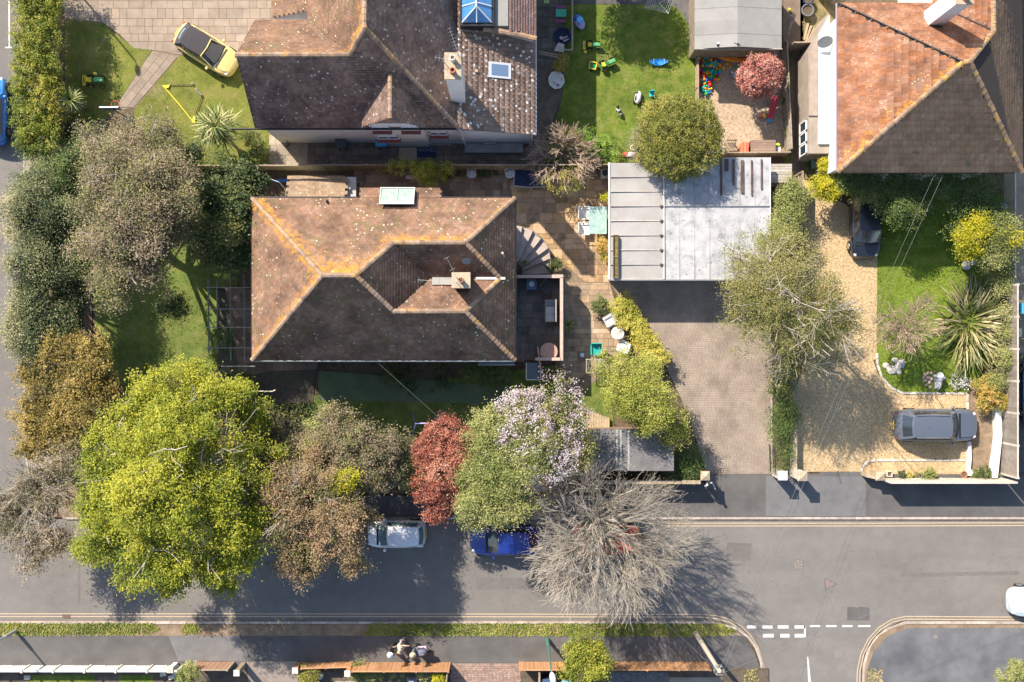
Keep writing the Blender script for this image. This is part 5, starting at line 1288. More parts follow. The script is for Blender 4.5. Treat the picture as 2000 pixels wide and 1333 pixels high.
# low planting
for lab, lbs_, nn_, mm_, sd_ in (
    ('leafy green climbing plant hanging over the boundary fence north of the main house', [(835, 335, 26, 2.3), (850, 345, 18, 2.1), (815, 330, 16, 2.2), (775, 330, 18, 2.2), (745, 328, 12, 2.1), (870, 330, 14, 2.1), (795, 325, 14, 2.1)], 9000, YGRN, 50),
    ('dark leafy shrubs in the shaded bed against the south wall of the main house', [(800, 735, 30, 1.2), (760, 730, 22, 1.0), (855, 735, 24, 1.1)], 6000, DARKG, 51),
    ('round green shrub with yellow tips in the shaded south bed, left of the glass canopy', [(935, 725, 28, 1.6), (960, 735, 26, 1.4), (915, 730, 18, 1.2), (985, 740, 20, 1.2)], 9000, GREENM, 52),
    ('low potted shrubs clustered at the top end of the yellow hedge', [(1172, 592, 13, .9), (1165, 600, 10, .8), (1182, 600, 9, .7)], 2500, GREENM, 53),
    ('small leafy shrub between the cordyline trunk and the fence', [(497, 275, 18, 1.4), (510, 290, 14, 1.1), (485, 265, 12, 1.2), (500, 312, 18, 1.0)], 5500, GREENM, 54),
    ('low green plants lining the base of the boundary fence, left part', [(440, 315, 20, .8), (470, 318, 18, .8), (410, 312, 18, .7)], 4000, GREENM, 55),
    ('dark bushes in the shaded gap under the top left dusky tree', [(150, 250, 26, 1.4), (125, 270, 26, 1.6), (95, 350, 26, 2)], 8000, DARKG, 56),
    ('tangle of small green shrubs between pergola and lime-green tree', [(450, 745, 26, 1.6), (480, 740, 20, 1.4), (425, 650, 20, 2.7), (440, 660, 22, 2.8), (410, 602, 14, 2.7)], 7000, GREENM, 57),
    ('flowering plants at the corner post of the side patio railings', [(1098, 122, 13, .8), (1090, 130, 9, .7)], 1800, ORGN, 58),
    ('climbing shrub growing at the garage west wall, lower part', [(1178, 480, 12, 1.2), (1176, 495, 10, 1.0), (1180, 505, 9, 1.0)], 2200, ORGN, 59),
    ('small yellow climber at the garage west wall beside the dining table', [(1184, 386, 8, 1.5)], 700, YELL, 60),
    ('cream-green bush in the front garden left of the brown slatted gate', [(368, 1318, 18, 1.8), (372, 1305, 12, 1.7), (360, 1328, 14, 1.6)], 5000, APPLE, 61),
    ('mustard-yellow bush behind the short orange fence', [(597, 1325, 20, 1.2), (610, 1320, 14, 1.1)], 4500, TOPI, 62),
    ('untidy green shrubs behind the long orange fence, left end', [(705, 1318, 20, 1.0), (730, 1320, 16, .9), (690, 1312, 10, .9), (775, 1318, 14, .9), (830, 1316, 16, 1.0)], 5500, APPLE, 63),
    ('bright yellow bush behind the right end of the long orange fence', [(858, 1330, 14, 1.4)], 1500, YELL, 64),
    ('rounded green bush at the bottom right corner of the photo', [(1985, 1318, 24, 1.8), (1970, 1330, 20, 1.5), (2005, 1325, 24, 1.8)], 7500, APPLE, 65),
    ('ragged green plants along the garden wall of the alley by the play pit', [(1555, 395, 10, 1.2), (1560, 430, 10, 1.2), (1533, 200, 6, .7), (1533, 260, 7, .7)], 2200, GREENM, 66),
    ('low green plants along the lower end of the bare bed', [(1925, 925, 12, .5), (1905, 928, 10, .4), (1940, 926, 9, .4)], 1500, GREENM, 67),
    ('weedy green tuft on the alley side of the cream bins', [(1590, 230, 8, .7), (1585, 262, 8, .7), (1595, 180, 7, .6)], 1400, GREENM, 68),
    ('foliage tuft in the shade beside the tall terrace steps', [(1088, 515, 10, .8), (1080, 520, 9, .7), (1020, 515, 9, 1.5)], 1600, DARKG, 69)):
    tree(lab, 'plant', lbs_, nn_, .055, mm_, seed=sd_, name='shrub', r0=.03, clump=.16, twigs=1)

tree('dark tangled undergrowth between the lime-green tree and the bronze tree', 'bush', [(520, 850, 40, 3), (545, 880, 34, 3.2), (490, 830, 30, 2.8), (560, 905, 26, 3.2)], 14000, .08, PURP, seed=75, name='bush', m2=DARKG, f2=.8)
# ---- leafless crowns built twig by twig
def bare(label, base, cpx, cpy, rx, ry, top, n0, levels, m, r0=.12, seed=1, name='bare_tree', fork=1.6, splits=4, twig=.011, droop=0.0, cat='tree'):
    rnd = random.Random(seed)
    b = W(*base); t = thing(name, label, cat, b)
    c = W(cpx, cpy, top * .6); k = (CAM_H - top * .6) / CAM_H * SPX
    RX, RY = rx * k, ry * k
    S = []; T = []
    f = Vector((b.x + (c.x - b.x) * .3, b.y + (c.y - b.y) * .3, fork))
    T.append((b, f, r0 * 1.2, r0))
    def grow(p, d, ln, r, lv):
        q = p; r_ = r
        ns = 2
        for i in range(ns):
            d = (d + Vector((rnd.gauss(0, .16), rnd.gauss(0, .16), rnd.gauss(.02 - droop, .12)))).normalized()
            q2 = q + d * ln / ns; r2 = max(twig, r_ * .82)
            (T if lv < 2 else S).append((q, q2, r_, r2)); q, r_ = q2, r2
        if lv >= levels: return
        if ((q.x - c.x) / RX) ** 2 + ((q.y - c.y) / RY) ** 2 > 1.08 or q.z > top: return
        for s_ in range(splits + (1 if rnd.random() < .22 else 0)):
            a = rnd.gauss(0, .46); e = rnd.gauss(.05, .32)
            out = Vector(((q.x - c.x) / RX, (q.y - c.y) / RY, 0)) 
            rad = min(out.length, 1.2)
            dd = Vector((d.x * math.cos(a) - d.y * math.sin(a), d.x * math.sin(a) + d.y * math.cos(a), d.z + e + (.25 if rad > .85 else 0)))
            if q.z > top - .6: dd.z = abs(dd.z) * .15
            dd = dd + Vector((out.x, out.y, 0)) * .22
            st = p.lerp(q, rnd.uniform(.35, 1.0)) if s_ else q
            grow(st, dd.normalized(), ln * rnd.uniform(.6, .85), r_ * .62, lv + 1)
    for i in range(n0):
        a = 2 * PI * (i + rnd.uniform(-.3, .3)) / n0
        el = rnd.uniform(.35, 1.1)
        tgt = Vector((c.x + math.cos(a) * RX * .55, c.y + math.sin(a) * RY * .55, fork + (top - fork) * rnd.uniform(.35, .7)))
        d = (tgt - f).normalized(); grow(f, d, (tgt - f).length * .62, r0 * .5, 0)
    for i in range(max(2, n0 // 3)):
        grow(f, Vector((rnd.gauss(0, .3), rnd.gauss(0, .3), 1)).normalized(), (top - fork) * .45, r0 * .5, 0)
    V, F = tubes([s[0][:] for s in T], [s[1][:] for s in T], [s[2] for s in T], [s[3] for s in T], 6)
    link_me('trunk', np_mesh('trunk', V, F, m), t)
    V, F = tubes([s[0][:] for s in S], [s[1][:] for s in S], [s[2] for s in S], [s[3] for s in S], 3)
    link_me('crown', np_mesh('crown', V, F, m), t)
    return t, len(S)
bt, ns_ = bare('big leafless grey tree spreading over the red car and the road', (1165, 1000), 1180, 1040, 155, 135, 7.4, 17, 5, BARK2, .24, 3, splits=3, twig=.0085)
print('twigs', ns_)
leaf_cloud('bud_cluster', bt, [lob(1180, 1040, 150, 7.4, 2.6), lob(1060, 930, 40, 5.8), lob(1290, 1010, 50, 6)], 2500, .035, leafmat('tan_bud', [(0.221, 0.179, 0.11), (0.373, 0.317, 0.221), (0.497, 0.442, 0.331), (0.552, 0.497, 0.373)]), 71, clump=.5, per=8)
bt2, ns_ = bare('leafless tan shrub arching over the boundary fence and blue trampoline', (1100, 300), 1098, 305, 70, 58, 3.0, 24, 3, BARKT, .07, 5, name='bare_shrub', fork=.5, splits=3, twig=.016, droop=.06, cat='bush')
leaf_cloud('young_leaves', bt2, [lob(1090, 355, 22, 2.2), lob(1120, 350, 26, 2.2), lob(1060, 345, 14, 2), lob(1105, 270, 20, 2.2)], 2200, .045, YGRN, 72, clump=.2)
bare('grey leafless branches threaded through the brownish-olive tree', (1550, 610), 1550, 640, 100, 90, 8.2, 9, 4, BARK2, .1, 8, name='bare_tree', fork=3.0, splits=2, twig=.012)
bare('thin pinkish bare tree right of the gravel path', (1755, 640), 1765, 625, 62, 62, 4.0, 10, 5, BARKT, .06, 9, name='bare_tree', fork=1.0, splits=2, twig=.010)
bare('pale dead branches poking out of the lime-green tree on its right side', (430, 900), 445, 900, 75, 90, 9.6, 7, 3, BARKP, .11, 10, name='bare_tree', fork=5.5, splits=2, twig=.016)
bare('pale twiggy branches within the bronze-brown tree', (600, 960), 600, 970, 70, 70, 8.2, 6, 3, BARKP, .08, 12, name='bare_tree', fork=5.0, splits=2, twig=.014)
bare('grey twigs between the road corner and the sparse brown tree', (120, 890), 80, 960, 90, 90, 5.6, 9, 4, BARKP, .09, 13, name='bare_tree', fork=2.4, splits=2, twig=.012)
bare('tangled bare branches between the olive tree and the red maple', (790, 925), 795, 925, 45, 50, 4.6, 8, 4, BARKG, .05, 14, name='bare_tree', fork=1.5, splits=2, twig=.012)
bare('bare twigs between the pale green tree and the magnolia, above the road', (1045, 945), 1040, 935, 50, 60, 5.6, 8, 4, BARKT, .05, 15, name='bare_tree', fork=2.5, splits=2, twig=.012)

# ---- sword-leaved plants: every leaf is its own piece
def blade(key, ln, w, arch, m, segs=5, fold=.25):
    if key in _unit: return _unit[key]
    mb = MB(); vs = []
    for i in range(segs + 1):
        s = i / segs; x = ln * (math.sin(s * arch) / arch if arch else s); z = ln * ((1 - math.cos(s * arch)) / arch if arch else 0) * -1
        ww = w * (1 - s ** 2.2) * (.55 + .9 * min(s * 3, 1) * .5) + .002
        vs += [(x, -ww, z), (x, 0, z - ww * fold), (x, ww, z)]
    fs = []
    for i in range(segs):
        for jx in (0, 1): fs.append((i * 3 + jx, i * 3 + jx + 1, i * 3 + 4 + jx, i * 3 + 3 + jx))
    mb.add(vs, fs); _unit[key] = mb.mesh('leaf', m); return _unit[key]
BL_C = leafmat('blade_cordyline', [(0.066, 0.11, 0.022), (0.176, 0.22, 0.055), (0.352, 0.352, 0.132), (0.462, 0.44, 0.22)], tr=.15)
BL_P = leafmat('blade_phormium', [(0.0575, 0.092, 0.023), (0.172, 0.178, 0.0575), (0.368, 0.31, 0.149), (0.506, 0.414, 0.241)], tr=.12, rough=.4)
def rosette(t, c, n, ln, w, key, m, seed, e0=-.1, e1=1.35, sx=1.0):
    rnd = random.Random(seed)
    for i in range(n):
        a = 2 * PI * (i * .618034) + rnd.uniform(-.15, .15); f = (i + .5) / n
        el = e0 + (e1 - e0) * f ** 1.1
        l = rnd.uniform(.8, 1.1); v = i % 3
        me = blade((key, v), ln, w, (.7, .45, .95)[v], m)
        M = Matrix.Translation(Vector(c)) @ Matrix.Rotation(a, 4, 'Z') @ Matrix.Rotation(-el, 4, 'Y') @ Matrix.Rotation(rnd.uniform(-.5, .5), 4, 'X') @ Matrix.Diagonal((l, rnd.uniform(.8, 1.2), l, 1))
        inst('leaf', me, t, M)
c = W(139, 196, 1.9); t = thing('cordyline_palm', 'small round spiky palm with cream-green leaves beside the clipped hedge', 'palm', (c.x, c.y, 0))
MB().tube((c.x, c.y, 0), (c.x, c.y, 1.9), .09, .07, 8).build('trunk', BARK, t)
rosette(t, (c.x, c.y, 1.9), 110, .86, .038, 'cord', BL_C, 1)
c = W(422, 252, 2.6); t = thing('cordyline_palm', 'large many-headed palm with long grey-green leaves on the front lawn', 'palm', W(440, 262))
b_ = W(442, 265)
rnd = random.Random(4); trk = MB()
for i, (dx, dy, hh) in enumerate(((-12, -8, 2.7), (8, -16, 2.8), (18, 2, 2.4), (0, 12, 2.6), (-14, 14, 2.2), (20, 22, 2.0), (2, -2, 3.1), (30, -10, 1.9))):
    q = W(418 + dx, 250 + dy, hh); trk.tube(b_ + Vector((0, 0, .9)), q, .06, .045, 6)
    rosette(t, q, 40, 1.1, .036, 'cord2', BL_C, 20 + i, e0=-.3)
trk.tube(b_, b_ + Vector((0, 0, .9)), .12, .08, 8); trk.build('trunk', BARK, t)
t = thing('phormium', 'huge sprawling clump of striped sword-shaped leaves by the east fence', 'plant', W(1888, 640))
rnd = random.Random(9)
for i in range(292):
    a = rnd.uniform(0, 2 * PI); rr = rnd.random() ** .5
    px_ = 1892 + math.cos(a) * 38 * rr; py_ = 632 - math.sin(a) * 58 * rr
    q = W(px_, py_, .25)
    out = math.atan2(math.sin(a) * 1.2, math.cos(a)) + rnd.gauss(0, .25)
    el = 1.3 - .62 * rr + rnd.uniform(-.12, .12)
    v = rnd.randrange(3); me = blade(('pho', v), 1.75, .048, (.75, .5, .95)[v], BL_P, 6)
    l = rnd.uniform(.75, 1.1)
    inst('leaf', me, t, Matrix.Translation(q) @ Matrix.Rotation(out, 4, 'Z') @ Matrix.Rotation(-el, 4, 'Y') @ Matrix.Rotation(rnd.uniform(-.6, .6), 4, 'X') @ Matrix.Diagonal((l, rnd.uniform(.8, 1.3), l, 1)))
c = W(1109, 637, .5); t = thing('small_palm', 'small grassy palm beside the terrace wall on the patio', 'palm', (c.x, c.y, 0))
rosette(t, (c.x, c.y, .35), 50, .55, .022, 'cord3', BL_C, 40, e0=.0)

# ---- grass as real blades: lawns and the roadside verges
def grass(label, polys, dens, ln, m, seed, name='grass', z=.02, sizes=1.0):
    rs = np.random.RandomState(seed); P = []
    for poly in polys:
        q = P2(poly); xs = [p[0] for p in q]; ys = [p[1] for p in q]
        A = (max(xs) - min(xs)) * (max(ys) - min(ys)); n = int(A * dens)
        x = rs.uniform(min(xs), max(xs), n); y = rs.uniform(min(ys), max(ys), n)
        k = in_poly(x, y, q); P.append(np.stack([x[k], y[k]], 1))
    P = np.concatenate(P); N = len(P)
    a = rs.uniform(0, 6.283, N); l = ln * rs.uniform(.6, 1.5, N) * sizes
    patch = .5 + .28 * np.sin(P[:, 0] * 1.3 + 2 * np.sin(P[:, 1] * .9)) * np.sin(P[:, 1] * 1.1 + 1.5 * np.sin(P[:, 0] * .7)) + rs.normal(size=N) * .18
    d = np.stack([np.cos(a), np.sin(a)], 1); s = np.stack([-d[:, 1], d[:, 0]], 1) * (l * .3)[:, None]
    z0 = np.full(N, z)
    V = np.stack([np.c_[P - s, z0], np.c_[P + s, z0], np.c_[P + d * l[:, None] * .8, z0 + l * .75]], 1).reshape(-1, 3)
    me = np_mesh(name, V, np.arange(N * 3).reshape(-1, 3), m, np.repeat(np.clip(patch, .02, 1), 3))
    o = bpy.data.objects.new(name, me); COL.objects.link(o)
    props(o, label, 'grass', None, 'stuff')
grass('rough green grass strip along the far pavement edge', [[(-5, 1216), (300, 1216), (312, 1226), (300, 1238), (-5, 1240)], [(356, 1217), (392, 1217), (390, 1237), (358, 1237)],
      [(722, 1217), (1410, 1217), (1440, 1233), (1400, 1242), (712, 1240)]], 480, .10, GRASSB, 81, z=PV)
grass('weedy grass at the side street corners', [[(1452, 1308), (1478, 1304), (1482, 1345), (1450, 1345)], [(1692, 1305), (1722, 1306), (1722, 1345), (1694, 1345)]], 300, .1, DRYB, 82, z=PV)
grass('short lawn grass left of the gabled house', [[(262, 215), (352, 112), (480, 112), (526, 240), (526, 322), (400, 330), (300, 300), (262, 240)], [(128, 38), (200, 45), (262, 95), (294, 98), (222, 215), (205, 232), (128, 235)]], 90, .045, leafmat('short_grass', [(0.0828, 0.117, 0.011), (0.172, 0.207, 0.0207), (0.276, 0.269, 0.0414), (0.345, 0.304, 0.0828)]), 83)
grass('lush green lawn grass of the toy-strewn back garden', [[(1100, 18), (1128, 8), (1306, 8), (1352, 60), (1355, 318), (1080, 318), (1080, 255), (1098, 190)]], 110, .05, leafmat('lush_grass', [(0.0552, 0.117, 0.00552), (0.131, 0.221, 0.011), (0.221, 0.297, 0.0193), (0.331, 0.345, 0.069)]), 84)
grass('bright tufty lawn grass in front of the orange-roofed house', [[(1714, 400), (1960, 400), (1960, 640), (1888, 766), (1756, 766), (1716, 735)]], 100, .07, leafmat('lush_grass', [(0, 0, 0)] * 2), 85)
grass('mossy lawn grass in the main house west garden', [[(190, 470), (452, 470), (440, 720), (200, 740)], [(600, 792), (1180, 760), (1180, 850), (600, 850)]], 60, .06, leafmat('moss_grass', [(0.0345, 0.069, 0.011), (0.0966, 0.145, 0.0193), (0.179, 0.214, 0.0414), (0.248, 0.248, 0.0828)]), 86)
grass('weeds on the alley ground', [[(1530, 100), (1546, 100), (1546, 345), (1530, 345)], [(1566, 40), (1600, 40), (1595, 100), (1566, 100)]], 140, .06, DRYB, 87)
grass('front garden grass behind the white panel wall', [[(55, 1318), (185, 1318), (190, 1345), (52, 1345)], [(235, 1318), (300, 1318), (300, 1345), (232, 1345)]], 200, .06, GRASSB, 88, z=.11)
grass('dark ivy and leaf litter covering the beds under the roadside trees', [[(62, 300), (180, 340), (182, 480), (150, 700), (180, 900), (640, 850), (1150, 850), (1150, 925), (700, 962), (130, 990), (62, 930)], [(330, 335), (500, 335), (500, 480), (330, 480)], [(480, 790), (620, 785), (620, 850), (480, 850)]], 130, .16, DARKG, 95, name='ground_cover')
# ------------------------------------------------------------------ vehicles
TYRE = mat('tyre_rubber', [(0.018, 0.018, 0.018)], rough=.85)
RIMM = mat('alloy_rim', [(0.45, 0.46, 0.47)], rough=.35, metal=.8)
LAMPG = mat('headlamp_glass', [(0.62, 0.64, 0.66)], rough=.12, spec=.8)
LAMPR = mat('tail_lamp_red', [(0.45, 0.02, 0.015)], rough=.2)
CGLASS = mat('car_glass', [(0.025, 0.032, 0.04)], rough=.05, spec=1.0)
CGLASS2 = mat('car_glass_teal', [(0.10, 0.16, 0.18)], rough=.06, spec=1.0)
TRIM = mat('black_trim', [(0.02, 0.02, 0.02)], rough=.5)

def car(label, pos, heading, L, Wd, H, pm, roof_m=None, belt=.92, hood=.30, wsb=.24, wst=.10, rgt=-.34, rgb=-.44, nose=.70, tail=.78, glass=CGLASS, bar=None, name='parked_car', z=0.0, zb=.18, group=None, rail=False, plate=True, soft=False, hoodz=.86, deckz=.92, rails_m=None):
    """x forward; wsb/wst = windscreen base/top, rgt/rgb = rear glass top/base as fractions of L from the centre"""
    b = W(*pos); t = thing(name, label, 'car', (b.x, b.y, z), group)
    t.rotation_euler = (0, 0, 0)
    hw = Wd / 2; n = 25
    M0 = Matrix.Translation((b.x, b.y, z)) @ Matrix.Rotation(R(heading), 4, 'Z')
    def T(mb): mb.v = [tuple(M0 @ Vector(v)) for v in mb.v]; return mb
    def width(s):
        a = abs(s)
        if a < .62: return 1.0 - .03 * (a / .62) ** 2
        u = (a - .62) / .38; e = nose if s > 0 else tail
        return .97 * (1 - (1 - e) * u ** 2.2) * (1.0 if u < .85 else 1 - .55 * ((u - .85) / .15) ** 2)
    hz = H * .56 * hoodz; dz = H * .56 * deckz; bz = H * .58
    def topz(s):
        x = s / 2
        if x > wsb: u = (x - wsb) / (.5 - wsb); return hz + (bz - hz) * (1 - u) ** 1.5 - .20 * u ** 3.0
        if x < rgb: u = (rgb - x) / (rgb + .5 + 1e-6); return dz + (bz - dz) * (1 - min(u, 1)) - .16 * min(u, 1) ** 3
        return bz
    st = [math.sin(PI / 2 * (-1 + 2 * i / (n - 1))) for i in range(n)]
    st = [.35 * s + .65 * (-1 + 2 * i / (n - 1)) for i, s in enumerate(st)]
    rings = []
    for s in st:
        w = hw * width(s); tz = topz(s); x = s * L / 2
        pull = (abs(s) ** 8) * .10 * (-1 if s > 0 else 1)
        half = [(0, zb), (w * .86, zb), (w * .97, zb + .10), (w, .42 * tz / .8), (w * 1.0, tz * .72), (w * .965, tz * .90), (w * .90, tz * .97), (w * .74, tz + .012), (w * .4, tz + .035), (0, tz + .042)]
        ring = [(x, y, z_) for y, z_ in half] + [(x, -y, z_) for y, z_ in half[-2:0:-1]]
        ring = [(q[0] + (pull if q[2] > .6 * tz else 0), q[1], q[2]) for q in ring]
        rings.append(ring)
    k = len(rings[0]); mb = MB()
    fs = [(i * k + j_, i * k + (j_ + 1) % k, (i + 1) * k + (j_ + 1) % k, (i + 1) * k + j_) for i in range(n - 1) for j_ in range(k)]
    fs += [tuple(range(k - 1, -1, -1)), tuple((n - 1) * k + j_ for j_ in range(k))]
    mb.add([p_ for r_ in rings for p_ in r_], fs)
    o = T(mb).build('body', pm, t, smooth=True)
    sb = o.modifiers.new('s', 'SUBSURF'); sb.levels = sb.render_levels = 1
    # cabin
    x0, x1, x2, x3 = rgb * L, rgt * L, wst * L, wsb * L
    wb, wr = hw * .89, hw * .68
    cols = [-1, -.86, -.5, 0, .5, .86, 1]
    def row(xc, w, zc, bulge, crown): return [(xc + bulge * (1 - c_ * c_), c_ * w, zc + crown * (1 - c_ * c_)) for c_ in cols]
    rows_ = [row(x0, wb * .92, bz - .02, -.10, .02), row(x1, wr * .95, H - .06, -.07, .04), row((x1 * .6 + x2 * .4), wr * 1.03, H - .012, 0, .03), row(x2, wr * .98, H - .05, .07, .03), row(x3, wb * .96, bz - .02, .16, .02)]
    mb = MB(); K = len(cols)
    mb.add([p_ for r_ in rows_ for p_ in r_], [(i * K + j_, (i + 1) * K + j_, (i + 1) * K + j_ + 1, i * K + j_ + 1) for i in range(4) for j_ in range(K - 1)])
    for side in (0, K - 1):
        a = [rows_[i][side] for i in range(5)]
        base = [(x0, (wb if side else -wb), bz - .05), (x3, (wb if side else -wb), bz - .05)]
        f = [base[0], a[0], a[1], a[2], a[3], a[4], base[1]]
        mb.add(f, [tuple(range(7))] if side else [tuple(range(6, -1, -1))])
    cab = T(mb).build('cabin', pm if not soft else roof_m, t)
    def patch(r0, r1, f0, f1, c0, c1, off, nm, m, sm=True):
        ra = [Vector(a_).lerp(Vector(b_), f0) for a_, b_ in zip(rows_[r0], rows_[r1])]; rb = [Vector(a_).lerp(Vector(b_), f1) for a_, b_ in zip(rows_[r0], rows_[r1])]
        def at(rw, c_): 
            u = (c_ + 1) / 2
            for i in range(K - 1):
                if cols[i] <= c_ <= cols[i + 1] + 1e-9: return rw[i].lerp(rw[i + 1], (c_ - cols[i]) / (cols[i + 1] - cols[i]))
        cs = [c0 + (c1 - c0) * i / 8 for i in range(9)]
        A = [at(ra, c_) for c_ in cs]; B = [at(rb, c_) for c_ in cs]
        nn = (B[4] - A[4]).cross(A[5] - A[3]); nn.normalize()
        if nn.z < 0: nn = -nn
        q = MB(); q.add([v + nn * off for v in A + B], [(i, i + 1, 10 + i, 9 + i) for i in range(8)])
        return T(q).build(nm, m, t, smooth=sm)
    patch(4, 3, .10, .90, -.90, .90, .012, 'windscreen', glass)
    if not soft: patch(0, 1, .22, .88, -.84, .84, .012, 'rear_window', glass)
    rm = roof_m or pm
    rr_ = MB(); seg_ = [rows_[1], rows_[2], rows_[3]]
    rr_.add([(v[0] * (1.0), v[1] * .93, v[2] + .015) for r_ in seg_ for v in r_], [(i * K + j_, (i + 1) * K + j_, (i + 1) * K + j_ + 1, i * K + j_ + 1) for i in range(2) for j_ in range(K - 1)])
    rf = T(rr_).build('roof', rm, t, smooth=True)
    if soft:
        s2 = MB(); s2.add([Vector(v) + Vector((0, 0, .02)) for v in rows_[0]] + [Vector(v) + Vector((0, 0, .02)) for v in rows_[1]], [(i, i + 1, K + 1 + i, K + i) for i in range(K - 1)])
        T(s2).build('soft_top', rm, t, smooth=True)
        patch(0, 1, .34, .60, -.52, .52, .04, 'rear_window', mat('soft_window', [(0.10, 0.14, 0.20)], rough=.1, spec=.9))
        patch(0, 1, .62, .67, -.62, .58, .05, 'glass_strip', mat('pale_strip', [(0.45, 0.6, 0.6)], rough=.3))
    for s_ in (-1, 1):
        for xa, xb in ((x1 * .98 + .05, (x1 + x2) / 2 - .04), ((x1 + x2) / 2 + .04, x2 - .02)):
            q = MB(); zt_, zb_ = H - .14, bz + .03
            ya = wr + (wb - wr) * .12; yb = wb * .985
            q.add([(xa - .06, s_ * yb, zb_), (xb + (.22 if xb > x2 - .1 else 0), s_ * yb, zb_), (xb, s_ * (ya + .012), zt_), (xa, s_ * (ya + .012), zt_)], [(0, 1, 2, 3) if s_ < 0 else (3, 2, 1, 0)])
            T(q).build('side_window', glass, t)
        q = MB().ball((x3 - .22, s_ * (hw + .07), bz + .04), (.09, .11, .07), 10, 6); T(q).build('door_mirror', bar or pm, t, smooth=True)
        e = .5 * L
        q = MB().ball((e * .86, s_ * hw * .68, hz * .86), (.13, .10, .045), 10, 6); T(q).build('headlight', LAMPG, t, smooth=True)
        q = MB().ball((-e * .90, s_ * hw * .70, dz * .93), (.05, .10, .045), 10, 6); T(q).build('tail_light', LAMPR, t, smooth=True)
        for xw in (.31, -.30):
            c_ = Vector((xw * L, s_ * (hw - .09), .31))
            wq = MB().lathe((0, 0, 0), [(.2, -.1), (.30, -.1), (.315, -.05), (.315, .05), (.30, .1), (.2, .1)], 18)
            MM = Matrix.Translation(c_) @ Matrix.Rotation(PI / 2, 4, 'X'); wq.v = [tuple(MM @ Vector(v)) for v in wq.v]
            wo = T(wq).build('wheel', TYRE, t)
            r2_ = MB().lathe((0, 0, 0), [(.19, -.105), (.2, -.09), (.2, .09), (.19, .105)], 12); r2_.v = [tuple(MM @ Vector(v)) for v in r2_.v]; T(r2_).build('rim', RIMM, wo)
        if rail:
            q = MB().tube((x1 * .95, s_ * wr * .98, H + .03), (x2 - .12, s_ * wr * .98, H + .03), .022, n=6); T(q).build('roof_rail', rails_m or STEEL, t)
    # bonnet panel with a visible shut line
    q = MB(); us = [wsb + .035, .34, .40, .455]; vs_ = [-.74, -.4, 0, .4, .74]
    for u_ in us:
        w = hw * width(u_ * 2) * (.97 if u_ < .44 else .82)
        for v_ in vs_: q.v.append((u_ * L, v_ * w, topz(u_ * 2) + .052 + .012 * (1 - abs(v_)))); q.var.append(0)
    for i in range(3):
        for j_ in range(4): q.f.append((i * 5 + j_, (i + 1) * 5 + j_, (i + 1) * 5 + j_ + 1, i * 5 + j_ + 1)); q.mi.append(0)
    T(q).build('bonnet', pm, t, smooth=True)
    q = MB().b2(x3 + .14, -wb * .8, bz - .0, x3 + .24, wb * .8, bz + .045); T(q).build('scuttle', TRIM, t)
    if bar:
        q = MB(); q.path([Vector((x3 - .03, wb * .93, bz + .03)), Vector((x2 + .03, wr * .98, H - .02)), Vector((x2 + .10, 0, H + .025)), Vector((x2 + .03, -wr * .98, H - .02)), Vector((x3 - .03, -wb * .93, bz + .03))], .035)
        T(q).build('windscreen_frame', bar, t)
    q = MB().tube((x1 * .5, 0, H), (x1 * .5 - .12, 0, H + .12), .012, .006, 5); T(q).build('radio_aerial', TRIM, t)
    if plate:
        q = MB().b2(-L / 2 - .015, -.26, dz * .55, -L / 2 + .03, .26, dz * .55 + .11); T(q).build('number_plate', mat('plate_yellow', [(0.6, 0.42, 0.05)], rough=.5), t)
    # put the empty's own frame on the car's heading while children stay where they are
    return t
car('yellow soft-top convertible parked on the slab driveway of the top left house', (409, 103), -32, 4.05, 1.72, 1.48, paint('pale_yellow_paint', (0.74, 0.57, 0.20)), roof_m=mat('black_soft_top', [(0.05, 0.045, 0.05)], rough=.9), wsb=.235, wst=.07, rgt=-.26, rgb=-.40, nose=.62, tail=.66, bar=paint('pale_yellow_paint', (0, 0, 0)), soft=True, hoodz=.93, deckz=.96)
bpy.data.objects
p_ = W(463, 146); 
car('grey estate SUV parked facing right on the golden gravel', (1820, 829), 0, 4.95, 1.92, 1.62, paint('slate_grey_paint', (0.10, 0.115, 0.145)), wsb=.20, wst=.085, rgt=-.335, rgb=-.445, nose=.66, tail=.80, rail=True, name='parked_car', rails_m=RIMM)
car('small white hatchback parked facing left at the kerb below the red maple', (776, 1039), 180, 3.5, 1.63, 1.48, paint('white_car_paint', (0.66, 0.66, 0.66)), wsb=.24, wst=.09, rgt=-.38, rgb=-.455, nose=.72, tail=.82, glass=CGLASS2)
car('dark blue car at the kerb, its left half showing beyond the bare grey tree', (985, 1052), 180, 4.1, 1.72, 1.46, paint('royal_blue_paint', (0.012, 0.032, 0.22)), wsb=.20, wst=.06, rgt=-.34, rgb=-.45, nose=.68)
car('red car parked underneath the branches of the bare grey tree', (1180, 1050), 180, 4.15, 1.76, 1.48, paint('bright_red_paint', (0.75, 0.07, 0.025)), wsb=.20, wst=.06, rgt=-.34, rgb=-.45, nose=.68)
car('black car parked nose down on the gravel path beside the shaded east lawn', (1683, 438), -90, 4.25, 1.78, 1.5, paint('black_paint', (0.018, 0.022, 0.03)), wsb=.26, wst=.12, rgt=-.34, rgb=-.45)
car('pale silver-blue car entering at the bottom right edge on the road', (2030, 1170), 180, 4.3, 1.8, 1.5, paint('ice_blue_paint', (0.42, 0.50, 0.54)), wsb=.22, wst=.07, rgt=-.34, rgb=-.45, nose=.66)
car('bright blue car at the left edge beside the clipped hedge', (-6, 220), 90, 4.1, 1.75, 1.5, paint('azure_blue_paint', (0.03, 0.24, 0.72)), wsb=.22, wst=.09, rgt=-.36, rgb=-.45)
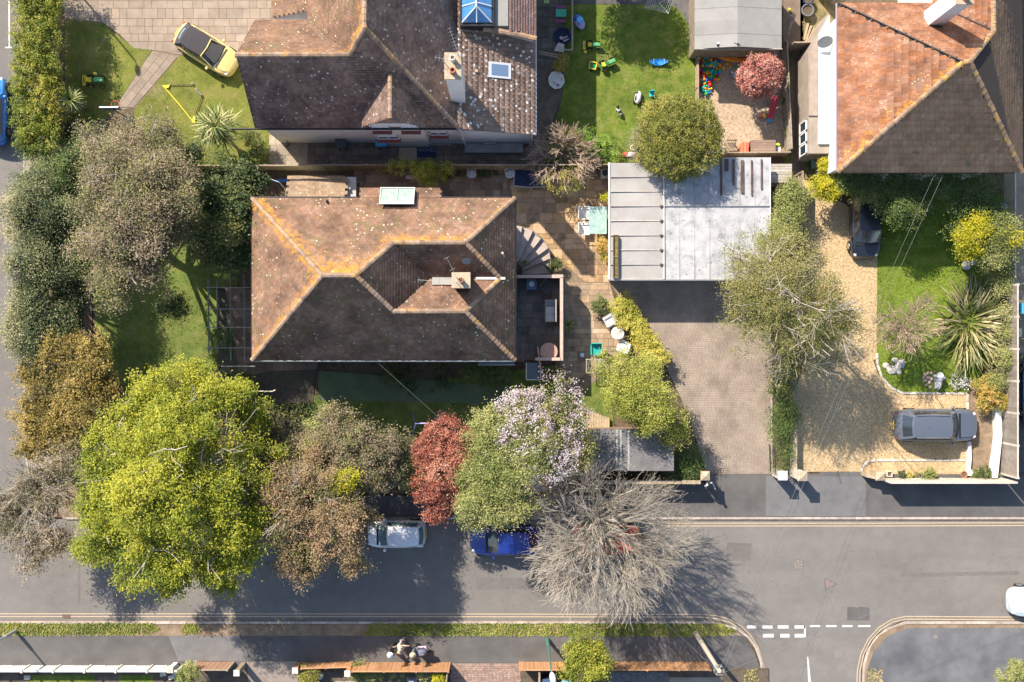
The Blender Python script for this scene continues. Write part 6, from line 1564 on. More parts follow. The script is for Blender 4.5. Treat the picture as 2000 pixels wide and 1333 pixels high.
car('blue car at the right edge behind the long grey fence', (2018, 765), 90, 4.2, 1.76, 1.5, paint('mid_blue_paint', (0.03, 0.15, 0.46)), wsb=.20, wst=.06, rgt=-.34, rgb=-.45)
car('dark teal car hidden beneath the bronze-brown tree, behind the white hatchback', (625, 1050), 180, 4.1, 1.74, 1.48, paint('dull_blue_paint', (0.07, 0.11, 0.14)))

# ------------------------------------------------------------------ fences, walls, gates
def board_fence(label, a, b, h, m, bw=.15, panel=1.83, side=1, z=0, post=WOOD, cap=True, limit=300, cat='fence', name='fence', th=.02, postw=.10, group=None, rail_m=None):
    """vertical boards between posts from pixel a to pixel b at ground level"""
    A = W(*a); B = W(*b); d = B - A; ln = d.length; d.normalize(); nrm = Vector((-d.y, d.x, 0)) * side; an = math.atan2(d.y, d.x)
    t = thing(name, label, cat, (A.x, A.y, z), group); npan = max(1, round(ln / panel)); pl = ln / npan
    ub = unit_box(m); up = unit_box(post)
    for i in range(npan + 1):
        c = A + d * pl * i; inst('post', up, t, TRS((c.x, c.y, z + h + .05), an, (postw, postw, h + .05)))
    nb = max(1, round(ln / bw)); w = ln / nb
    for i in range(nb):
        c = A + d * (w * (i + .5)) + nrm * (.03 + .012 * (i % 2)); hh = h + random.uniform(-.015, .015)
        inst('board', ub, t, TRS((c.x, c.y, z + hh), an, (w + .012, th, hh - .03)))
    for i in range(npan):
        c = A + d * pl * (i + .5)
        for zz in (.3, h * .55, h - .12): inst('rail', up, t, TRS((c.x - nrm.x * .012, c.y - nrm.y * .012, z + zz), an, (pl - .1, .045, .07)))
        if cap: inst('capping', up, t, TRS((c.x + nrm.x * .02, c.y + nrm.y * .02, z + h + .045), an, (pl - .08, .075, .035)))
    return t
board_fence('long boundary fence of narrow boards between the two big houses', (600, 333), (1040, 333), 1.75, mat('greenish_board', [(0.20, 0.165, 0.095), (0.30, 0.25, 0.15)], 4, var=.2), .16, side=-1, limit=300)
board_fence('boundary fence stretch behind the bare tan shrub up to the garage', (1042, 333), (1186, 332), 1.75, WOODD, .16, side=-1)
board_fence('yellowish low fence from the front lawn to the house patio', (395, 331), (598, 331), 1.3, mat('yellow_board', [(0.34, 0.28, 0.13), (0.44, 0.38, 0.2)], 4, var=.12), .16, side=-1)
board_fence('long grey panel fence along the right edge of the gravel drive', (1955, 925), (1955, 560), 1.85, FENCEG, .30, side=1, th=.03, post=STONEW, postw=.12)
board_fence('grey fence of green-topped panels between gravel border and pavement', (1716, 934), (1953, 934), 1.8, mat('sage_board', [(0.35, 0.35, 0.27), (0.46, 0.45, 0.36)], 3, var=.1), .15, side=-1, post=STONEW)
board_fence('silver-grey fence along the east side of the play pit', (1522, 97), (1531, 300), 1.5, WOODG, .15, side=1, post=WOOD)
board_fence('low wooden fence at the bottom of the play pit beside the garage', (1410, 306), (1531, 305), 1.2, WOOD, .15, side=-1)
board_fence('low edging fence between the back lawn and the play pit', (1359, 100), (1359, 250), .6, WOOD, .15, side=1)
board_fence('short brown fence across the alley beside the single-storey wall', (1535, 101), (1594, 99), 1.7, WOOD, .16, side=-1)
board_fence('tall brown fence at the top of the alley by the plant pots', (1636, 14), (1590, -12), 1.7, WOOD, .16)
board_fence('weathered narrow fence standing in the alley between garage and gravel path', (1552, 345), (1550, 455), 1.5, WOOD, .16)
board_fence('orange slatted fence above the pavement, between family and brick drive', (696, 1294), (879, 1294), 1.45, WOODO, .10, side=1, z=PV, post=WOODO)
board_fence('orange slatted fence by the lamp post and roadside tree', (1015, 1293), (1378, 1293), 1.3, WOODO, .10, side=1, z=PV, post=WOODO)
board_fence('short low orange fence in tree shadow beside the pale front drive', (596, 1295), (690, 1292), .9, WOODO, .12, side=1, z=PV, post=WOODO)
board_fence('slatted brown garden gate fence beside the pale concrete pillar, lower left', (388, 1293), (458, 1293), 1.3, mat('red_brown_board', [(0.26, 0.15, 0.10), (0.36, 0.22, 0.15)], 4, var=.1), .14, z=PV)
board_fence('side fence running down between two front gardens, below the family', (876, 1296), (871, 1345), 1.2, WOOD, .3, z=PV)
board_fence('side fence at the left edge of the green bins enclosure', (1052, 1300), (1052, 1345), 1.2, WOOD, .3, z=PV)
board_fence('cream boundary fence beside the neighbour path at the right edge', (1962, 545), (1962, 330), 1.2, STONEW, .5, post=STONEW)
# white concrete panel wall bottom left
t = thing('panel_wall', 'white rendered low wall of slanted panels along the bottom left pavement', 'wall', W(175, 1296))
for i in range(8):
    xa = W(-60 + i * 60, 0).x; xb = W(-60 + (i + 1) * 60, 0).x
    if i > 6: break
    y = W(0, 1299).y
    for k in (0, 1):
        xm_ = xa + (xb - xa) * k / 2
        MB().box((xm_ + .43, y - .02 - .012 * k, PV + .42), (.86, .05, .84)).build('panel', WHITE, t)
    MB().b2(xa - .06, y - .12, PV, xa + .05, y + .06, PV + .95).build('post', STONEW, t)
    MB().b2(xa + .052, y - .08, PV + .84, xb - .07, y + .04, PV + .89).build('coping', WHITE, t)
for x, lab, m_, hh in ((345, 'white-topped wall end post beside the cream-green bush', WHITE, .9), (477, 'brown wooden post at the right end of the slatted gate fence', WOOD, 1.4), (585, 'squat brick gate pillar at the right side of the pale front drive', WOODO, 1.0), (688, 'orange stepped end post of the family-side fence', WOODO, 1.5)):
    c = W(x, 1297); t = thing('gate_post', lab, 'post', (c.x, c.y, PV))
    MB().b2(c.x - .13, c.y - .13, PV, c.x + .13, c.y + .13, PV + hh).build('shaft', m_, t); MB().b2(c.x - .17, c.y - .17, PV + hh + .001, c.x + .17, c.y + .17, PV + hh + .06).build('cap', STONEW, t)
def pillar(label, px, py, w, h, m, capm, pyr=True):
    c = W(px, py); t = thing('gate_pillar', label, 'pillar', c)
    MB().b2(c.x - w / 2, c.y - w / 2, 0, c.x + w / 2, c.y + w / 2, h).build('shaft', m, t)
    q = MB(); s = w / 2 + .05; q.b2(c.x - s, c.y - s, h + .001, c.x + s, c.y + s, h + .07)
    if pyr: q.add([(c.x - s, c.y - s, h + .072), (c.x + s, c.y - s, h + .072), (c.x + s, c.y + s, h + .072), (c.x - s, c.y + s, h + .072), (c.x, c.y, h + .2)], [(0, 1, 4), (1, 2, 4), (2, 3, 4), (3, 0, 4)])
    q.build('cap', capm, t); return t
pillar('white-capped brick gate pillar at the right side of the block drive', 1514, 922, .42, 1.5, STONEW, WHITE, False)
pillar('cream pyramid-capped gate pillar at the end of the planting strip', 1549, 922, .45, 1.7, STONEW, SPARROW)
pillar('cream-capped gate pillar at the left side of the block drive, under the green bush', 1366, 922, .42, 1.6, BRICK, SPARROW)
pillar('cream concrete pillar at the left end of the gravel border', 1704, 925, .40, 1.1, SPARROW, SPARROW)
t = thing('drive_wall', 'cream block wall stub angled between the crossover and the gravel border', 'wall', W(1690, 925))
MB().prism(P2([(1680, 919), (1698, 928), (1698, 932), (1680, 928)]), 0, .9).build('blockwork', SPARROW, t)
t = thing('low_wall', 'thin concrete boundary wall on the gravel side of the planting strip', 'wall', W(1546, 830))
MB().prism(P2([(1543, 740), (1548, 740), (1548, 918), (1543, 918)]), 0, .75).build('blockwork', STONEW, t); MB().prism(P2([(1542, 740), (1549, 740), (1549, 918), (1542, 918)]), .752, .80).build('coping', SPARROW, t)
t = thing('boundary_wall', 'low rendered wall below the dark green bush facing the pavement', 'wall', W(1280, 937))
MB().prism(P2([(1160, 932), (1358, 932), (1358, 937), (1160, 937)]), 0, 1.5).build('blockwork', BRICK, t); MB().prism(P2([(1158, 931), (1358, 931), (1358, 938), (1158, 938)]), 1.502, 1.56).build('coping', WOOD, t)
# iron gate folded back beside the drive
t = thing('iron_gate', 'black wrought-iron gate folded open beside the block drive entrance', 'gate', W(1502, 895))
a = W(1501, 868); b = W(1503, 920); q = MB()
q.tube(a + Vector((0, 0, 1.3)), b + Vector((0, 0, 1.3)), .02); q.tube(a + Vector((0, 0, .15)), b + Vector((0, 0, .15)), .02); q.build('frame', BLACKP, t)
for i in range(15):
    c = a.lerp(b, i / 14); MB().tube(c + Vector((0, 0, .1)), c + Vector((0, 0, 1.3 + (.12 if i % 2 else .04))), .011, n=5).build('bar', BLACKP, t)
# white painted boards lying at the bare bed
t = thing('painted_wall', 'bright white crooked low wall top running down the bare soil bed', 'wall', W(1938, 860))
MB().prism(P2([(1936, 793), (1948, 793), (1950, 850), (1944, 905), (1941, 932), (1931, 932), (1930, 915), (1936, 880), (1939, 850)]), 0, .45).build('blockwork', WHITE, t)
t = thing('painted_edging', 'short white crooked edging between grey car nose and the terracotta pot', 'edging', W(1889, 890))
MB().prism(P2([(1887, 862), (1892, 862), (1893, 895), (1891, 915), (1897, 921), (1893, 929), (1886, 928), (1887, 905)]), 0, .3).build('blockwork', WHITE, t)

# pergola
t = thing('pergola', 'open wooden pergola grid over the west garden, left of the main house', 'pergola', W(450, 640))
zp = 2.4
for x in (407, 424, 450, 477, 494):
    a = W(x, 545 if x < 440 else 530, zp); b = W(x + 1, 705 if x > 440 else 690, zp); MB().tube(a, b, .045, n=4).build('beam', mat('green_grey_beam', [(0.16, 0.17, 0.14), (0.24, 0.25, 0.21)], 4), t)
for y in (562, 604, 640, 680, 716):
    a = W(402 if y < 700 else 432, y, zp + .08); b = W(498, y, zp + .08); MB().tube(a, b, .025, n=4).build('cross_bar', mat('silver_bar', [(0.3, 0.3, 0.27)], rough=.7), t)
for x, y in ((407, 562), (407, 680), (477, 562), (477, 680)):
    a = W(x, y, zp); MB().tube((a.x, a.y, 0), a, .05, n=5).build('post', WOODD, t)
t = thing('washing_line_rail', 'pale horizontal pole on posts in the shade below the west terrace', 'rail', W(500, 762))
q = MB(); q.path([W(480, 764, 1.2), W(532, 765, 1.2), W(538, 762, 1.2)], .035); q.build('rail', STONEW, t)
for x in (482, 530): MB().tube(W(x, 764, 0) * 1.0, Vector((W(x, 764, 1.2).x, W(x, 764, 1.2).y, 1.2)), .03).build('post', WOOD, t)

# lamp posts and the telegraph pole
def lamp_post(label, foot, top_h, arm_to, m, head=True):
    a = W(*foot); t = thing('street_lamp', label, 'street lamp', (a.x, a.y, PV))
    MB().tube((a.x, a.y, PV), (a.x, a.y, 1.3), .11, .10, 8).build('base', m, t)
    MB().tube((a.x, a.y, 1.3), (a.x, a.y, top_h), .06, .045, 8).build('pole', m, t)
    e = Vector((a.x + arm_to[0], a.y + arm_to[1], top_h + .12)); MB().tube((a.x, a.y, top_h), e, .035, .03, 6).build('arm', m, t)
    d = Vector((arm_to[0], arm_to[1], 0)).normalized()
    MB().ball(e + d * .2, (.17, .36, .10), 12, 6, Matrix.Rotation(math.atan2(d.y, d.x) - PI / 2, 3, 'Z')).build('lantern', mat('lamp_white', [(0.6, 0.62, 0.66)], rough=.35), t, smooth=True)
GRN = plain('green_lamp_paint', (0.06, 0.17, 0.14))
lamp_post('green street lamp with white lantern on the pavement by the roadside tree', (1069, 1247), 5.2, (.05, -.25), GRN)
lamp_post('dark street lamp leaning into the frame at the bottom left edge', (33, 1231), 5.6, (-.3, -.3), plain('grey_lamp_paint', (0.30, 0.31, 0.29)))
lamp_post('street lamp beyond the top left corner whose shadow crosses the lawn', (112, -64), 6.0, (.05, -.3), GRN)
a = W(1358, 1236); t = thing('telegraph_pole', 'tall wooden telegraph pole at the verge end, leaning outward with cross fittings', 'utility pole', (a.x, a.y, PV))
TP = Vector((a.x, a.y, 6.4)); MB().tube((a.x, a.y, PV), TP, .15, .11, 10).build('pole', mat('pole_wood', [(0.36, 0.31, 0.24), (0.46, 0.41, 0.33)], 5), t)
q = MB(); q.torus(TP - Vector((0, 0, .15)), .26, .02, 16, 5)
for i in range(6):
    an = i * PI / 3; q.tube(TP - Vector((0, 0, .15)), TP + Vector((math.cos(an) * .26, math.sin(an) * .26, -.15)), .015, n=4); q.tube(TP + Vector((math.cos(an) * .26, math.sin(an) * .26, -.2)), TP + Vector((math.cos(an) * .26, math.sin(an) * .26, .02)), .03, n=6)
q.build('insulator_ring', STEEL, t)
MB().box(TP + Vector((.1, -.05, -.6)), (.25, .2, .35)).build('junction_box', BLACKP, t)
def wire(label, a, b, sag=.4, r=.006, m=STEEL):
    a = Vector(a); b = Vector(b); pts = []
    for i in range(13):
        f = i / 12; p_ = a.lerp(b, f); p_.z -= sag * 4 * f * (1 - f); pts.append(p_)
    o = MB().path(pts, r, 4).build('overhead_wire', m); props(o, label, 'wire', 'overhead telephone wires'); return o
WIR = plain('wire_grey', (0.16, 0.16, 0.15))
wire('left one of the two wires from the telegraph pole to the orange-roofed house', TP, W(1826, 340, 4.8), m=WIR)
wire('right one of the two wires from the telegraph pole to the orange-roofed house', TP + Vector((.2, 0, 0)), W(1842, 342, 4.8), m=WIR)
wire('left of the two wires slanting from the telegraph pole to the main house eaves', TP + Vector((-.2, .1, 0)), (-7.3, -1.05, 4.85), m=WIR)
wire('wire crossing the side street from the telegraph pole towards the right', TP + Vector((.2, -.1, 0)), (36, -7.5, 6.4), m=WIR)
t = None

# ------------------------------------------------------------------ terrace with spiral steps
tk = 1.4
tr = thing('raised_terrace', 'dark slabbed raised terrace with trellis-topped walls at the east side of the main house', 'terrace', W(1052, 620))
x0t, x1t = xE - .42, W(1099, 0, 2.4).x; y1t, y0t = W(0, 538, 2.4).y, W(0, 704, 2.4).y
MB().b2(x0t, y0t, 0, x1t, y1t, tk - .05).build('base', BRICK, tr)
pave(tr, [(x0t + .05, y0t + .1), (x1t - .1, y0t + .1), (x1t - .1, y1t - .1), (x0t + .05, y1t - .1)], SLABD, tk, (.45,), (.45,), 0, 14)
for nm, (xa, ya, xb, yb) in (('parapet', (x0t + .1, y1t - .13, x1t, y1t)), ('parapet', (x1t - .13, y0t, x1t, y1t - .14)), ('parapet', (x0t + 1.6, y0t, x1t - .14, y0t + .13))):
    MB().b2(xa, ya, tk - .3, xb, yb, 2.3).build(nm, mat('terrace_brick', [(0.24, 0.155, 0.12), (0.34, 0.24, 0.19)], 5), tr)
    MB().b2(xa - .02, ya - .02, 2.301, xb + .02, yb + .02, 2.36).build('coping', mat('pink_coping', [(0.42, 0.30, 0.24), (0.52, 0.40, 0.33)], 4), tr)
# trellis slats on top of the outside faces
for i in range(34):
    y = y0t + .1 + i * (y1t - y0t - .2) / 33; MB().box((x1t + .05, y, 2.2), (.03, .03, .36), M=Matrix.Rotation(.7, 4, 'X')).build('trellis_slat', WOOD, tr)
for i in range(15):
    x = x1t - .1 - i * .12; MB().box((x, y1t + .05, 2.2), (.03, .03, .36), M=Matrix.Rotation(.7, 4, 'Y')).build('trellis_slat', WOOD, tr)
MB().b2(x1t + .08, y0t, 0, x1t + .13, y1t, 2.1).build('side_screen', mat('teal_screen', [(0.05, 0.08, 0.07), (0.09, 0.13, 0.12)], 3), tr)
# fan of steps
st = thing('fan_steps', 'fan of pale winding concrete steps climbing to the main house east wall', 'steps', W(1030, 495))
cx_, cy_ = xE - .1, W(0, 538).y
rim = [(1003, 440), (1020, 443), (1041, 451), (1058, 465), (1072, 484), (1075, 505), (1075, 534)]
for i in range(6):
    z = 1.35 - i * .2
    pa = W(*rim[i], z); pb = W(*rim[i + 1], z)
    MB().prism([(cx_, cy_), (pa.x, pa.y), (pb.x, pb.y)], 0, z - .04).build('riser', mat('step_riser', [(0.10, 0.075, 0.06), (0.15, 0.12, 0.1)], 4), st)
    pc = Vector((cx_, cy_, 0)); 
    MB().prism([(cx_ + (pa.x - cx_) * .25, cy_ + (pa.y - cy_) * .25), (pa.x, pa.y), (pb.x, pb.y), (cx_ + (pb.x - cx_) * .25, cy_ + (pb.y - cy_) * .25)], z - .04, z).build('tread', mat('step_tread', [(0.33, 0.27, 0.23), (0.44, 0.37, 0.32)], 3), st)
mb = MB()
for a_, b_ in zip(rim[1:-1], rim[2:]): mb.tube(W(*a_, 1.2), W(*b_, 1.0), .018)
mb.build('handrail', WOOD, st)
# glass canopy & balcony below the terrace corner
t = thing('glass_canopy', 'grey glass-floored landing with white rail at the south corner of the terrace', 'canopy', W(1042, 722))
a = W(1028, 709, 1.6); b = W(1056, 742, 1.6); MB().b2(a.x, b.y, 1.5, b.x, a.y, 1.56).build('floor_panel', mat('grey_glass', [(0.12, 0.14, 0.16)], rough=.25), t)
q = MB(); q.path([Vector((a.x, a.y, 1.62)), Vector((a.x, b.y, 1.62)), Vector((b.x, b.y, 1.62)), Vector((b.x, a.y, 1.62))], .035); q.build('rail', STONEW, t)
for x_, y_ in ((a.x, b.y), (b.x, b.y), (a.x, a.y), (b.x, a.y)): MB().tube((x_, y_, 0), (x_, y_, 1.6), .03).build('leg', STEEL, t)
t = thing('conservatory_roof', 'narrow dark glass lean-to canopy along the south wall under the eaves', 'canopy', W(970, 706))
a = W(934, 700, 2.2); b = W(1005, 713, 2.2); MB().b2(a.x, b.y, 2.16, b.x, a.y, 2.2).build('glass_panel', mat('dark_teal_glass', [(0.02, 0.05, 0.05)], rough=.08, spec=.9), t)
MB().path([Vector((a.x, b.y, 2.22)), Vector((b.x, b.y, 2.22))], .03).build('edge_bar', STONEW, t)
for x_ in (a.x, b.x): MB().tube((x_, b.y, 0), (x_, b.y, 2.2), .03).build('post', STONEW, t)
# ------------------------------------------------------------------ small helpers for furniture and toys
def at(px, py, z=0, rz=0): 
    b = W(px, py, z); return Matrix.Translation(b) @ Matrix.Rotation(R(rz), 4, 'Z')
class Kit:
    """builds the parts of one thing in its own local frame"""
    def __init__(s, name, label, cat, px, py, rz=0, z=0, group=None, sc=1.0):
        s.M = at(px, py, z, rz) @ Matrix.Diagonal((sc, sc, sc, 1)); b = W(px, py, z)
        s.t = thing(name, label, cat, b, group)
    def p(s, name, mb, m, smooth=False, parent=None, bevel=0):
        mb.v = [tuple(s.M @ Vector(v)) for v in mb.v]; return mb.build(name, m, parent or s.t, smooth=smooth, bevel=bevel)
def pot(label, px, py, r, h, m, plant=None, pn=500, pr=1.2, z=0, cat='plant pot', leaf=.05, group=None, empty=False):
    k = Kit('plant_pot', label, cat, px, py, z=z, group=group)
    k.p('pot', MB().lathe((0, 0, 0), [(r * .7, 0), (r * .95, h * .85), (r * 1.08, h * .86), (r * 1.08, h), (r * .9, h), (r * .86, h * .8)], 16), m)
    k.p('soil', MB().lathe((0, 0, 0), [(r * .85, h * .75), (r * .85, h * .82)], 12), SOIL)
    if plant is not None:
        c = k.M @ Vector((0, 0, h)); leaf_cloud('foliage', k.t, [(c.x, c.y, c.z + r * .5, r * pr, r * pr, r * .8)], pn, leaf, plant, int(px * 7 + py), clump=r * .6, per=12, zmin=.1)
    return k
HR = [(.30, .20)]
def skinned(name, pts, edges, rad, m_list, assign, parent, sub=1):
    me = bpy.data.meshes.new(name); me.from_pydata([tuple(p_) for p_ in pts], edges, [])
    o = bpy.data.objects.new(name, me); COL.objects.link(o)
    sm = o.modifiers.new('skin', 'SKIN'); sv = me.skin_vertices[0].data
    for i, r_ in enumerate(rad): sv[i].radius = (r_, r_) if not isinstance(r_, tuple) else r_
    sv[0].use_root = True
    ss = o.modifiers.new('sub', 'SUBSURF'); ss.levels = ss.render_levels = sub
    dg = bpy.context.evaluated_depsgraph_get(); me2 = bpy.data.meshes.new_from_object(o.evaluated_get(dg))
    bpy.data.objects.remove(o)
    for m in m_list: me2.materials.append(m)
    for f in me2.polygons: f.material_index = assign(f.center); f.use_smooth = True
    o = bpy.data.objects.new(name, me2); COL.objects.link(o); attach(o, parent); return o
SKIN = plain('skin_tone', (0.50, 0.30, 0.21)); 
def person(label, px, py, rz, ht, top, legs, hair, stride=.18, arms=(.35, .35), hat=None, z=PV, long_hair=True, skirt=False):
    """standing or walking figure facing +x of its own frame; ht = standing height"""
    b = W(px, py, z); t = thing('person', label, 'person', b); s = ht / 1.72
    M = Matrix.Translation(b) @ Matrix.Rotation(R(rz), 4, 'Z') @ Matrix.Diagonal((s, s, s, 1))
    pts = [(0, 0, .92), (0, 0, 1.10), (.01, 0, 1.28), (0, 0, 1.42), (.01, 0, 1.49), (.02, 0, 1.60), (.02, 0, 1.67)]
    rad = [(.15, .12), (.13, .11), (.155, .115), (.09, .08), .05, (.085, .10), .065]
    ed = [(0, 1), (1, 2), (2, 3), (3, 4), (4, 5), (5, 6)]
    def chain(root, ps, rs_):
        pr = root
        for p_, r_ in zip(ps, rs_): pts.append(p_); rad.append(r_); ed.append((pr, len(pts) - 1)); pr = len(pts) - 1
    for sd, st_ in ((1, stride), (-1, -stride)):
        chain(0, [(0, sd * .09, .84), (st_ * .55, sd * .10, .48), (st_ - .04, sd * .10, .09), (st_ + .12, sd * .105, .045)], [.095, .07, .048, .042])
        a = arms[0 if sd > 0 else 1]
        chain(3, [(0, sd * .17, 1.38), (.04 + a * .1, sd * .235, 1.12), (.10 + a * .75, sd * .20, 1.02 + a * .12)], [.062, .045, .035])
        w = len(pts) - 1; e = Vector(pts[w]); 
        for f in range(4): chain(w, [(e.x + .05, e.y + (f - 1.5) * .018, e.z - .02), (e.x + .085, e.y + (f - 1.5) * .02, e.z - .05)], [.011, .009])
        chain(w, [(e.x + .03, e.y - sd * .04, e.z - .015)], [.012])
    P_ = [M @ Vector(p_) for p_ in pts]; rr_ = [(r_[0] * s, r_[1] * s) if isinstance(r_, tuple) else r_ * s for r_ in rad]
    Mi = M.inverted()
    def asg(c):
        q = Mi @ c
        if q.z > 1.47: return 0
        if abs(q.y) > .17 and q.x > .04 + .25 * 0 and q.z < 1.12: return 0
        if q.z < .09: return 3
        if q.z < .95: return 2
        return 1
    skinned('body', P_, ed, rr_, [SKIN, top, legs, BLACKP], asg, t)
    hb = MB(); hb.ball((-.012, 0, 1.655), (.105, .095, .095), 12, 8)
    if long_hair: hb.ball((-.07, 0, 1.56), (.05, .085, .13), 10, 6)
    hb.v = [tuple(M @ Vector(v)) for v in hb.v]; hb.build('hair', hair, t, smooth=True)
    fb = MB(); fb.ball((.112, 0, 1.60), (.02, .014, .02), 6, 5)
    fb.v = [tuple(M @ Vector(v)) for v in fb.v]; fb.build('nose', SKIN, t, smooth=True)
    for sd in (1, -1):
        e = MB().ball((.096, sd * .034, 1.625), .011, 6, 5); e.v = [tuple(M @ Vector(v)) for v in e.v]; e.build('eye', BLACKP, t)
    if hat is not None:
        h = MB().lathe((0, 0, 0), [(.19, 1.69), (.19, 1.70), (.10, 1.71), (.095, 1.77), (.03, 1.79)], 16); h.v = [tuple(M @ Vector(v)) for v in h.v]; h.build('hat', hat, t, smooth=True)
    if skirt:
        h = MB().lathe((0, 0, 0), [(.27, .5), (.22, .75), (.155, .98), (.13, 1.05)], 16); h.v = [tuple(M @ Vector(v)) for v in h.v]; h.build('coat', top, t, smooth=True)
    return t
CRM = plain('cream_cloth', (0.62, 0.54, 0.44), .9); BLK = plain('black_cloth', (0.02, 0.022, 0.028), .9); PNK = plain('pink_cloth', (0.66, 0.36, 0.42), .9); NVY = plain('navy_cloth', (0.03, 0.04, 0.09), .9)
DEN = plain('grey_cloth', (0.12, 0.13, 0.16), .9); BRH = plain('brown_hair', (0.09, 0.05, 0.03), .7); BLH = plain('blonde_hair', (0.45, 0.32, 0.16), .7); BKH = plain('black_hair', (0.015, 0.012, 0.012), .6); WHC = plain('white_cloth', (0.68, 0.68, 0.68), .9)
person('person in a long cream coat with blonde hair walking in the middle of the group', 786, 1257, 0, 1.68, CRM, DEN, BLH, skirt=True, arms=(.5, .2))
person('person in black clothes and a white sun hat at the left of the group', 769, 1262, 20, 1.65, BLK, BLK, BRH, hat=WHC, arms=(.3, .1))
person('child in a pink top walking above the adults on the pavement', 786, 1247, -10, 1.15, PNK, CRM, BLH, arms=(.2, .1))
person('person in dark clothes and a tan hat pushing the pushchair', 812, 1262, 5, 1.70, DEN, BLK, BRH, hat=plain('tan_hat', (0.45, 0.34, 0.22), .9), arms=(.55, .55))
person('person in a pale grey jacket and black trousers by the drive gate pillar', 1375, 939, -60, 1.72, plain('pale_grey_cloth', (0.46, 0.48, 0.52), .9), BLK, BKH, arms=(.5, .1), z=PV)
k = Kit('pushchair', 'pushchair with a dark grey hood and lilac lining in front of the walking group', 'pushchair', 826, 1264, 5, PV)
k.p('seat', MB().box((0, 0, .5), (.5, .42, .08)), plain('lilac_cloth', (0.50, 0.42, 0.58), .9)); k.p('backrest', MB().box((-.22, 0, .7), (.06, .42, .42)), plain('lilac_cloth', (0, 0, 0)))
hq = MB().ball((0, 0, 0), (.36, .26, .26), 14, 8); hq.v = [(v[0] - .02, v[1], max(v[2], -.02) + .86) for v in map(tuple, hq.v)]; k.p('hood', hq, plain('hood_grey', (0.13, 0.14, 0.19), .9), True)
q = MB(); q.path([Vector((-.25, -.2, .55)), Vector((-.55, -.2, 1.0)), Vector((-.55, .2, 1.0)), Vector((-.25, .2, .55))], .015); q.path([Vector((-.3, -.22, .1)), Vector((.3, -.2, .55))], .013); q.path([Vector((-.3, .22, .1)), Vector((.3, .2, .55))], .013); k.p('frame', q, BLACKP)
for x in (-.3, .35):
    for y in (-.24, .24): k.p('wheel', MB().torus((x, y, .12), .10, .025, 14, 5, Matrix.Rotation(PI / 2, 3, 'X')), TYRE)

# ---- patio furniture
DARKF = mat('dark_rattan', [(0.03, 0.03, 0.033), (0.06, 0.06, 0.065)], 12, .7)
def lounge_chair(label, px, py, rz, m, cm, z=0, slats=True, group=None, w=.6):
    k = Kit('garden_chair', label, 'chair', px, py, rz, z, group)
    for x in (-.27, .27):
        for y in (-w / 2, w / 2): k.p('leg', MB().box((x, y, .21), (.04, .04, .42)), m)
    for i in range(5): k.p('seat_slat', MB().box((0, -w / 2 + w * (i + .5) / 5, .43), (.55, w / 5 - .02, .03)), cm)
    for i in range(5): k.p('back_slat', MB().box((-.33, -w / 2 + w * (i + .5) / 5, .68), (.03, w / 5 - .025, .5), M=Matrix.Rotation(-.3, 4, 'Y')), cm)
    for y in (-w / 2 - .03, w / 2 + .03): k.p('armrest', MB().box((-.02, y, .63), (.58, .05, .03)), m)
    return k
lounge_chair('white slatted chair with dark backrest at the top beside the yellow hedge', 1188, 627, -150, GREYP, WHITE, .05, group='white garden chairs', w=.62)
lounge_chair('white slatted chair below the round white table beside the yellow hedge', 1213, 677, 160, GREYP, WHITE, .05, group='white garden chairs', w=.62)
k = Kit('round_table', 'round white mesh-topped garden table between the two white chairs', 'table', 1204, 651, z=.05)
k.p('tabletop', MB().lathe((0, 0, 0), [(.36, .70), (.38, .71), (.36, .73), (.02, .735)], 28), WHITE); k.p('inlay', MB().torus((0, 0, .735), .25, .012, 26, 5), GREYP); k.p('hub', MB().lathe((0, 0, 0), [(.16, .735), (.15, .745)], 18), STONEW)
for i in range(3): k.p('leg', MB().tube((.04 * math.cos(i * 2.1), .04 * math.sin(i * 2.1), .7), (.3 * math.cos(i * 2.1), .3 * math.sin(i * 2.1), 0), .018), WHITE)
k = Kit('wheelbarrow_seat', 'teal plastic chair standing on the lower patio by the picket gate', 'chair', 1163, 684, -90, .05)
TEAL = plain('teal_plastic', (0.02, 0.34, 0.30), .4)
k.p('seat', MB().box((0, 0, .42), (.62, .60, .04)), TEAL, bevel=.02); k.p('backrest', MB().box((-.34, 0, .60), (.05, .6, .4), M=Matrix.Rotation(-.25, 4, 'Y')), TEAL, bevel=.015)
for y in (-.31, .31): k.p('armrest', MB().box((-.02, y, .58), (.6, .05, .04)), TEAL)
for x in (-.27, .27):
    for y in (-.27, .27): k.p('leg', MB().tube((x, y, 0), (x * .9, y * .9, .42), .025), TEAL)
# glass dining table with white chairs next to the garage
k = Kit('dining_table', 'rectangular pale green glass dining table beside the garage west wall', 'table', 1166, 434, 0, .05)
k.p('glass_top', MB().b2(-.52, -.78, .70, .50, .80, .72), mat('aqua_glass', [(0.20, 0.33, 0.31), (0.34, 0.45, 0.42)], 4, .35, spec=.3))
q = MB(); q.path([Vector((-.50, -.76, .69)), Vector((.48, -.76, .69)), Vector((.48, .78, .69)), Vector((-.50, .78, .69)), Vector((-.50, -.76, .69))], .02); k.p('frame', q, WHITE)
for x in (-.48, .46):
    for y in (-.74, .76): k.p('leg', MB().tube((x, y, 0), (x, y, .69), .022), WHITE)
for py_, lab in ((419, 'upper white sling chair tucked at the west side of the glass dining table'), (449, 'lower white sling chair tucked at the west side of the glass dining table')):
    lounge_chair(lab, 1141, py_, 0, WHITE, WHC, .05, group='white sling chairs', w=.66)
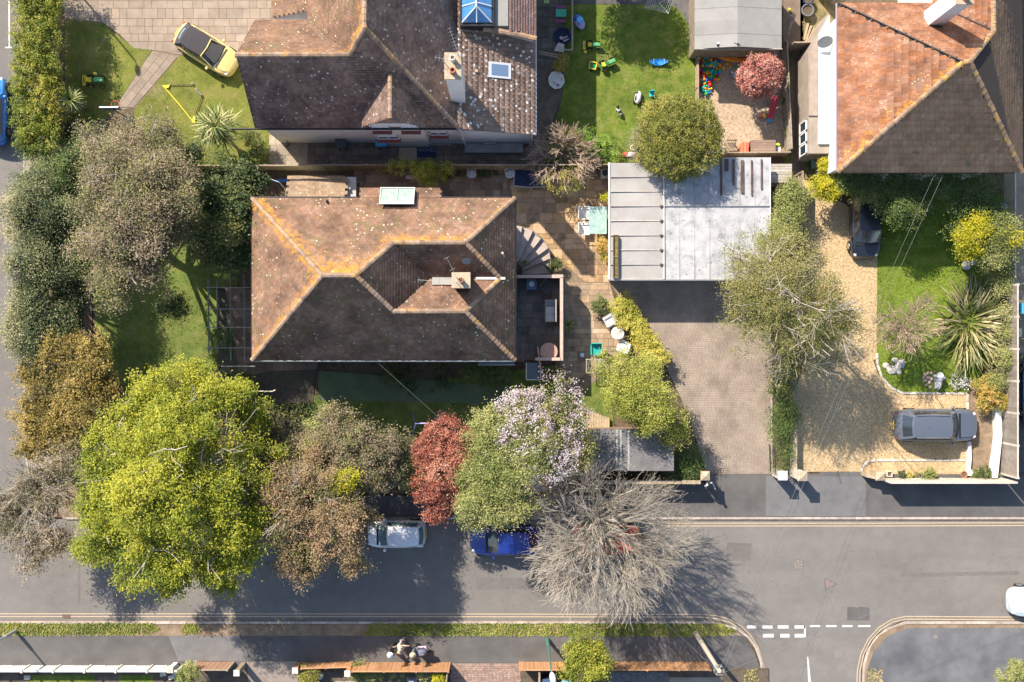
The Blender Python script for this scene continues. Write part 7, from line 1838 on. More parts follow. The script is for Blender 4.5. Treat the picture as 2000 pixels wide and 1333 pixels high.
for px_, lab in ((922, 'white lattice-backed chair left along the fence planting'), (996, 'white lattice-backed chair beside the blue trampoline')):
    k = Kit('lattice_chair', lab, 'chair', px_, 343, -90 if px_ < 950 else -70, .05, group='white lattice chairs')
    k.p('seat', MB().lathe((0, 0, 0), [(.22, .42), (.24, .44), (.22, .46)], 18), WHITE)
    k.p('seat_ring', MB().torus((0, 0, .463), .13, .012, 16, 4), GREYP)
    q = MB(); q.path([Vector((-.2, -.2, .44)), Vector((-.27, -.23, .8)), Vector((-.3, 0, .92)), Vector((-.27, .23, .8)), Vector((-.2, .2, .44))], .022)
    for y in (-.12, 0, .12): q.tube((-.22, y, .46), (-.29, y, .86), .012, n=4)
    k.p('backrest', q, WHITE)
    for x in (-.17, .17):
        for y in (-.17, .17): k.p('leg', MB().tube((x * .8, y * .8, .43), (x * 1.3, y * 1.3, 0), .018), WHITE)
    for s_ in (-1, 1): k.p('armrest', MB().path([Vector((-.26, s_ * .23, .68)), Vector((.12, s_ * .26, .66)), Vector((.17, s_ * .2, .44))], .018), WHITE)
k = Kit('trampoline', 'rectangular navy trampoline with pale rim under the arching bare shrub', 'trampoline', 1033, 350, -2, .05)
k.p('mat', MB().prism([(-.86, -.47), (-.1, -.52), (.86, -.47), (.84, .44), (-.84, .48)], .32, .34), mat('navy_mat', [(0.012, 0.022, 0.06), (0.022, 0.035, 0.085)], 3, .7, speck=((0.3, 0.22, 0.16), 7, .14, .3)))
q = MB(); q.path([Vector(v) for v in ((-.88, -.49, .35), (-.1, -.54, .35), (.88, -.49, .35), (.86, .46, .35), (-.86, .50, .35), (-.88, -.49, .35))], .022); k.p('rim', q, WHITE)
for x in (-.8, .8):
    for y in (-.42, .42): k.p('leg', MB().tube((x, y, 0), (x, y, .33), .025), STEEL)
k = Kit('box_unit', 'small grey cabinet with round lid beside the garage corner, under the bare shrub', 'cabinet', 1180, 342, 0, .05)
k.p('case', MB().box((0, 0, .3), (.5, .5, .6)), STONEW); k.p('lid', MB().lathe((0, 0, 0), [(.17, .6), (.15, .66), (.1, .67)], 14), DARKF)
# terrace furniture (on the raised terrace)
z = tk + .01
lounge_chair('dark slatted armchair in the top right corner of the raised terrace', 1068, 563, -40, DARKF, DARKF, z, w=.55)
lounge_chair('dark chair in the shade at the house side of the raised terrace', 1013, 562, -50, DARKF, DARKF, z, w=.55)
k = Kit('side_table', 'square blue-grey table with a white flower-shaped bowl on the raised terrace', 'table', 1038, 557, 0, z)
k.p('tabletop', MB().box((0, 0, .44), (.58, .58, .04)), plain('slate_blue', (0.07, 0.12, 0.18), .5))
for x in (-.25, .25):
    for y in (-.25, .25): k.p('leg', MB().box((x, y, .21), (.04, .04, .42)), DARKF)
k = Kit('flower_bowl', 'white flower-shaped bowl lying on the square terrace table', 'bowl', 1038, 555, 0, z + .46)
for i in range(6): k.p('petal', MB().ball((math.cos(i * PI / 3) * .11, math.sin(i * PI / 3) * .11, .025), (.065, .055, .03), 8, 5), WHITE, True)
k.p('dish', MB().lathe((0, 0, 0), [(.06, 0), (.09, .05), (.06, .04)], 14), plain('pale_blue', (0.3, 0.5, 0.65), .4))
k = Kit('garden_sofa', 'grey cushioned bench against the east wall of the raised terrace', 'sofa', 1075, 608, 0, z)
k.p('frame', MB().box((0, 0, .17), (.66, 1.28, .3)), mat('sofa_frame', [(0.30, 0.27, 0.23)], rough=.8), bevel=.02)
for y in (-.36, .06): k.p('cushion', MB().box((-.03, y - .04, .38), (.52, .42, .1)), mat('grey_cushion', [(0.36, 0.34, 0.31), (0.42, 0.40, 0.37)], 4, .9), bevel=.03)
k.p('storage_lid', MB().box((-.04, .44, .35), (.5, .28, .04)), GREYP); k.p('backrest', MB().box((.29, 0, .5), (.08, 1.28, .38)), mat('sofa_frame', [(0, 0, 0)]), bevel=.02)
k = Kit('round_patio_table', 'round terracotta-tiled table at the south end of the raised terrace', 'table', 1071, 687, 0, z)
k.p('tabletop', MB().lathe((0, 0, 0), [(.46, .70), (.50, .71), (.50, .74), (.48, .75)], 30), mat('mosaic_terracotta', [(0.36, 0.20, 0.15), (0.50, 0.31, 0.24)], 14, .7))
for r_ in (.18, .34): k.p('mosaic_ring', MB().torus((0, 0, .75), r_, .008, 28, 4), TERRA)
k.p('pedestal', MB().tube((0, 0, 0), (0, 0, .7), .05), BLACKP)
for i in range(3): k.p('foot', MB().tube((0, 0, .1), (.28 * math.cos(i * 2.1), .28 * math.sin(i * 2.1), .02), .02), BLACKP)
t = thing('folded_parasol', 'closed slim parasol leaning across the terrace corner beside the round table', 'parasol', W(1052, 700))
MB().tube(W(1050, 678, 2.6), W(1056, 722, 2.0), .035, .05).build('canopy', mat('tan_cloth', [(0.42, 0.28, 0.21)], rough=.9), t); MB().tube(W(1056, 722, 2.0), W(1064, 735, 1.9), .018).build('pole', WHITE, t)
t = thing('wall_lantern', 'white lamp fitting on the east house wall by the terrace', 'lamp', (xE - .4, 2.6, 2.4)); MB().lathe((xE - .2, 2.05, 2.3), [(.04, 0), (.11, .05), (.11, .16), (.03, .22)], 12).build('shade', WHITE, t)
# lower patio odds and ends
k = Kit('grey_box_planter', 'small square grey box with a bright glass top on the lower patio', 'box', 1136, 694, 0, .05); k.p('case', MB().box((0, 0, .2), (.38, .38, .4)), GREYP); k.p('lamp_glass', MB().lathe((0, 0, 0), [(.1, .4), (.12, .44), (.05, .47)], 12), LAMPG)
t = thing('picket_gate', 'weathered picket gate and trellis panel below the teal chair', 'gate', W(1160, 714))
for i in range(7):
    a = W(1160 + i * 2.7, 702); MB().b2(a.x, a.y - .76, .9, a.x + .05, a.y, .93).build('picket', WOODG, t)
for i in range(3):
    a = W(1144 + i * 6, 702); MB().tube((a.x, a.y, .9), (a.x + .18, a.y - .76, .9), .014, n=4).build('lattice', WOOD, t); MB().tube((a.x + .18, a.y, .91), (a.x, a.y - .76, .91), .014, n=4).build('lattice', WOOD, t)
a = W(1143, 702); b = W(1180, 728); q = MB(); q.path([Vector((a.x, a.y, .9)), Vector((b.x, a.y, .9)), Vector((b.x, b.y, .9)), Vector((a.x, b.y, .9)), Vector((a.x, a.y, .9))], .025); q.build('frame', WOODG, t)
for x_, y_ in ((a.x, a.y), (b.x, b.y)): MB().tube((x_, y_, 0), (x_, y_, .95), .03).build('post', WOODG, t)
for i, (px_, py_) in enumerate(((1099, 741), (1098, 752), (1088, 757))):
    k = Kit('stepping_stone', ('topmost', 'middle', 'lowest and leftmost')[i] + ' of the three round stepping stones below the lower patio', 'stepping stone', px_, py_, group='round stepping stones'); k.p('disc', MB().lathe((0, 0, 0), [(.145, .0), (.145, .035), (.13, .045)], 18), STONEW)
t = thing('clothes_airer', 'purple and blue tripod airer on the dark lawn by the red maple', 'airer', W(836, 828))
q = MB(); 
for a_, b_ in (((812, 828), (858, 826)), ((812, 828), (805, 805)), ((812, 828), (806, 848)), ((842, 826), (865, 800)), ((842, 826), (846, 845))): q.tube(W(*a_, 1.1), W(*b_, .15 if b_ != (858, 826) else 1.1), .022)
q.build('frame', plain('violet_blue_metal', (0.22, 0.22, 0.62), .4), t); MB().box(W(829, 827, 1.12), (.5, .06, .05)).build('crossbar', plain('lilac_plastic', (0.5, 0.42, 0.7), .5), t)
wire('washing line running from the main house wall to the purple airer', W(836, 824, 1.2), (-7.6, -.6, 2.9), .15, .007, WIR)
k = Kit('kayak_sheet', 'bright blue tarpaulin strip behind the small brick shed', 'tarpaulin', 548, 354, 12, .4); k.p('sheet', MB().prism([(-.65, .05), (-.1, .14), (.5, -.02), (.5, -.16), (-.1, -.02)], 0, .05), plain('blue_tarp', (0.02, 0.15, 0.42), .5))
t = thing('garden_arch', 'thin pale curved hoop in the shade beside the brick shed', 'arch', W(552, 368)); MB().path([W(528, 350, .9), W(545, 356, 1.0), W(556, 368, .9), W(560, 386, .8)], .02).build('hoop', STEEL, t)
# pots along the fence, garage and gravel border
pot('large dark pot with a green plant north of the patio, left of the small pots', 876, 345, .24, .35, GREYP, GREENM, 500, z=.05)
pot('small grey pot holding brown soil along the boundary fence', 892, 341, .16, .25, GREYP, z=.05)
pot('small green-leaved pot between grey pot and lattice chair', 903, 341, .16, .22, TERRA, APPLE, 350, z=.05)
pot('round dark pot between the trough and the second lattice chair', 969, 340, .14, .22, BLACKP, z=.05)
pot('small pale pot in the corner by the brick shed', 702, 362, .16, .25, STONEW, z=.05)
k = Kit('trough_planter', 'long brown trough with white flowers between the two lattice chairs', 'planter', 945, 341, 0, .05); k.p('box', MB().box((0, 0, .14), (.74, .3, .28)), WOODD)
c = k.M @ Vector((0, 0, .3)); leaf_cloud('foliage', k.t, [(c.x - .15, c.y, c.z + .08, .3, .17, .12), (c.x + .15, c.y, c.z + .08, .25, .17, .12)], 900, .045, GREENM, 5, clump=.1, per=12); leaf_cloud('flowers', k.t, [(c.x, c.y, c.z + .14, .32, .15, .1)], 60, .03, BLOS, 6, clump=.1, per=4)
k = Kit('white_tray', 'shallow pale tray under the climbing plant by the boundary fence', 'tray', 801, 347, 0, .05); k.p('tray', MB().box((0, 0, .06), (.5, .22, .1)), STONEW)
k = Kit('bicycle_wheel_pot', 'ring-shaped pot stand with orange plants at the garage west wall', 'plant pot', 1171, 490, 0, .05); k.p('ring', MB().torus((0, 0, .35), .2, .02, 18, 5), BLACKP); k.p('pot', MB().lathe((0, 0, 0), [(.12, 0), (.18, .33), (.15, .3)], 14), TERRA)
pot('round dark-rimmed pot at the left end of the gravel border', 1713, 925, .19, .3, mat('stone_pot', [(0.30, 0.25, 0.2)], rough=.9), z=.02)
k = Kit('square_pot', 'square white planter with dark soil in the gravel border', 'plant pot', 1734, 925, 0, .02)
for x in (-.14, .14): k.p('side', MB().box((x, 0, .15), (.05, .33, .3)), STONEW)
for y in (-.14, .14): k.p('side', MB().box((0, y, .15), (.23, .05, .3)), STONEW)
k.p('soil', MB().box((0, 0, .12), (.23, .23, .2)), SOIL)
pot('round pot with a dark spiky plant, third in the gravel border', 1757, 924, .17, .28, mat('stone_pot', [(0, 0, 0)]), DARKG, 260, 1.0)
pot('small pot with a yellow-green plant in the gravel border', 1774, 927, .13, .18, TERRA, YGRN, 300, 1.3)
pot('small pot with a bluish green plant in the gravel border', 1788, 927, .13, .16, TERRA, GREYG, 300, 1.3)
pot('wooden tub with a large leafy green shrub in the gravel border', 1809, 925, .26, .3, WOOD, APPLE, 1200, 1.35, cat='plant pot', leaf=.06)
pot('terracotta pot standing alone at the right end of the gravel border', 1879, 926, .19, .28, TERRA)
pot('tiny pot with a green tuft below the dark-rimmed pot', 1723, 930, .10, .12, TERRA, GREENM, 160, 1.3)
# ornament, rocks and flowers on the east lawn
k = Kit('shrouded_ornament', 'silvery grey cloth-draped ornament beside the pink rock pile on the east lawn', 'ornament', 1829, 744, 0, .02)
ob = MB(); prof = []
n_ = 20; rings_ = []
for j_, (sc_, zz) in enumerate(((1.0, .02), (.97, .18), (.8, .45), (.5, .62), (.1, .66))):
    for i in range(n_):
        a_ = 2 * PI * i / n_; rr0_ = .30 + .07 * math.sin(5 * a_ + 1) + .03 * math.sin(11 * a_)
        x_ = math.cos(a_) * rr0_ * sc_ * .95 + .08; y_ = math.sin(a_) * rr0_ * sc_ + .15
        if math.sin(a_) < -.2: y_ -= .42 * sc_ * abs(math.sin(a_)); x_ = (x_ - .08) * .6 - .02
        rings_.append((x_, y_, zz + .03 * math.sin(7 * a_)))
ob.add(rings_, [(j_ * n_ + i, j_ * n_ + (i + 1) % n_, (j_ + 1) * n_ + (i + 1) % n_, (j_ + 1) * n_ + i) for j_ in range(4) for i in range(n_)] + [tuple(4 * n_ + i for i in range(n_))])
k.p('drape', ob, mat('silver_cloth', [(0.34, 0.36, 0.40), (0.52, 0.53, 0.58)], 6, .45, .01, 14))
def rock(label, px, py, r_, m, z=.02, grp=None, fl=.5, sd=0):
    rnd = random.Random(sd); k = Kit('rock', label, 'rock', px, py, rnd.uniform(0, 180), z, grp)
    q = MB().ball((0, 0, r_ * fl * .5), (r_, r_ * .8, r_ * fl), 9, 6); q.v = [(v[0] * (1 + rnd.uniform(-.14, .14)), v[1] * (1 + rnd.uniform(-.14, .14)), max(0, v[2] * (1 + rnd.uniform(-.1, .1)))) for v in q.v]; k.p('stone', q, m)
for i, (x_, y_, r_) in enumerate(((1806, 733, .13), (1813, 738, .13), (1806, 744, .12), (1815, 747, .13), (1809, 752, .11), (1816, 757, .11), (1820, 730, .13), (1812, 729, .10), (1803, 738, .10), (1819, 741, .10))):
    rock('pinkish stone in the rock pile beside the shrouded ornament', x_, y_, r_, mat('pink_stone', [(0.42, 0.29, 0.22), (0.58, 0.44, 0.36)], 5, var=.2), grp='pinkish stones of the rock pile', sd=i)
for i, (x_, y_, r_) in enumerate(((1742, 722, .36), (1758, 712, .34), (1748, 704, .22), (1730, 714, .22), (1755, 726, .20))):
    rock(['large pale flat stone at the foot of the pinkish bare tree', 'large pale stone right of the biggest flat stone', 'small pale stone at the top of the flat stone group', 'small pale stone at the left of the flat stone group', 'small pale stone below the flat stone group'][i], x_, y_, r_, STONEW, fl=.3, sd=20 + i)
t = thing('flower_patch', 'low drift of small white flowers right of the shrouded ornament', 'flowers', W(1878, 746)); leaf_cloud('foliage', t, [lob(1875, 747, 16, .3), lob(1890, 750, 10, .25)], 900, .05, GREENM, 90, clump=.1, per=10); leaf_cloud('blossom', t, [lob(1872, 745, 15, .38), lob(1888, 750, 10, .32)], 620, .05, leafmat('white_petals', [(0.6, 0.6, 0.56), (0.75, 0.75, 0.72), (0.8, 0.8, 0.78)]), 91, clump=.1, per=6, up=1.2)
t = thing('shrouded_bush', 'pale lilac-grey covered pot plant below the bright yellow shrub', 'ornament', W(1893, 520)); 
MB().ball(W(1888, 518, .35), (.28, .3, .35), 12, 7).build('cover', mat('lilac_cloth_cover', [(0.30, 0.32, 0.40), (0.5, 0.5, 0.58)], 6, .7), t, True); MB().ball(W(1900, 512, .5), (.22, .2, .25), 12, 7).build('cover', mat('lilac_cloth_cover', [(0, 0, 0)]), t, True)
k = Kit('grey_cushion_pile', 'crumpled pale grey sheet by the neighbour path under the roof shadow', 'sheet', 1955, 412, 0, .05)
q = MB().ball((0, 0, .25), (.32, .42, .3), 12, 8); rnd = random.Random(3); q.v = [(v[0] + rnd.uniform(-.06, .06), v[1] + rnd.uniform(-.06, .06), max(0, v[2])) for v in q.v]; k.p('sheet', q, mat('pale_blue_grey_cloth', [(0.3, 0.34, 0.42), (0.45, 0.48, 0.55)], 5, .8))
def wheelie(label, px, py, rz, m, lid, z=0, w=.56, h=1.0, group=None):
    k = Kit('wheelie_bin', label, 'bin', px, py, rz, z, group)
    q = MB(); q.add([(-w * .4, -w * .4, 0), (w * .4, -w * .4, 0), (w * .4, w * .4, 0), (-w * .4, w * .4, 0), (-w / 2, -w / 2, h), (w / 2, -w / 2, h), (w / 2, w / 2, h), (-w / 2, w / 2, h)], [(3, 2, 1, 0), (0, 1, 5, 4), (1, 2, 6, 5), (2, 3, 7, 6), (3, 0, 4, 7), (4, 5, 6, 7)]); k.p('body', q, m)
    k.p('lid', MB().box((.0, 0, h + .035), (w + .06, w + .04, .07)), lid, bevel=.02); k.p('handle', MB().tube((-w / 2 - .06, -w * .35, h - .02), (-w / 2 - .06, w * .35, h - .02), .018), m)
    for y in (-w * .38, w * .38): k.p('wheel', MB().torus((-w * .42, y, .1), .075, .025, 12, 5, Matrix.Rotation(PI / 2, 3, 'X')), TYRE)
BLUL = plain('sky_blue_lid', (0.05, 0.32, 0.62), .4)
wheelie('dark grey wheelie bin against the south wall of the gabled house', 671, 284, 90, GREYP, plain('dark_lid', (0.06, 0.07, 0.07), .5), .03)
wheelie('bin with a bright sky-blue lid below the gabled dormer', 749, 282, 90, GREYP, BLUL, .03, w=.62)
wheelie('blue-lidded bin at the right edge beside the fence', 1984, 604, 0, GREYP, BLUL, .03)
wheelie('light blue-lidded bin, left of the pair behind the orange fence', 1105, 1328, 90, GREYP, plain('light_blue_lid', (0.12, 0.45, 0.62), .4), PV + .01)
wheelie('light blue-lidded bin, right of the pair under the roadside tree', 1130, 1330, 90, GREYP, plain('light_blue_lid', (0, 0, 0), .4), PV + .01)
wheelie('navy bin with white edge below the street lamp lantern', 1068, 1325, 90, NVY, plain('navy_lid', (0.05, 0.09, 0.16), .4), PV + .01)
k = Kit('low_box', 'small white box lying by the neighbour path at the right edge', 'box', 1988, 650, 5, .03); k.p('case', MB().box((0, 0, .1), (.22, .5, .2)), WHITE, bevel=.01)
# south side of the gabled house
k = Kit('storage_crate', 'grey plastic crate on the patio right of the sky-blue bin', 'crate', 789, 279, 0, .03); k.p('case', MB().box((0, 0, .3), (.6, .42, .6)), GREYP, bevel=.01); k.p('lid', MB().box((0, 0, .62), (.64, .46, .05)), plain('pale_grey_plastic', (0.3, 0.32, 0.32)))
k = Kit('ladder', 'long pale grey ladder lying along the house wall', 'ladder', 846, 281, -1, .03)
for y in (-.12, .12): k.p('stile', MB().box((0, y, .35), (2.3, .04, .06)), STEEL)
for i in range(14): k.p('rung', MB().box((-1.05 + i * .16, 0, .35), (.035, .2, .03)), STONEW)
for x in (-.9, .9): k.p('support', MB().box((x, 0, .16), (.1, .3, .3)), WOOD)
k = Kit('cardboard_sheet', 'large flat brown cardboard sheet on the dark patio', 'cardboard', 799, 301, 0, .03); k.p('sheet', MB().box((0, 0, .05), (.92, .72, .03)), mat('cardboard', [(0.36, 0.26, 0.18), (0.43, 0.32, 0.23)], 3)); k.p('flap', MB().box((-.53, .1, .04), (.12, .5, .02)), mat('cardboard', [(0, 0, 0)]))
k = Kit('banner', 'folded navy banner with a row of white letters on the dark patio', 'banner', 834, 298, 0, .03); k.p('cloth', MB().box((0, 0, .03), (1.1, .58, .03)), NVY)
def text(parent, body, M, size, m, name='lettering', ext=.004):
    c = bpy.data.curves.new(name, 'FONT'); c.body = body; c.size = size; c.extrude = ext; c.align_x = 'CENTER'; c.align_y = 'CENTER'
    o = bpy.data.objects.new(name, c); me = bpy.data.meshes.new_from_object(o); bpy.data.objects.remove(o); me.materials.clear(); me.materials.append(m)
    return inst(name, me, parent, M)
text(k.t, 'WOMEZ', k.M @ TRS((0, .12, .05)), .29, plain('faded_letter', (0.22, 0.23, 0.30), .9))
k = Kit('heat_pump', 'pale grey air unit on the wall plinth of the gabled house', 'air unit', 957, 280, 0, .03); k.p('case', MB().box((0, 0, .35), (.72, .36, .5)), mat('unit_grey', [(0.32, 0.30, 0.27)], rough=.7), bevel=.02)
for i in range(5): k.p('louvre', MB().box((-.24 + i * .12, 0, .61), (.05, .26, .02)), mat('unit_dark', [(0.2, 0.19, 0.17)], rough=.7))
k = Kit('bicycle', 'red and black bicycle leaning under the eaves left of the dark bin', 'bicycle', 575, 266, 60, .03)
for x in (-.5, .5):
    w_ = k.p('wheel', MB().torus((x, 0, .33), .31, .022, 22, 5, Matrix.Rotation(PI / 2, 3, 'X')), TYRE)
q = MB(); q.path([Vector((-.5, 0, .33)), Vector((-.1, 0, .3)), Vector((.35, 0, .75)), Vector((-.2, 0, .78)), Vector((-.1, 0, .3))], .018); q.path([Vector((.35, 0, .75)), Vector((.5, 0, .33))], .018); k.p('frame', q, plain('red_frame', (0.5, 0.04, 0.03), .4))
k.p('handlebar', MB().path([Vector((.3, -.25, .98)), Vector((.36, 0, .95)), Vector((.3, .25, .98))], .016), BLACKP); k.p('saddle', MB().ball((-.22, 0, .88), (.13, .07, .035), 10, 5), BLACKP, True)
wp = mat('low_wall_cream', [(0.42, 0.36, 0.28)], rough=.9)
t = thing('porch_post', 'diagonal-shadow casting canopy post by the house corner patio', 'post', W(598, 262)); MB().tube((W(603, 268).x, W(603, 268).y, 0), (W(603, 268).x, W(603, 268).y, 2.4), .05).build('shaft', WOODD, t)

# ---- front lawn left
k = Kit('football_goal', 'toy yellow and black folding goal frame tipped on the front lawn', 'toy goal', 352, 202, 0, .03)
def loc_(px, py): v = W(px, py); return Vector((v.x - k.t.location.x, v.y - k.t.location.y, .06))
YEL = plain('yellow_plastic', (0.72, 0.55, 0.03), .45)
k.p('yellow_bar', MB().path([loc_(320, 169), loc_(352, 206), loc_(379, 240)], .028), YEL); k.p('black_bar', MB().path([loc_(328, 168), loc_(377, 167), loc_(396, 189), loc_(381, 230)], .02), BLACKP)
k.p('corner_plate', MB().prism([tuple(loc_(318, 168))[:2], tuple(loc_(333, 167))[:2], tuple(loc_(330, 173))[:2], tuple(loc_(322, 173))[:2]], .02, .08), YEL); k.p('corner_plate', MB().prism([tuple(loc_(379, 227))[:2], tuple(loc_(383, 230))[:2], tuple(loc_(381, 242))[:2], tuple(loc_(376, 240))[:2]], .02, .08), YEL)
k.p('hinge', MB().path([loc_(385, 178) + Vector((0, 0, .05)), loc_(395, 188) + Vector((0, 0, .05))], .05), GREYP)
for x_, y_ in ((377, 164), (384, 176)): k.p('clip', MB().ball(loc_(x_, y_) + Vector((0, 0, .04)), .05, 8, 5), STONEW)
k = Kit('basketball_hoop', 'basketball backboard with a red ring on the garden path by the palm', 'basketball hoop', 222, 222, 0, 0)
zH = 2.0; c = W(225, 205, zH) - k.t.location
k.p('ring', MB().torus((c.x, c.y, zH), .235, .014, 24, 5), plain('red_ring', (0.65, 0.10, 0.06), .4))
q = MB()
for i in range(12):
    a_ = i * PI / 6; q.tube((c.x + .235 * math.cos(a_), c.y + .235 * math.sin(a_), zH), (c.x + .14 * math.cos(a_ + .25), c.y + .14 * math.sin(a_ + .25), zH - .35), .008, n=4)
k.p('net', q, WHITE); k.p('backboard', MB().b2(c.x - .64, c.y - .29, zH - .05, c.x + .38, c.y - .26, zH + .55), plain('board_blue', (0.10, 0.16, 0.22), .3)); k.p('board_edge', MB().b2(c.x - .66, c.y - .31, zH + .551, c.x + .40, c.y - .24, zH + .57), WHITE)
k.p('pole', MB().tube((c.x, c.y - .33, 0), (c.x, c.y - .33, zH + .2), .035), BLACKP); k.p('base', MB().box((c.x, c.y - .5, .08), (.5, .6, .16)), BLACKP, bevel=.03)
GRP = plain('toy_green', (0.02, 0.20, 0.06), .35); GRP2 = plain('toy_pale_green', (0.10, 0.34, 0.14), .35); YTP = plain('toy_yellow', (0.70, 0.52, 0.06), .4)
def toy_tractor(label, px, py, rz, front=False, trailer=False, sc=1.0, blade=False):
    k = Kit('toy_tractor', label, 'toy tractor', px, py, rz, .03, sc=sc, group='green ride-on toy tractors')
    k.p('bonnet', MB().box((.26, 0, .34), (.46, .22, .2)), GRP2, bevel=.04); k.p('chassis', MB().box((.05, 0, .22), (.8, .18, .1)), GRP); k.p('seat', MB().box((-.18, 0, .36), (.2, .24, .05)), YTP, bevel=.02); k.p('seat_back', MB().box((-.28, 0, .46), (.04, .24, .2)), YTP, bevel=.015)
    k.p('steering_wheel', MB().torus((0, 0, .50), .08, .012, 14, 4), BLACKP)
    for x, r_, w_ in ((-.2, .17, .1), (.36, .11, .07)):
        for y in (-1, 1):
            wo = k.p('wheel', MB().lathe((x, y * .24, r_), [(r_ * .6, -w_ / 2), (r_, -w_ / 2 + .01), (r_, w_ / 2 - .01), (r_ * .6, w_ / 2)], 14, Matrix.Rotation(PI / 2, 3, 'X')), TYRE); k.p('rim', MB().lathe((x, y * .24, r_), [(r_ * .5, -w_ / 2 - .008), (r_ * .55, 0), (r_ * .5, w_ / 2 + .008)], 12, Matrix.Rotation(PI / 2, 3, 'X')), YTP, parent=wo)
    if front: k.p('front_loader', MB().box((-.52, 0, .2), (.16, .52, .12)), YTP, bevel=.03); k.p('loader_slot', MB().box((-.52, 0, .265), (.03, .34, .01)), BLACKP)
    return k
toy_tractor('green toy tractor with yellow loader in the shade by the small palm', 188, 160, 0, True, sc=1.15)
toy_tractor('green toy tractor with yellow rear bucket on the shaded edge of the back lawn', 1157, 91, 0, True, sc=.95)
toy_tractor('green toy tractor towing a yellow-framed trailer on the back lawn', 1184, 128, 22, sc=1.05)
k = Kit('toy_trailer', 'open yellow-framed green toy trailer behind the towing tractor', 'toy trailer', 1157, 131, -12, .03)
for x in (-.2, .2): k.p('side', MB().box((x, 0, .26), (.04, .42, .12)), YTP)
for y in (-.2, .2): k.p('side', MB().box((0, y, .26), (.36, .04, .12)), YTP)
k.p('bed', MB().box((0, 0, .2), (.36, .36, .03)), GRP)
for y in (-.25, .25): k.p('wheel', MB().lathe((0, y, .1), [(.06, -.03), (.1, -.025), (.1, .025), (.06, .03)], 12, Matrix.Rotation(PI / 2, 3, 'X')), TYRE)
for x_, y_, c_, lab in ((187, 146, YTP, 'small yellow ball on the shaded grass above the loader tractor'), (1143, 103, YTP, 'pale yellow toy ball beside the back lawn loader tractor')):
    k = Kit('toy_ball', lab, 'ball', x_, y_, 0, .03); k.p('shell', MB().ball((0, 0, .11), .11, 12, 8), c_, True); k.p('band', MB().torus((0, 0, .11), .108, .006, 16, 4), WHITE)
# ---- back lawn toys
k = Kit('toy_car', 'blue and lilac ride-in toy car on the shaded lawn edge', 'toy car', 1131, 46, 118, .03)
k.p('body', MB().ball((0, 0, .22), (.48, .28, .2), 16, 8), plain('lilac_plastic2', (0.40, 0.36, 0.58), .35), True); k.p('hood', MB().ball((.2, 0, .3), (.24, .25, .14), 14, 8), plain('toy_blue', (0.03, 0.14, 0.5), .35), True); k.p('roof', MB().ball((.0, 0, .62), (.2, .2, .05), 14, 6), plain('toy_sky_blue', (0.16, 0.42, 0.75), .35), True)
for x in (-.16, .16):
    for y in (-.16, .16): k.p('pillar', MB().tube((x, y, .3), (x * .8, y * .8, .6), .018), plain('toy_blue', (0, 0, 0), .35))
for x in (-.26, .28):
    for y in (-.24, .24): k.p('wheel', MB().lathe((x, y, .09), [(.05, -.03), (.09, -.025), (.09, .025), (.05, .03)], 12, Matrix.Rotation(PI / 2, 3, 'X')), TYRE)
k = Kit('seesaw', 'blue plastic rocker with handles on the back lawn', 'rocker toy', 1285, 123, 0, .03)
q = MB(); n_ = 12
vs = []
for i in range(n_ + 1):
    x = -.54 + 1.08 * i / n_; w_ = .20 - .14 * abs(x / .54) ** 1.6; z_ = .12 + .22 * (x / .54) ** 2
    vs += [(x, -w_, z_), (x, w_, z_), (x, -w_, z_ - .09), (x, w_, z_ - .09)]
q.add(vs, [f for i in range(n_) for f in ((i * 4, i * 4 + 4, i * 4 + 5, i * 4 + 1), (i * 4 + 2, i * 4 + 3, i * 4 + 7, i * 4 + 6), (i * 4, i * 4 + 2, i * 4 + 6, i * 4 + 4), (i * 4 + 1, i * 4 + 5, i * 4 + 7, i * 4 + 3))])
k.p('rocker', q, plain('rocker_blue', (0.03, 0.25, 0.62), .35))
for x in (-.3, .3): k.p('handle', MB().path([Vector((x, -.12, .2)), Vector((x, -.12, .42)), Vector((x, .12, .42)), Vector((x, .12, .2))], .014), plain('pale_handle', (0.4, 0.55, 0.7), .4))
k = Kit('toy_scooter_car', 'white and black ride-on car standing on the back lawn near the ball-shaped shrub', 'toy car', 1245, 193, 80, .03)
k.p('body', MB().ball((0, 0, .24), (.38, .2, .2), 16, 8), WHC, True); k.p('seat', MB().ball((-.05, .1, .36), (.2, .09, .06), 12, 6), BLACKP, True); k.p('visor', MB().ball((.22, .08, .34), (.1, .1, .07), 12, 6), BLACKP, True)
for x in (-.22, .22):
    for y in (-.19, .19): k.p('wheel', MB().lathe((x, y, .09), [(.05, -.03), (.09, -.025), (.09, .025), (.05, .03)], 12, Matrix.Rotation(PI / 2, 3, 'X')), TYRE)
k = Kit('toy_chair', 'small turquoise child seat beside the ball-shaped shrub', 'toy chair', 1272, 186, 95, .03)
TQ = plain('turquoise_plastic', (0.04, 0.42, 0.44), .4); k.p('seat', MB().box((0, 0, .2), (.28, .3, .04)), TQ, bevel=.01); k.p('backrest', MB().box((.15, 0, .34), (.04, .3, .28)), TQ, bevel=.01)
for x in (-.12, .12):
    for y in (-.12, .12): k.p('leg', MB().tube((x, y, 0), (x, y, .2), .02), TQ)
k = Kit('toy_dog', 'black and white rocking toy dog standing on the back lawn', 'toy animal', 1209, 220, 115, .03)
k.p('body', MB().ball((0, 0, .26), (.26, .1, .1), 12, 8), WHC, True); k.p('head', MB().ball((.26, 0, .38), (.11, .08, .09), 12, 8), BLACKP, True); k.p('patch', MB().ball((-.04, 0, .31), (.13, .1, .07), 10, 6), BLACKP, True)
for x in (-.18, .18):
    for y in (-.1, .1): k.p('leg', MB().tube((x, y * .6, .24), (x, y * 1.3, 0), .03, .022), WHC if x > 0 else GREYP)
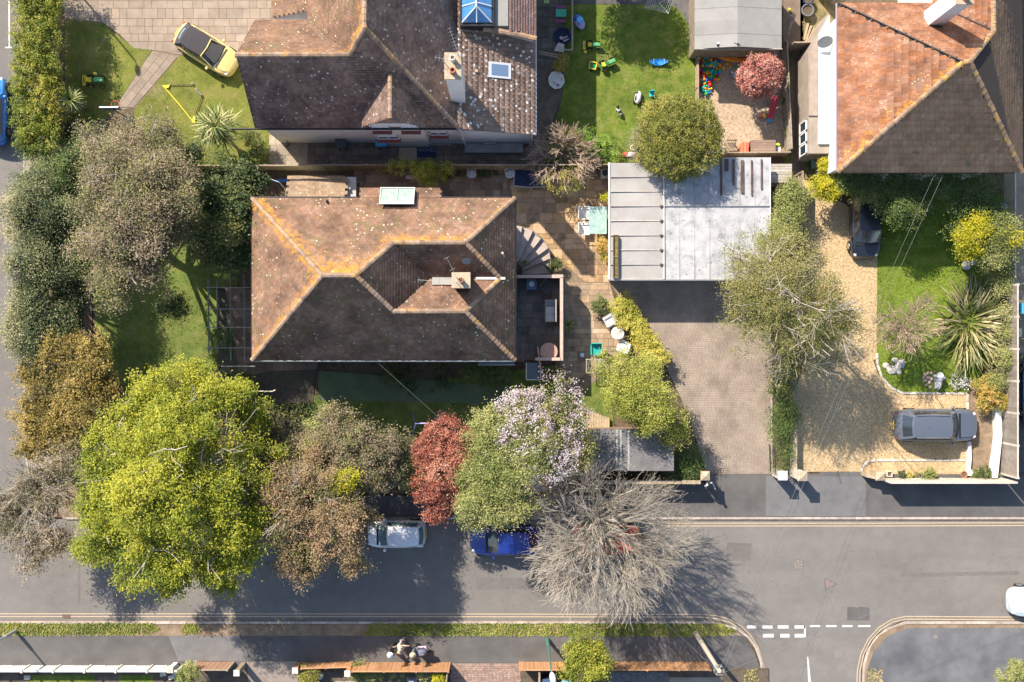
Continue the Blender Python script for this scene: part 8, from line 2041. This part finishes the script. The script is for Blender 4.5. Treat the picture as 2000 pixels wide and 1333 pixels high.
for y in (-.05, .05): k.p('ear', MB().box((.25, y * 1.6, .46), (.04, .03, .07)), BLACKP)
k.p('tail', MB().tube((-.25, 0, .3), (-.42, .05, .4), .02, .01), BLACKP)
k = Kit('play_table', 'octagonal pale sand and water table on the worn earth path', 'play table', 1086, 161, 10, .03)
oc = [(.46 * math.cos(i * PI / 4 + .39), .52 * math.sin(i * PI / 4 + .39)) for i in range(8)]
k.p('tray', MB().prism(oc, .38, .45), mat('pale_plastic', [(0.48, 0.46, 0.42), (0.58, 0.56, 0.52)], 3, .6)); q = MB(); q.path([Vector((*p_, .46)) for p_ in oc + oc[:1]], .03); k.p('rim', q, WHITE)
for x in (-.3, .3):
    for y in (-.3, .3): k.p('leg', MB().tube((x, y, 0), (x, y, .38), .03), STONEW)
k.p('scoop', MB().ball((.05, -.3, .48), (.07, .07, .05), 8, 5), plain('purple_plastic', (0.2, 0.03, 0.2), .4)); k.p('rake', MB().path([Vector((-.2, -.05, .47)), Vector((-.02, -.28, .48))], .014), TERRA)
k.p('shell_toy', MB().ball((.3, .02, .47), (.06, .12, .03), 8, 5), plain('peach_plastic', (0.6, 0.33, 0.2), .5))
k = Kit('picnic_table', 'child picnic table with teal top and purple benches on the side patio', 'picnic table', 1095, 31, 0, .03)
k.p('tabletop', MB().box((0, 0, .45), (.62, .46, .05)), plain('sea_green_plastic', (0.07, 0.36, 0.25), .4), bevel=.02)
for y in (-.40, .40): k.p('bench', MB().box((0, y, .26), (.62, .16, .04)), plain('plum_plastic', (0.27, 0.07, 0.18), .4), bevel=.02)
for x in (-.2, .2): k.p('leg_frame', MB().box((x, 0, .2), (.06, .8, .06)), plain('plum_plastic', (0, 0, 0))); k.p('leg', MB().box((x, 0, .3), (.06, .1, .3)), plain('plum_plastic', (0, 0, 0)))
k = Kit('toy_chair', 'lime green child chair at the top edge of the side patio', 'toy chair', 1067, 5, 90, .03)
LGP = plain('lime_plastic', (0.42, 0.52, 0.22), .4); k.p('seat', MB().box((0, 0, .26), (.3, .3, .04)), LGP, bevel=.01); k.p('backrest', MB().box((.15, 0, .42), (.04, .3, .3)), LGP, bevel=.01)
for x in (-.13, .13):
    for y in (-.13, .13): k.p('leg', MB().tube((x * 1.1, y * 1.1, 0), (x, y, .26), .02), LGP)
k = Kit('paddling_pool', 'round navy tub with pink and white toys inside on the side patio', 'paddling pool', 1098, 72, 0, .03)
k.p('wall', MB().torus((0, 0, .12), .46, .07, 28, 8), NVY, True); k.p('floor', MB().lathe((0, 0, 0), [(.45, .02), (.45, .05)], 24), NVY)
k = Kit('toy_bucket', 'pink toy bucket inside the navy tub', 'toy bucket', 1096, 76, 0, .09); k.p('pail', MB().lathe((0, 0, 0), [(.07, 0), (.1, .16), (.08, .15)], 12), PNK); k.p('handle', MB().torus((0, 0, .17), .09, .008, 14, 4, Matrix.Rotation(1.2, 3, 'X')), WHITE)
k = Kit('toy_slide', 'small grey toy slide tipped inside the navy tub', 'toy', 1104, 78, 30, .09); k.p('chute', MB().box((0, 0, .12), (.4, .18, .03), M=Matrix.Rotation(.35, 4, 'Y')), GREYP)
for y in (-.1, .1): k.p('rail', MB().box((0, y, .16), (.42, .025, .06), M=Matrix.Rotation(.35, 4, 'Y')), WHC)
k = Kit('grey_tarp_box', 'low pale grey angular box by the patio railings corner', 'box', 1092, 97, -15, .03); k.p('case', MB().prism([(-.25, -.2), (.3, -.15), (.22, .25), (-.12, .28)], 0, .25), mat('pale_box', [(0.36, 0.35, 0.34)], rough=.8)); k.p('lid', MB().prism([(-.27, -.22), (.32, -.17), (.24, .27), (-.13, .3)], .251, .28), STONEW)
t = thing('patio_railing', 'low wooden railing separating the side patio from the back lawn', 'railing', W(1116, 60))
for y in (-5, 55, 107): a = W(1116, y); MB().b2(a.x - .05, a.y - .05, 0, a.x + .05, a.y + .05, .95).build('post', WOOD, t)
q = MB(); q.tube(W(1116, -5) + Vector((0, 0, .9)), W(1116, 107) + Vector((0, 0, .9)), .04, n=4); q.tube(W(1116, 107) + Vector((0, 0, .9)), W(1092, 107) + Vector((0, 0, .9)), .04, n=4); q.build('top_rail', WOODG, t)
for i in range(26): a = W(1116, -5 + i * 4.4); MB().b2(a.x - .01, a.y - .03, .1, a.x + .01, a.y + .03, .86).build('baluster', WOODG, t)
t = thing('patio_gate', 'narrow dark wooden gate lying across the side patio beside the railings', 'gate', W(1070, 104))
for o_ in (0, 4): MB().tube(W(1052, 101 + o_, .9), W(1090, 108 + o_, .9), .035, n=4).build('rail', WOOD, t)
for i in range(9): MB().tube(W(1053 + i * 4.5, 101.5 + i * .85, .9), W(1053 + i * 4.5, 106 + i * .8, .2), .02, n=4).build('picket', WOODD, t)
t = thing('rotary_airer', 'grey rotary washing line at the top of the back lawn', 'washing line', W(1300, 14))
cc = W(1288, 6, 1.9); 
for i in range(4):
    a_ = i * PI / 2 + .5; MB().tube(cc, cc + Vector((1.0 * math.cos(a_), .8 * math.sin(a_), .25)), .014).build('arm', STEEL, t)
q = MB()
for s_ in (.35, .5, .65, .8, .95):
    ps = [cc + Vector((1.0 * s_ * math.cos(i * PI / 2 + .5), .8 * s_ * math.sin(i * PI / 2 + .5), .25 * s_)) for i in range(5)]; q.path(ps, .006, 4)
q.build('line', WHITE, t); MB().tube((cc.x, cc.y, 0), cc, .025).build('pole', STEEL, t)
# ---- play pit
def kayak(label, px, py, ln, w, m, m2, z, tilt):
    k = Kit('kayak', label, 'kayak', px, py, 2, z, group=None); q = MB(); n_ = 16; vs = []
    for i in range(n_ + 1):
        s = -1 + 2 * i / n_; x = s * ln / 2; hw = w / 2 * (1 - abs(s) ** 2.3); up_ = .12 * s ** 4
        prof = [(0, -.10), (.7, -.05), (1, .06), (.75, .13), (.3, .17), (0, .18), (-.3, .17), (-.75, .13), (-1, .06), (-.7, -.05)]
        for y_, z_ in prof: vs.append(Vector((x, y_ * hw + .01 * y_, z_ * (1 if hw > .05 else .5) + up_ + .12)))
    K = 10; RX_ = Matrix.Rotation(tilt, 4, 'X')
    q.add([RX_ @ v for v in vs], [(i * K + j_, i * K + (j_ + 1) % K, (i + 1) * K + (j_ + 1) % K, (i + 1) * K + j_) for i in range(n_) for j_ in range(K)])
    k.p('hull', q, m, True); c = MB().lathe((0, 0, 0), [(.22, 0), (.22, .03)], 16, Matrix.Diagonal((1.6, .7, 1)).to_3x3()); c.v = [tuple(RX_ @ (Vector(v) + Vector((.1, 0, .29)))) for v in c.v]; k.p('cockpit', c, m2)
    s_ = MB().tube((-ln * .4, 0, .31), (-.35, 0, .31), .012); s_.v = [tuple(RX_ @ Vector(v)) for v in s_.v]; k.p('deck_line', s_, m2)
kayak('blue kayak leaning against the grey garden shed, upper of two', 1441, 104, 2.6, .62, plain('kayak_blue', (0.03, 0.17, 0.55), .35), plain('kayak_navy', (0.02, 0.07, 0.25), .4), .5, -.55)
kayak('orange kayak lying in front of the blue one', 1445, 117, 2.5, .58, mat('kayak_orange', [(0.62, 0.15, 0.03), (0.72, 0.30, 0.02)], .8, .35), plain('kayak_rust', (0.35, 0.08, 0.03), .4), .1, -.3)
BC = [('red', (0.62, 0.02, 0.02)), ('blue', (0.02, 0.10, 0.60)), ('yellow', (0.75, 0.50, 0.02)), ('green', (0.02, 0.32, 0.08)), ('orange', (0.75, 0.22, 0.02)), ('turquoise', (0.03, 0.42, 0.42))]
bmesh_ = [MB().ball((0, 0, 0), 1.0, 12, 8).mesh('ball', plain('ball_' + n_, c_, .3), True) for n_, c_ in BC]
rnd = random.Random(11); done = []
t_ = 0
while len(done) < 135 and t_ < 5000:
    t_ += 1
    x_ = rnd.uniform(1361, 1410); y_ = rnd.uniform(111, 186)
    if x_ > 1362 + 44 * (1 - ((y_ - 130) / 62) ** 2) ** .5 if abs(y_ - 130) < 62 else True: continue
    if y_ > 160 and x_ > 1390: continue
    r_ = rnd.choice((.07, .085, .10, .115)); v = W(x_, y_); 
    if any((v.x - a_[0]) ** 2 + (v.y - a_[1]) ** 2 < ((r_ + a_[2]) * .72) ** 2 for a_ in done): continue
    done.append((v.x, v.y, r_)); i = rnd.randrange(6)
    o = inst('play_ball', bmesh_[i], None, TRS((v.x, v.y, .03 + r_ + (.06 if rnd.random() < .3 else 0)), 0, (r_, r_, r_)))
    props(o, BC[i][0] + ' plastic play ball in the colourful heap by the play pit edge', 'ball', BC[i][0] + ' play balls in the heap')
for i, (x_, y_, c_, lab) in enumerate(((1412, 134, 2, 'stray yellow ball right of the ball heap'), (1425, 130, 4, 'stray orange ball below the orange kayak'), (1436, 132, 3, 'stray green ball below the middle of the orange kayak'), (1402, 156, 4, 'stray orange ball at the lower right of the heap'), (1420, 126, 2, 'stray yellow ball tucked against the orange kayak'))):
    v = W(x_, y_); props(inst('play_ball', bmesh_[c_], None, TRS((v.x, v.y, .12), 0, (.09, .09, .09))), lab, 'ball')
k = Kit('toy_helicopter', 'small grey toy lying on the shaded sand below the kayaks', 'toy', 1432, 148, 40, .03); k.p('body', MB().ball((0, 0, .12), (.26, .1, .1), 12, 6), mat('grey_toy', [(0.3, 0.3, 0.33)], rough=.6), True); k.p('wing', MB().box((0, 0, .2), (.1, .5, .02)), WHC); k.p('tail_fin', MB().box((-.26, 0, .2), (.08, .02, .12)), BLACKP)
k = Kit('slide', 'red plastic slide with a pale blue foot in the play pit', 'slide', 1506, 213, -100, .03)
RSL = plain('red_slide', (0.60, 0.07, 0.09), .4)
k.p('chute', MB().box((0, 0, .38), (1.3, .26, .03), M=Matrix.Rotation(.35, 4, 'Y')), RSL)
for y in (-.15, .15): k.p('rail', MB().box((0, y, .42), (1.3, .04, .1), M=Matrix.Rotation(.35, 4, 'Y')), RSL)
k.p('landing', MB().box((.72, 0, .12), (.22, .34, .06)), plain('slide_blue', (0.10, 0.32, 0.45), .4), bevel=.02)
for i in range(9): k.p('tread_rib', MB().box((-.5 + i * .12, 0, .56 - i * .042), (.02, .22, .02)), plain('dark_red', (0.35, 0.03, 0.05), .5))
for s_ in (-.2, .2): k.p('ladder_leg', MB().tube((-.62, s_ * .6, .68), (-.95, s_, 0), .025), plain('yellow_plastic', (0, 0, 0)))
for i in range(3): k.p('rung', MB().tube((-.70 - i * .08, -.15, .5 - i * .16), (-.70 - i * .08, .15, .5 - i * .16), .018), GRP2)
k = Kit('toy_hoops', 'nested red and cream hoops lying beside the foot of the slide', 'toy hoops', 1489, 229, 0, .03)
for r_, m_ in ((.40, CRM), (.33, CRM), (.27, plain('hoop_red', (0.6, 0.08, 0.06), .5))): k.p('hoop', MB().torus((0, 0, .05), r_, .016, 28, 5), m_)
k.p('bead', MB().ball((.1, .02, .1), (.13, .09, .09), 10, 6), YTP, True); k.p('bead', MB().ball((-.08, -.02, .1), (.1, .07, .07), 10, 6), plain('hoop_red', (0, 0, 0)), True)
k = Kit('storage_box', 'brown plank-lidded storage box in the play pit corner', 'storage box', 1484, 292, 0, .03)
k.p('case', MB().box((0, 0, .35), (1.36, .72, .7)), WOODD)
for i in range(5): k.p('lid_plank', MB().box((0, -.31 + i * .155, .73), (1.44, .145, .03)), mat('brown_plank', [(0.21, 0.145, 0.11), (0.29, 0.205, 0.16)], 4, var=.08))
k = Kit('toy_house', 'orange and red plastic playhouse left of the storage box', 'playhouse', 1450, 293, 0, .03)
OR_ = plain('orange_plastic', (0.72, 0.24, 0.10), .5)
k.p('wall', MB().box((0, 0, .3), (.42, .55, .6)), OR_)
for i in range(3): k.p('roof_board', MB().box((-.14 + i * .14, 0, .64), (.11, .64, .04)), plain('coral_plastic', (0.66, 0.15, 0.10), .5) if i != 1 else OR_)
k = Kit('bench', 'greenish slatted wooden bench by the bottom fence of the play pit', 'bench', 1424, 290, -90, .03)
for i in range(5): k.p('seat_slat', MB().box((-.2 + i * .1, 0, .42), (.07, .62, .03)), WOOD)
for i in range(5): k.p('back_slat', MB().box((-.32, -.25 + i * .125, .66), (.03, .06, .42)), WOODD)
for x in (-.24, .24):
    for y in (-.28, .28): k.p('leg', MB().box((x, y, .2), (.05, .05, .4)), WOODD)
k = Kit('blue_barrel', 'blue plastic barrel at the foot of the ball-shaped shrub', 'barrel', 1399, 298, 0, .03); k.p('drum', MB().lathe((0, 0, 0), [(.18, 0), (.2, .1), (.2, .5), (.18, .6)], 16), BLUL); k.p('lid', MB().lathe((0, 0, 0), [(.17, .601), (.17, .62)], 16), plain('dark_blue_lid', (0.03, 0.15, 0.32), .4))
k = Kit('white_tub', 'white tub with a yellow-green lid in the play pit bottom right corner', 'tub', 1517, 293, 0, .03); k.p('tub', MB().box((0, -.05, .2), (.26, .36, .4)), WHITE, bevel=.02); k.p('lid', MB().ball((-.04, .2, .42), (.14, .12, .06), 10, 6), plain('chartreuse_plastic', (0.4, 0.55, 0.05), .4), True)
k = Kit('white_canopy', 'white and red curved paddling toy at the bottom of the back lawn', 'toy boat', 1229, 303, 5, .03); k.p('hull', MB().ball((0, 0, .1), (.42, .14, .12), 14, 7), WHC, True); k.p('stripe', MB().ball((-.2, .03, .12), (.25, .12, .11), 14, 7), plain('hoop_red', (0, 0, 0)), True)
k = Kit('coil_toy', 'cream and orange curved hoop toy at the bottom of the back lawn', 'toy', 1236, 289, 0, .03); k.p('hoop', MB().path([Vector((.14 * math.cos(a_ * .5), .14 * math.sin(a_ * .5), .06)) for a_ in range(1, 11)], .03), CRM); k.p('ball_end', MB().ball((.1, .1, .06), .05, 8, 5), OR_)
k = Kit('yellow_cone', 'small yellow plastic piece at the bottom lawn edge beside the ball-shaped shrub', 'toy', 1247, 309, 0, .03); k.p('block', MB().lathe((0, 0, 0), [(.16, 0), (.12, .08), (.04, .2)], 12), YTP); k.p('rim', MB().lathe((0, 0, 0), [(.18, 0), (.18, .02)], 12), OR_)
t = thing('shed_ornament', 'round black and white ball-shaped fitting on the shed front edge', 'ornament', W(1403, 86, 2.7)); MB().ball(W(1403, 86, 2.75), .09, 10, 7).build('ball', WHC, t, True); MB().ball(W(1402, 88, 2.82), (.07, .07, .05), 10, 6).build('cap', BLACKP, t, True)
t = thing('shed_lamp', 'small rusty bracket lamp on the middle of the shed front edge', 'lamp', W(1441, 86, 2.9)); MB().ball(W(1441, 86, 2.98), (.08, .06, .06), 8, 6).build('lamp_head', RUST, t, True); MB().tube(W(1434, 84, 2.95), W(1447, 89, 2.95), .012).build('bracket', BLACKP, t); MB().tube(W(1440, 88, 2.9), W(1438, 96, 2.6), .014).build('stay', WHITE, t)
# ---- alley
for px_, py_, r_, lab, m_ in ((1573, 25, .34, 'big dark-rimmed round tub in the alley, lower of two', GREYP), (1575, 4, .30, 'navy round tub in the alley at the top edge', NVY)):
    pot(lab, px_, py_, r_, .45, m_, cat='tub', z=.02)
k = Kit('compost_bin', 'green plastic bin with red and pale items on its lid in the alley', 'bin', 1587, 322, 5, .02); k.p('body', MB().box((0, 0, .3), (.52, .62, .6)), plain('dark_green_plastic', (0.05, 0.12, 0.06), .5), bevel=.03); k.p('lid', MB().box((0, 0, .62), (.56, .66, .05)), plain('pale_green_rim', (0.2, 0.28, 0.2), .5)); k.p('red_item', MB().box((.05, .1, .67), (.18, .12, .05)), plain('hoop_red', (0, 0, 0)))
k = Kit('blue_bag', 'crumpled bright blue bag on a bin beside the yellow bush', 'bag', 1585, 285, 0, .02); q = MB().ball((0, 0, .45), (.26, .22, .22), 12, 8); rnd = random.Random(8); q.v = [(v[0] + rnd.uniform(-.04, .04), v[1] + rnd.uniform(-.04, .04), v[2]) for v in q.v]; k.p('bag', q, plain('blue_bag', (0.02, 0.16, 0.6), .4)); k.p('bin', MB().lathe((0, 0, 0), [(.2, 0), (.26, .28)], 12), BLACKP)
k = Kit('dark_crate', 'dark crate with white stones below the crumpled blue bag', 'crate', 1587, 299, 0, .02); k.p('case', MB().box((0, 0, .18), (.56, .34, .36)), plain('dark_green_plastic', (0, 0, 0), .5)); 
for i in range(6): k.p('item', MB().ball((-.2 + i * .08, .05 * (-1) ** i, .38), .04, 6, 4), STONEW)
k = Kit('light_blue_box', 'pale blue flat box right of the green alley bin', 'box', 1602, 313, 0, .02); k.p('case', MB().box((0, 0, .15), (.3, .5, .3)), plain('pale_blue_box', (0.25, 0.45, 0.6), .5)); k.p('lid', MB().box((0, 0, .32), (.32, .52, .03)), plain('paler_blue', (0.35, 0.55, 0.68), .5))
k = Kit('garden_shelf', 'long grey-topped garden bench along the alley wall', 'bench', 1591, 150, 0, .02)
k.p('top', MB().box((0, 0, .8), (.42, 2.4, .05)), mat('shelf_grey', [(0.22, 0.2, 0.19), (0.3, 0.28, 0.26)], 3))
for y in (-1.1, 0, 1.1): k.p('leg', MB().box((-.1, y, .39), (.05, .05, .78)), WOOD)
k = Kit('cream_worktop', 'cream-topped potting table below the grey garden bench', 'table', 1591, 211, 0, .02); k.p('top', MB().box((0, 0, .8), (.46, 1.25, .05)), CREAM); k.p('red_tray', MB().box((-.05, .55, .84), (.2, .1, .03)), REDSILL); k.p('red_can', MB().lathe((0, 0, 0), [(.08, .825), (.08, .98)], 10), plain('hoop_red', (0, 0, 0)))
for x in (-.18, .18):
    for y in (-.55, .55): k.p('leg', MB().box((x, y, .39), (.05, .05, .78)), WOOD)
k = Kit('bamboo_bundle', 'loose bundle of poles leaning on the alley wall by the shed', 'poles', 1541, 46, 0, .02)
for i in range(6): k.p('pole', MB().tube((-.1 + i * .04, -.8 + i * .12, .1), (.05 + i * .03, .5 - i * .05, .5 + i * .04), .018), WOODG)
k.p('ball', MB().ball((-.02, .75, .15), .1, 8, 6), YTP)
k = Kit('plank_stack', 'loose planks lying on the rough grass at the alley top', 'planks', 1577, 68, 65, .02)
for i in range(3): k.p('plank', MB().box((i * .05, -.2 + i * .18, .05 + .02 * i), (1.0, .12, .04), rz=.1 * i), mat('pale_board', [(0, 0, 0)]))
# front garden objects
k = Kit('round_stone', 'pale round stone ornament in the front garden behind the low orange fence', 'ornament', 626, 1318, 0, PV + .01); k.p('stone', MB().ball((0, 0, .2), (.22, .22, .2), 14, 8), mat('pale_blue_stone', [(0.3, 0.32, 0.38), (0.5, 0.5, 0.56)], 6, .7), True); k.p('base', MB().lathe((0, 0, 0), [(.2, 0), (.2, .04)], 14), STONEW)
k = Kit('blue_parasol', 'small pale blue-grey peaked cover behind the long orange fence', 'cover', 806, 1330, 0, PV + .01); q = MB(); q.add([(-.3, -.3, .2), (.3, -.3, .2), (.3, .3, .2), (-.3, .3, .2), (0, .1, .9)], [(0, 1, 4), (1, 2, 4), (2, 3, 4), (3, 0, 4), (3, 2, 1, 0)]); k.p('cover', q, mat('blue_grey_cloth', [(0.18, 0.24, 0.32), (0.3, 0.36, 0.42)], 5)); k.p('stand', MB().tube((0, 0, 0), (0, .05, .8), .02), STEEL)
for i, (x_, y_) in enumerate(((55, 1322), (320, 1316), (336, 1322), (345, 1312))):
    k = Kit('stone_block', ['pale stone block at the far left of the front grass', 'flat stone step left of the cream-green bush, first', 'flat stone step left of the cream-green bush, second', 'flat stone step touching the cream-green bush'][i], 'stone', x_, y_, 10 * i, PV + .01); k.p('block', MB().box((0, 0, .08), (.34, .22, .16)), STONEW, bevel=.01)
for i, (x0_, x1_) in enumerate(((655, 672), (674, 694), (697, 716))):
    a = W(x0_, 1329); b = W(x1_, 1345); o = MB().b2(a.x, b.y, PV + .02, b.x, a.y, PV + .05).build('paving_flag', SLABC); props(o, ['left pale paving flag behind the orange fence', 'middle pale paving flag behind the orange fence', 'right pale paving flag behind the orange fence'][i], 'paving slab', 'pale flags behind the orange fence')
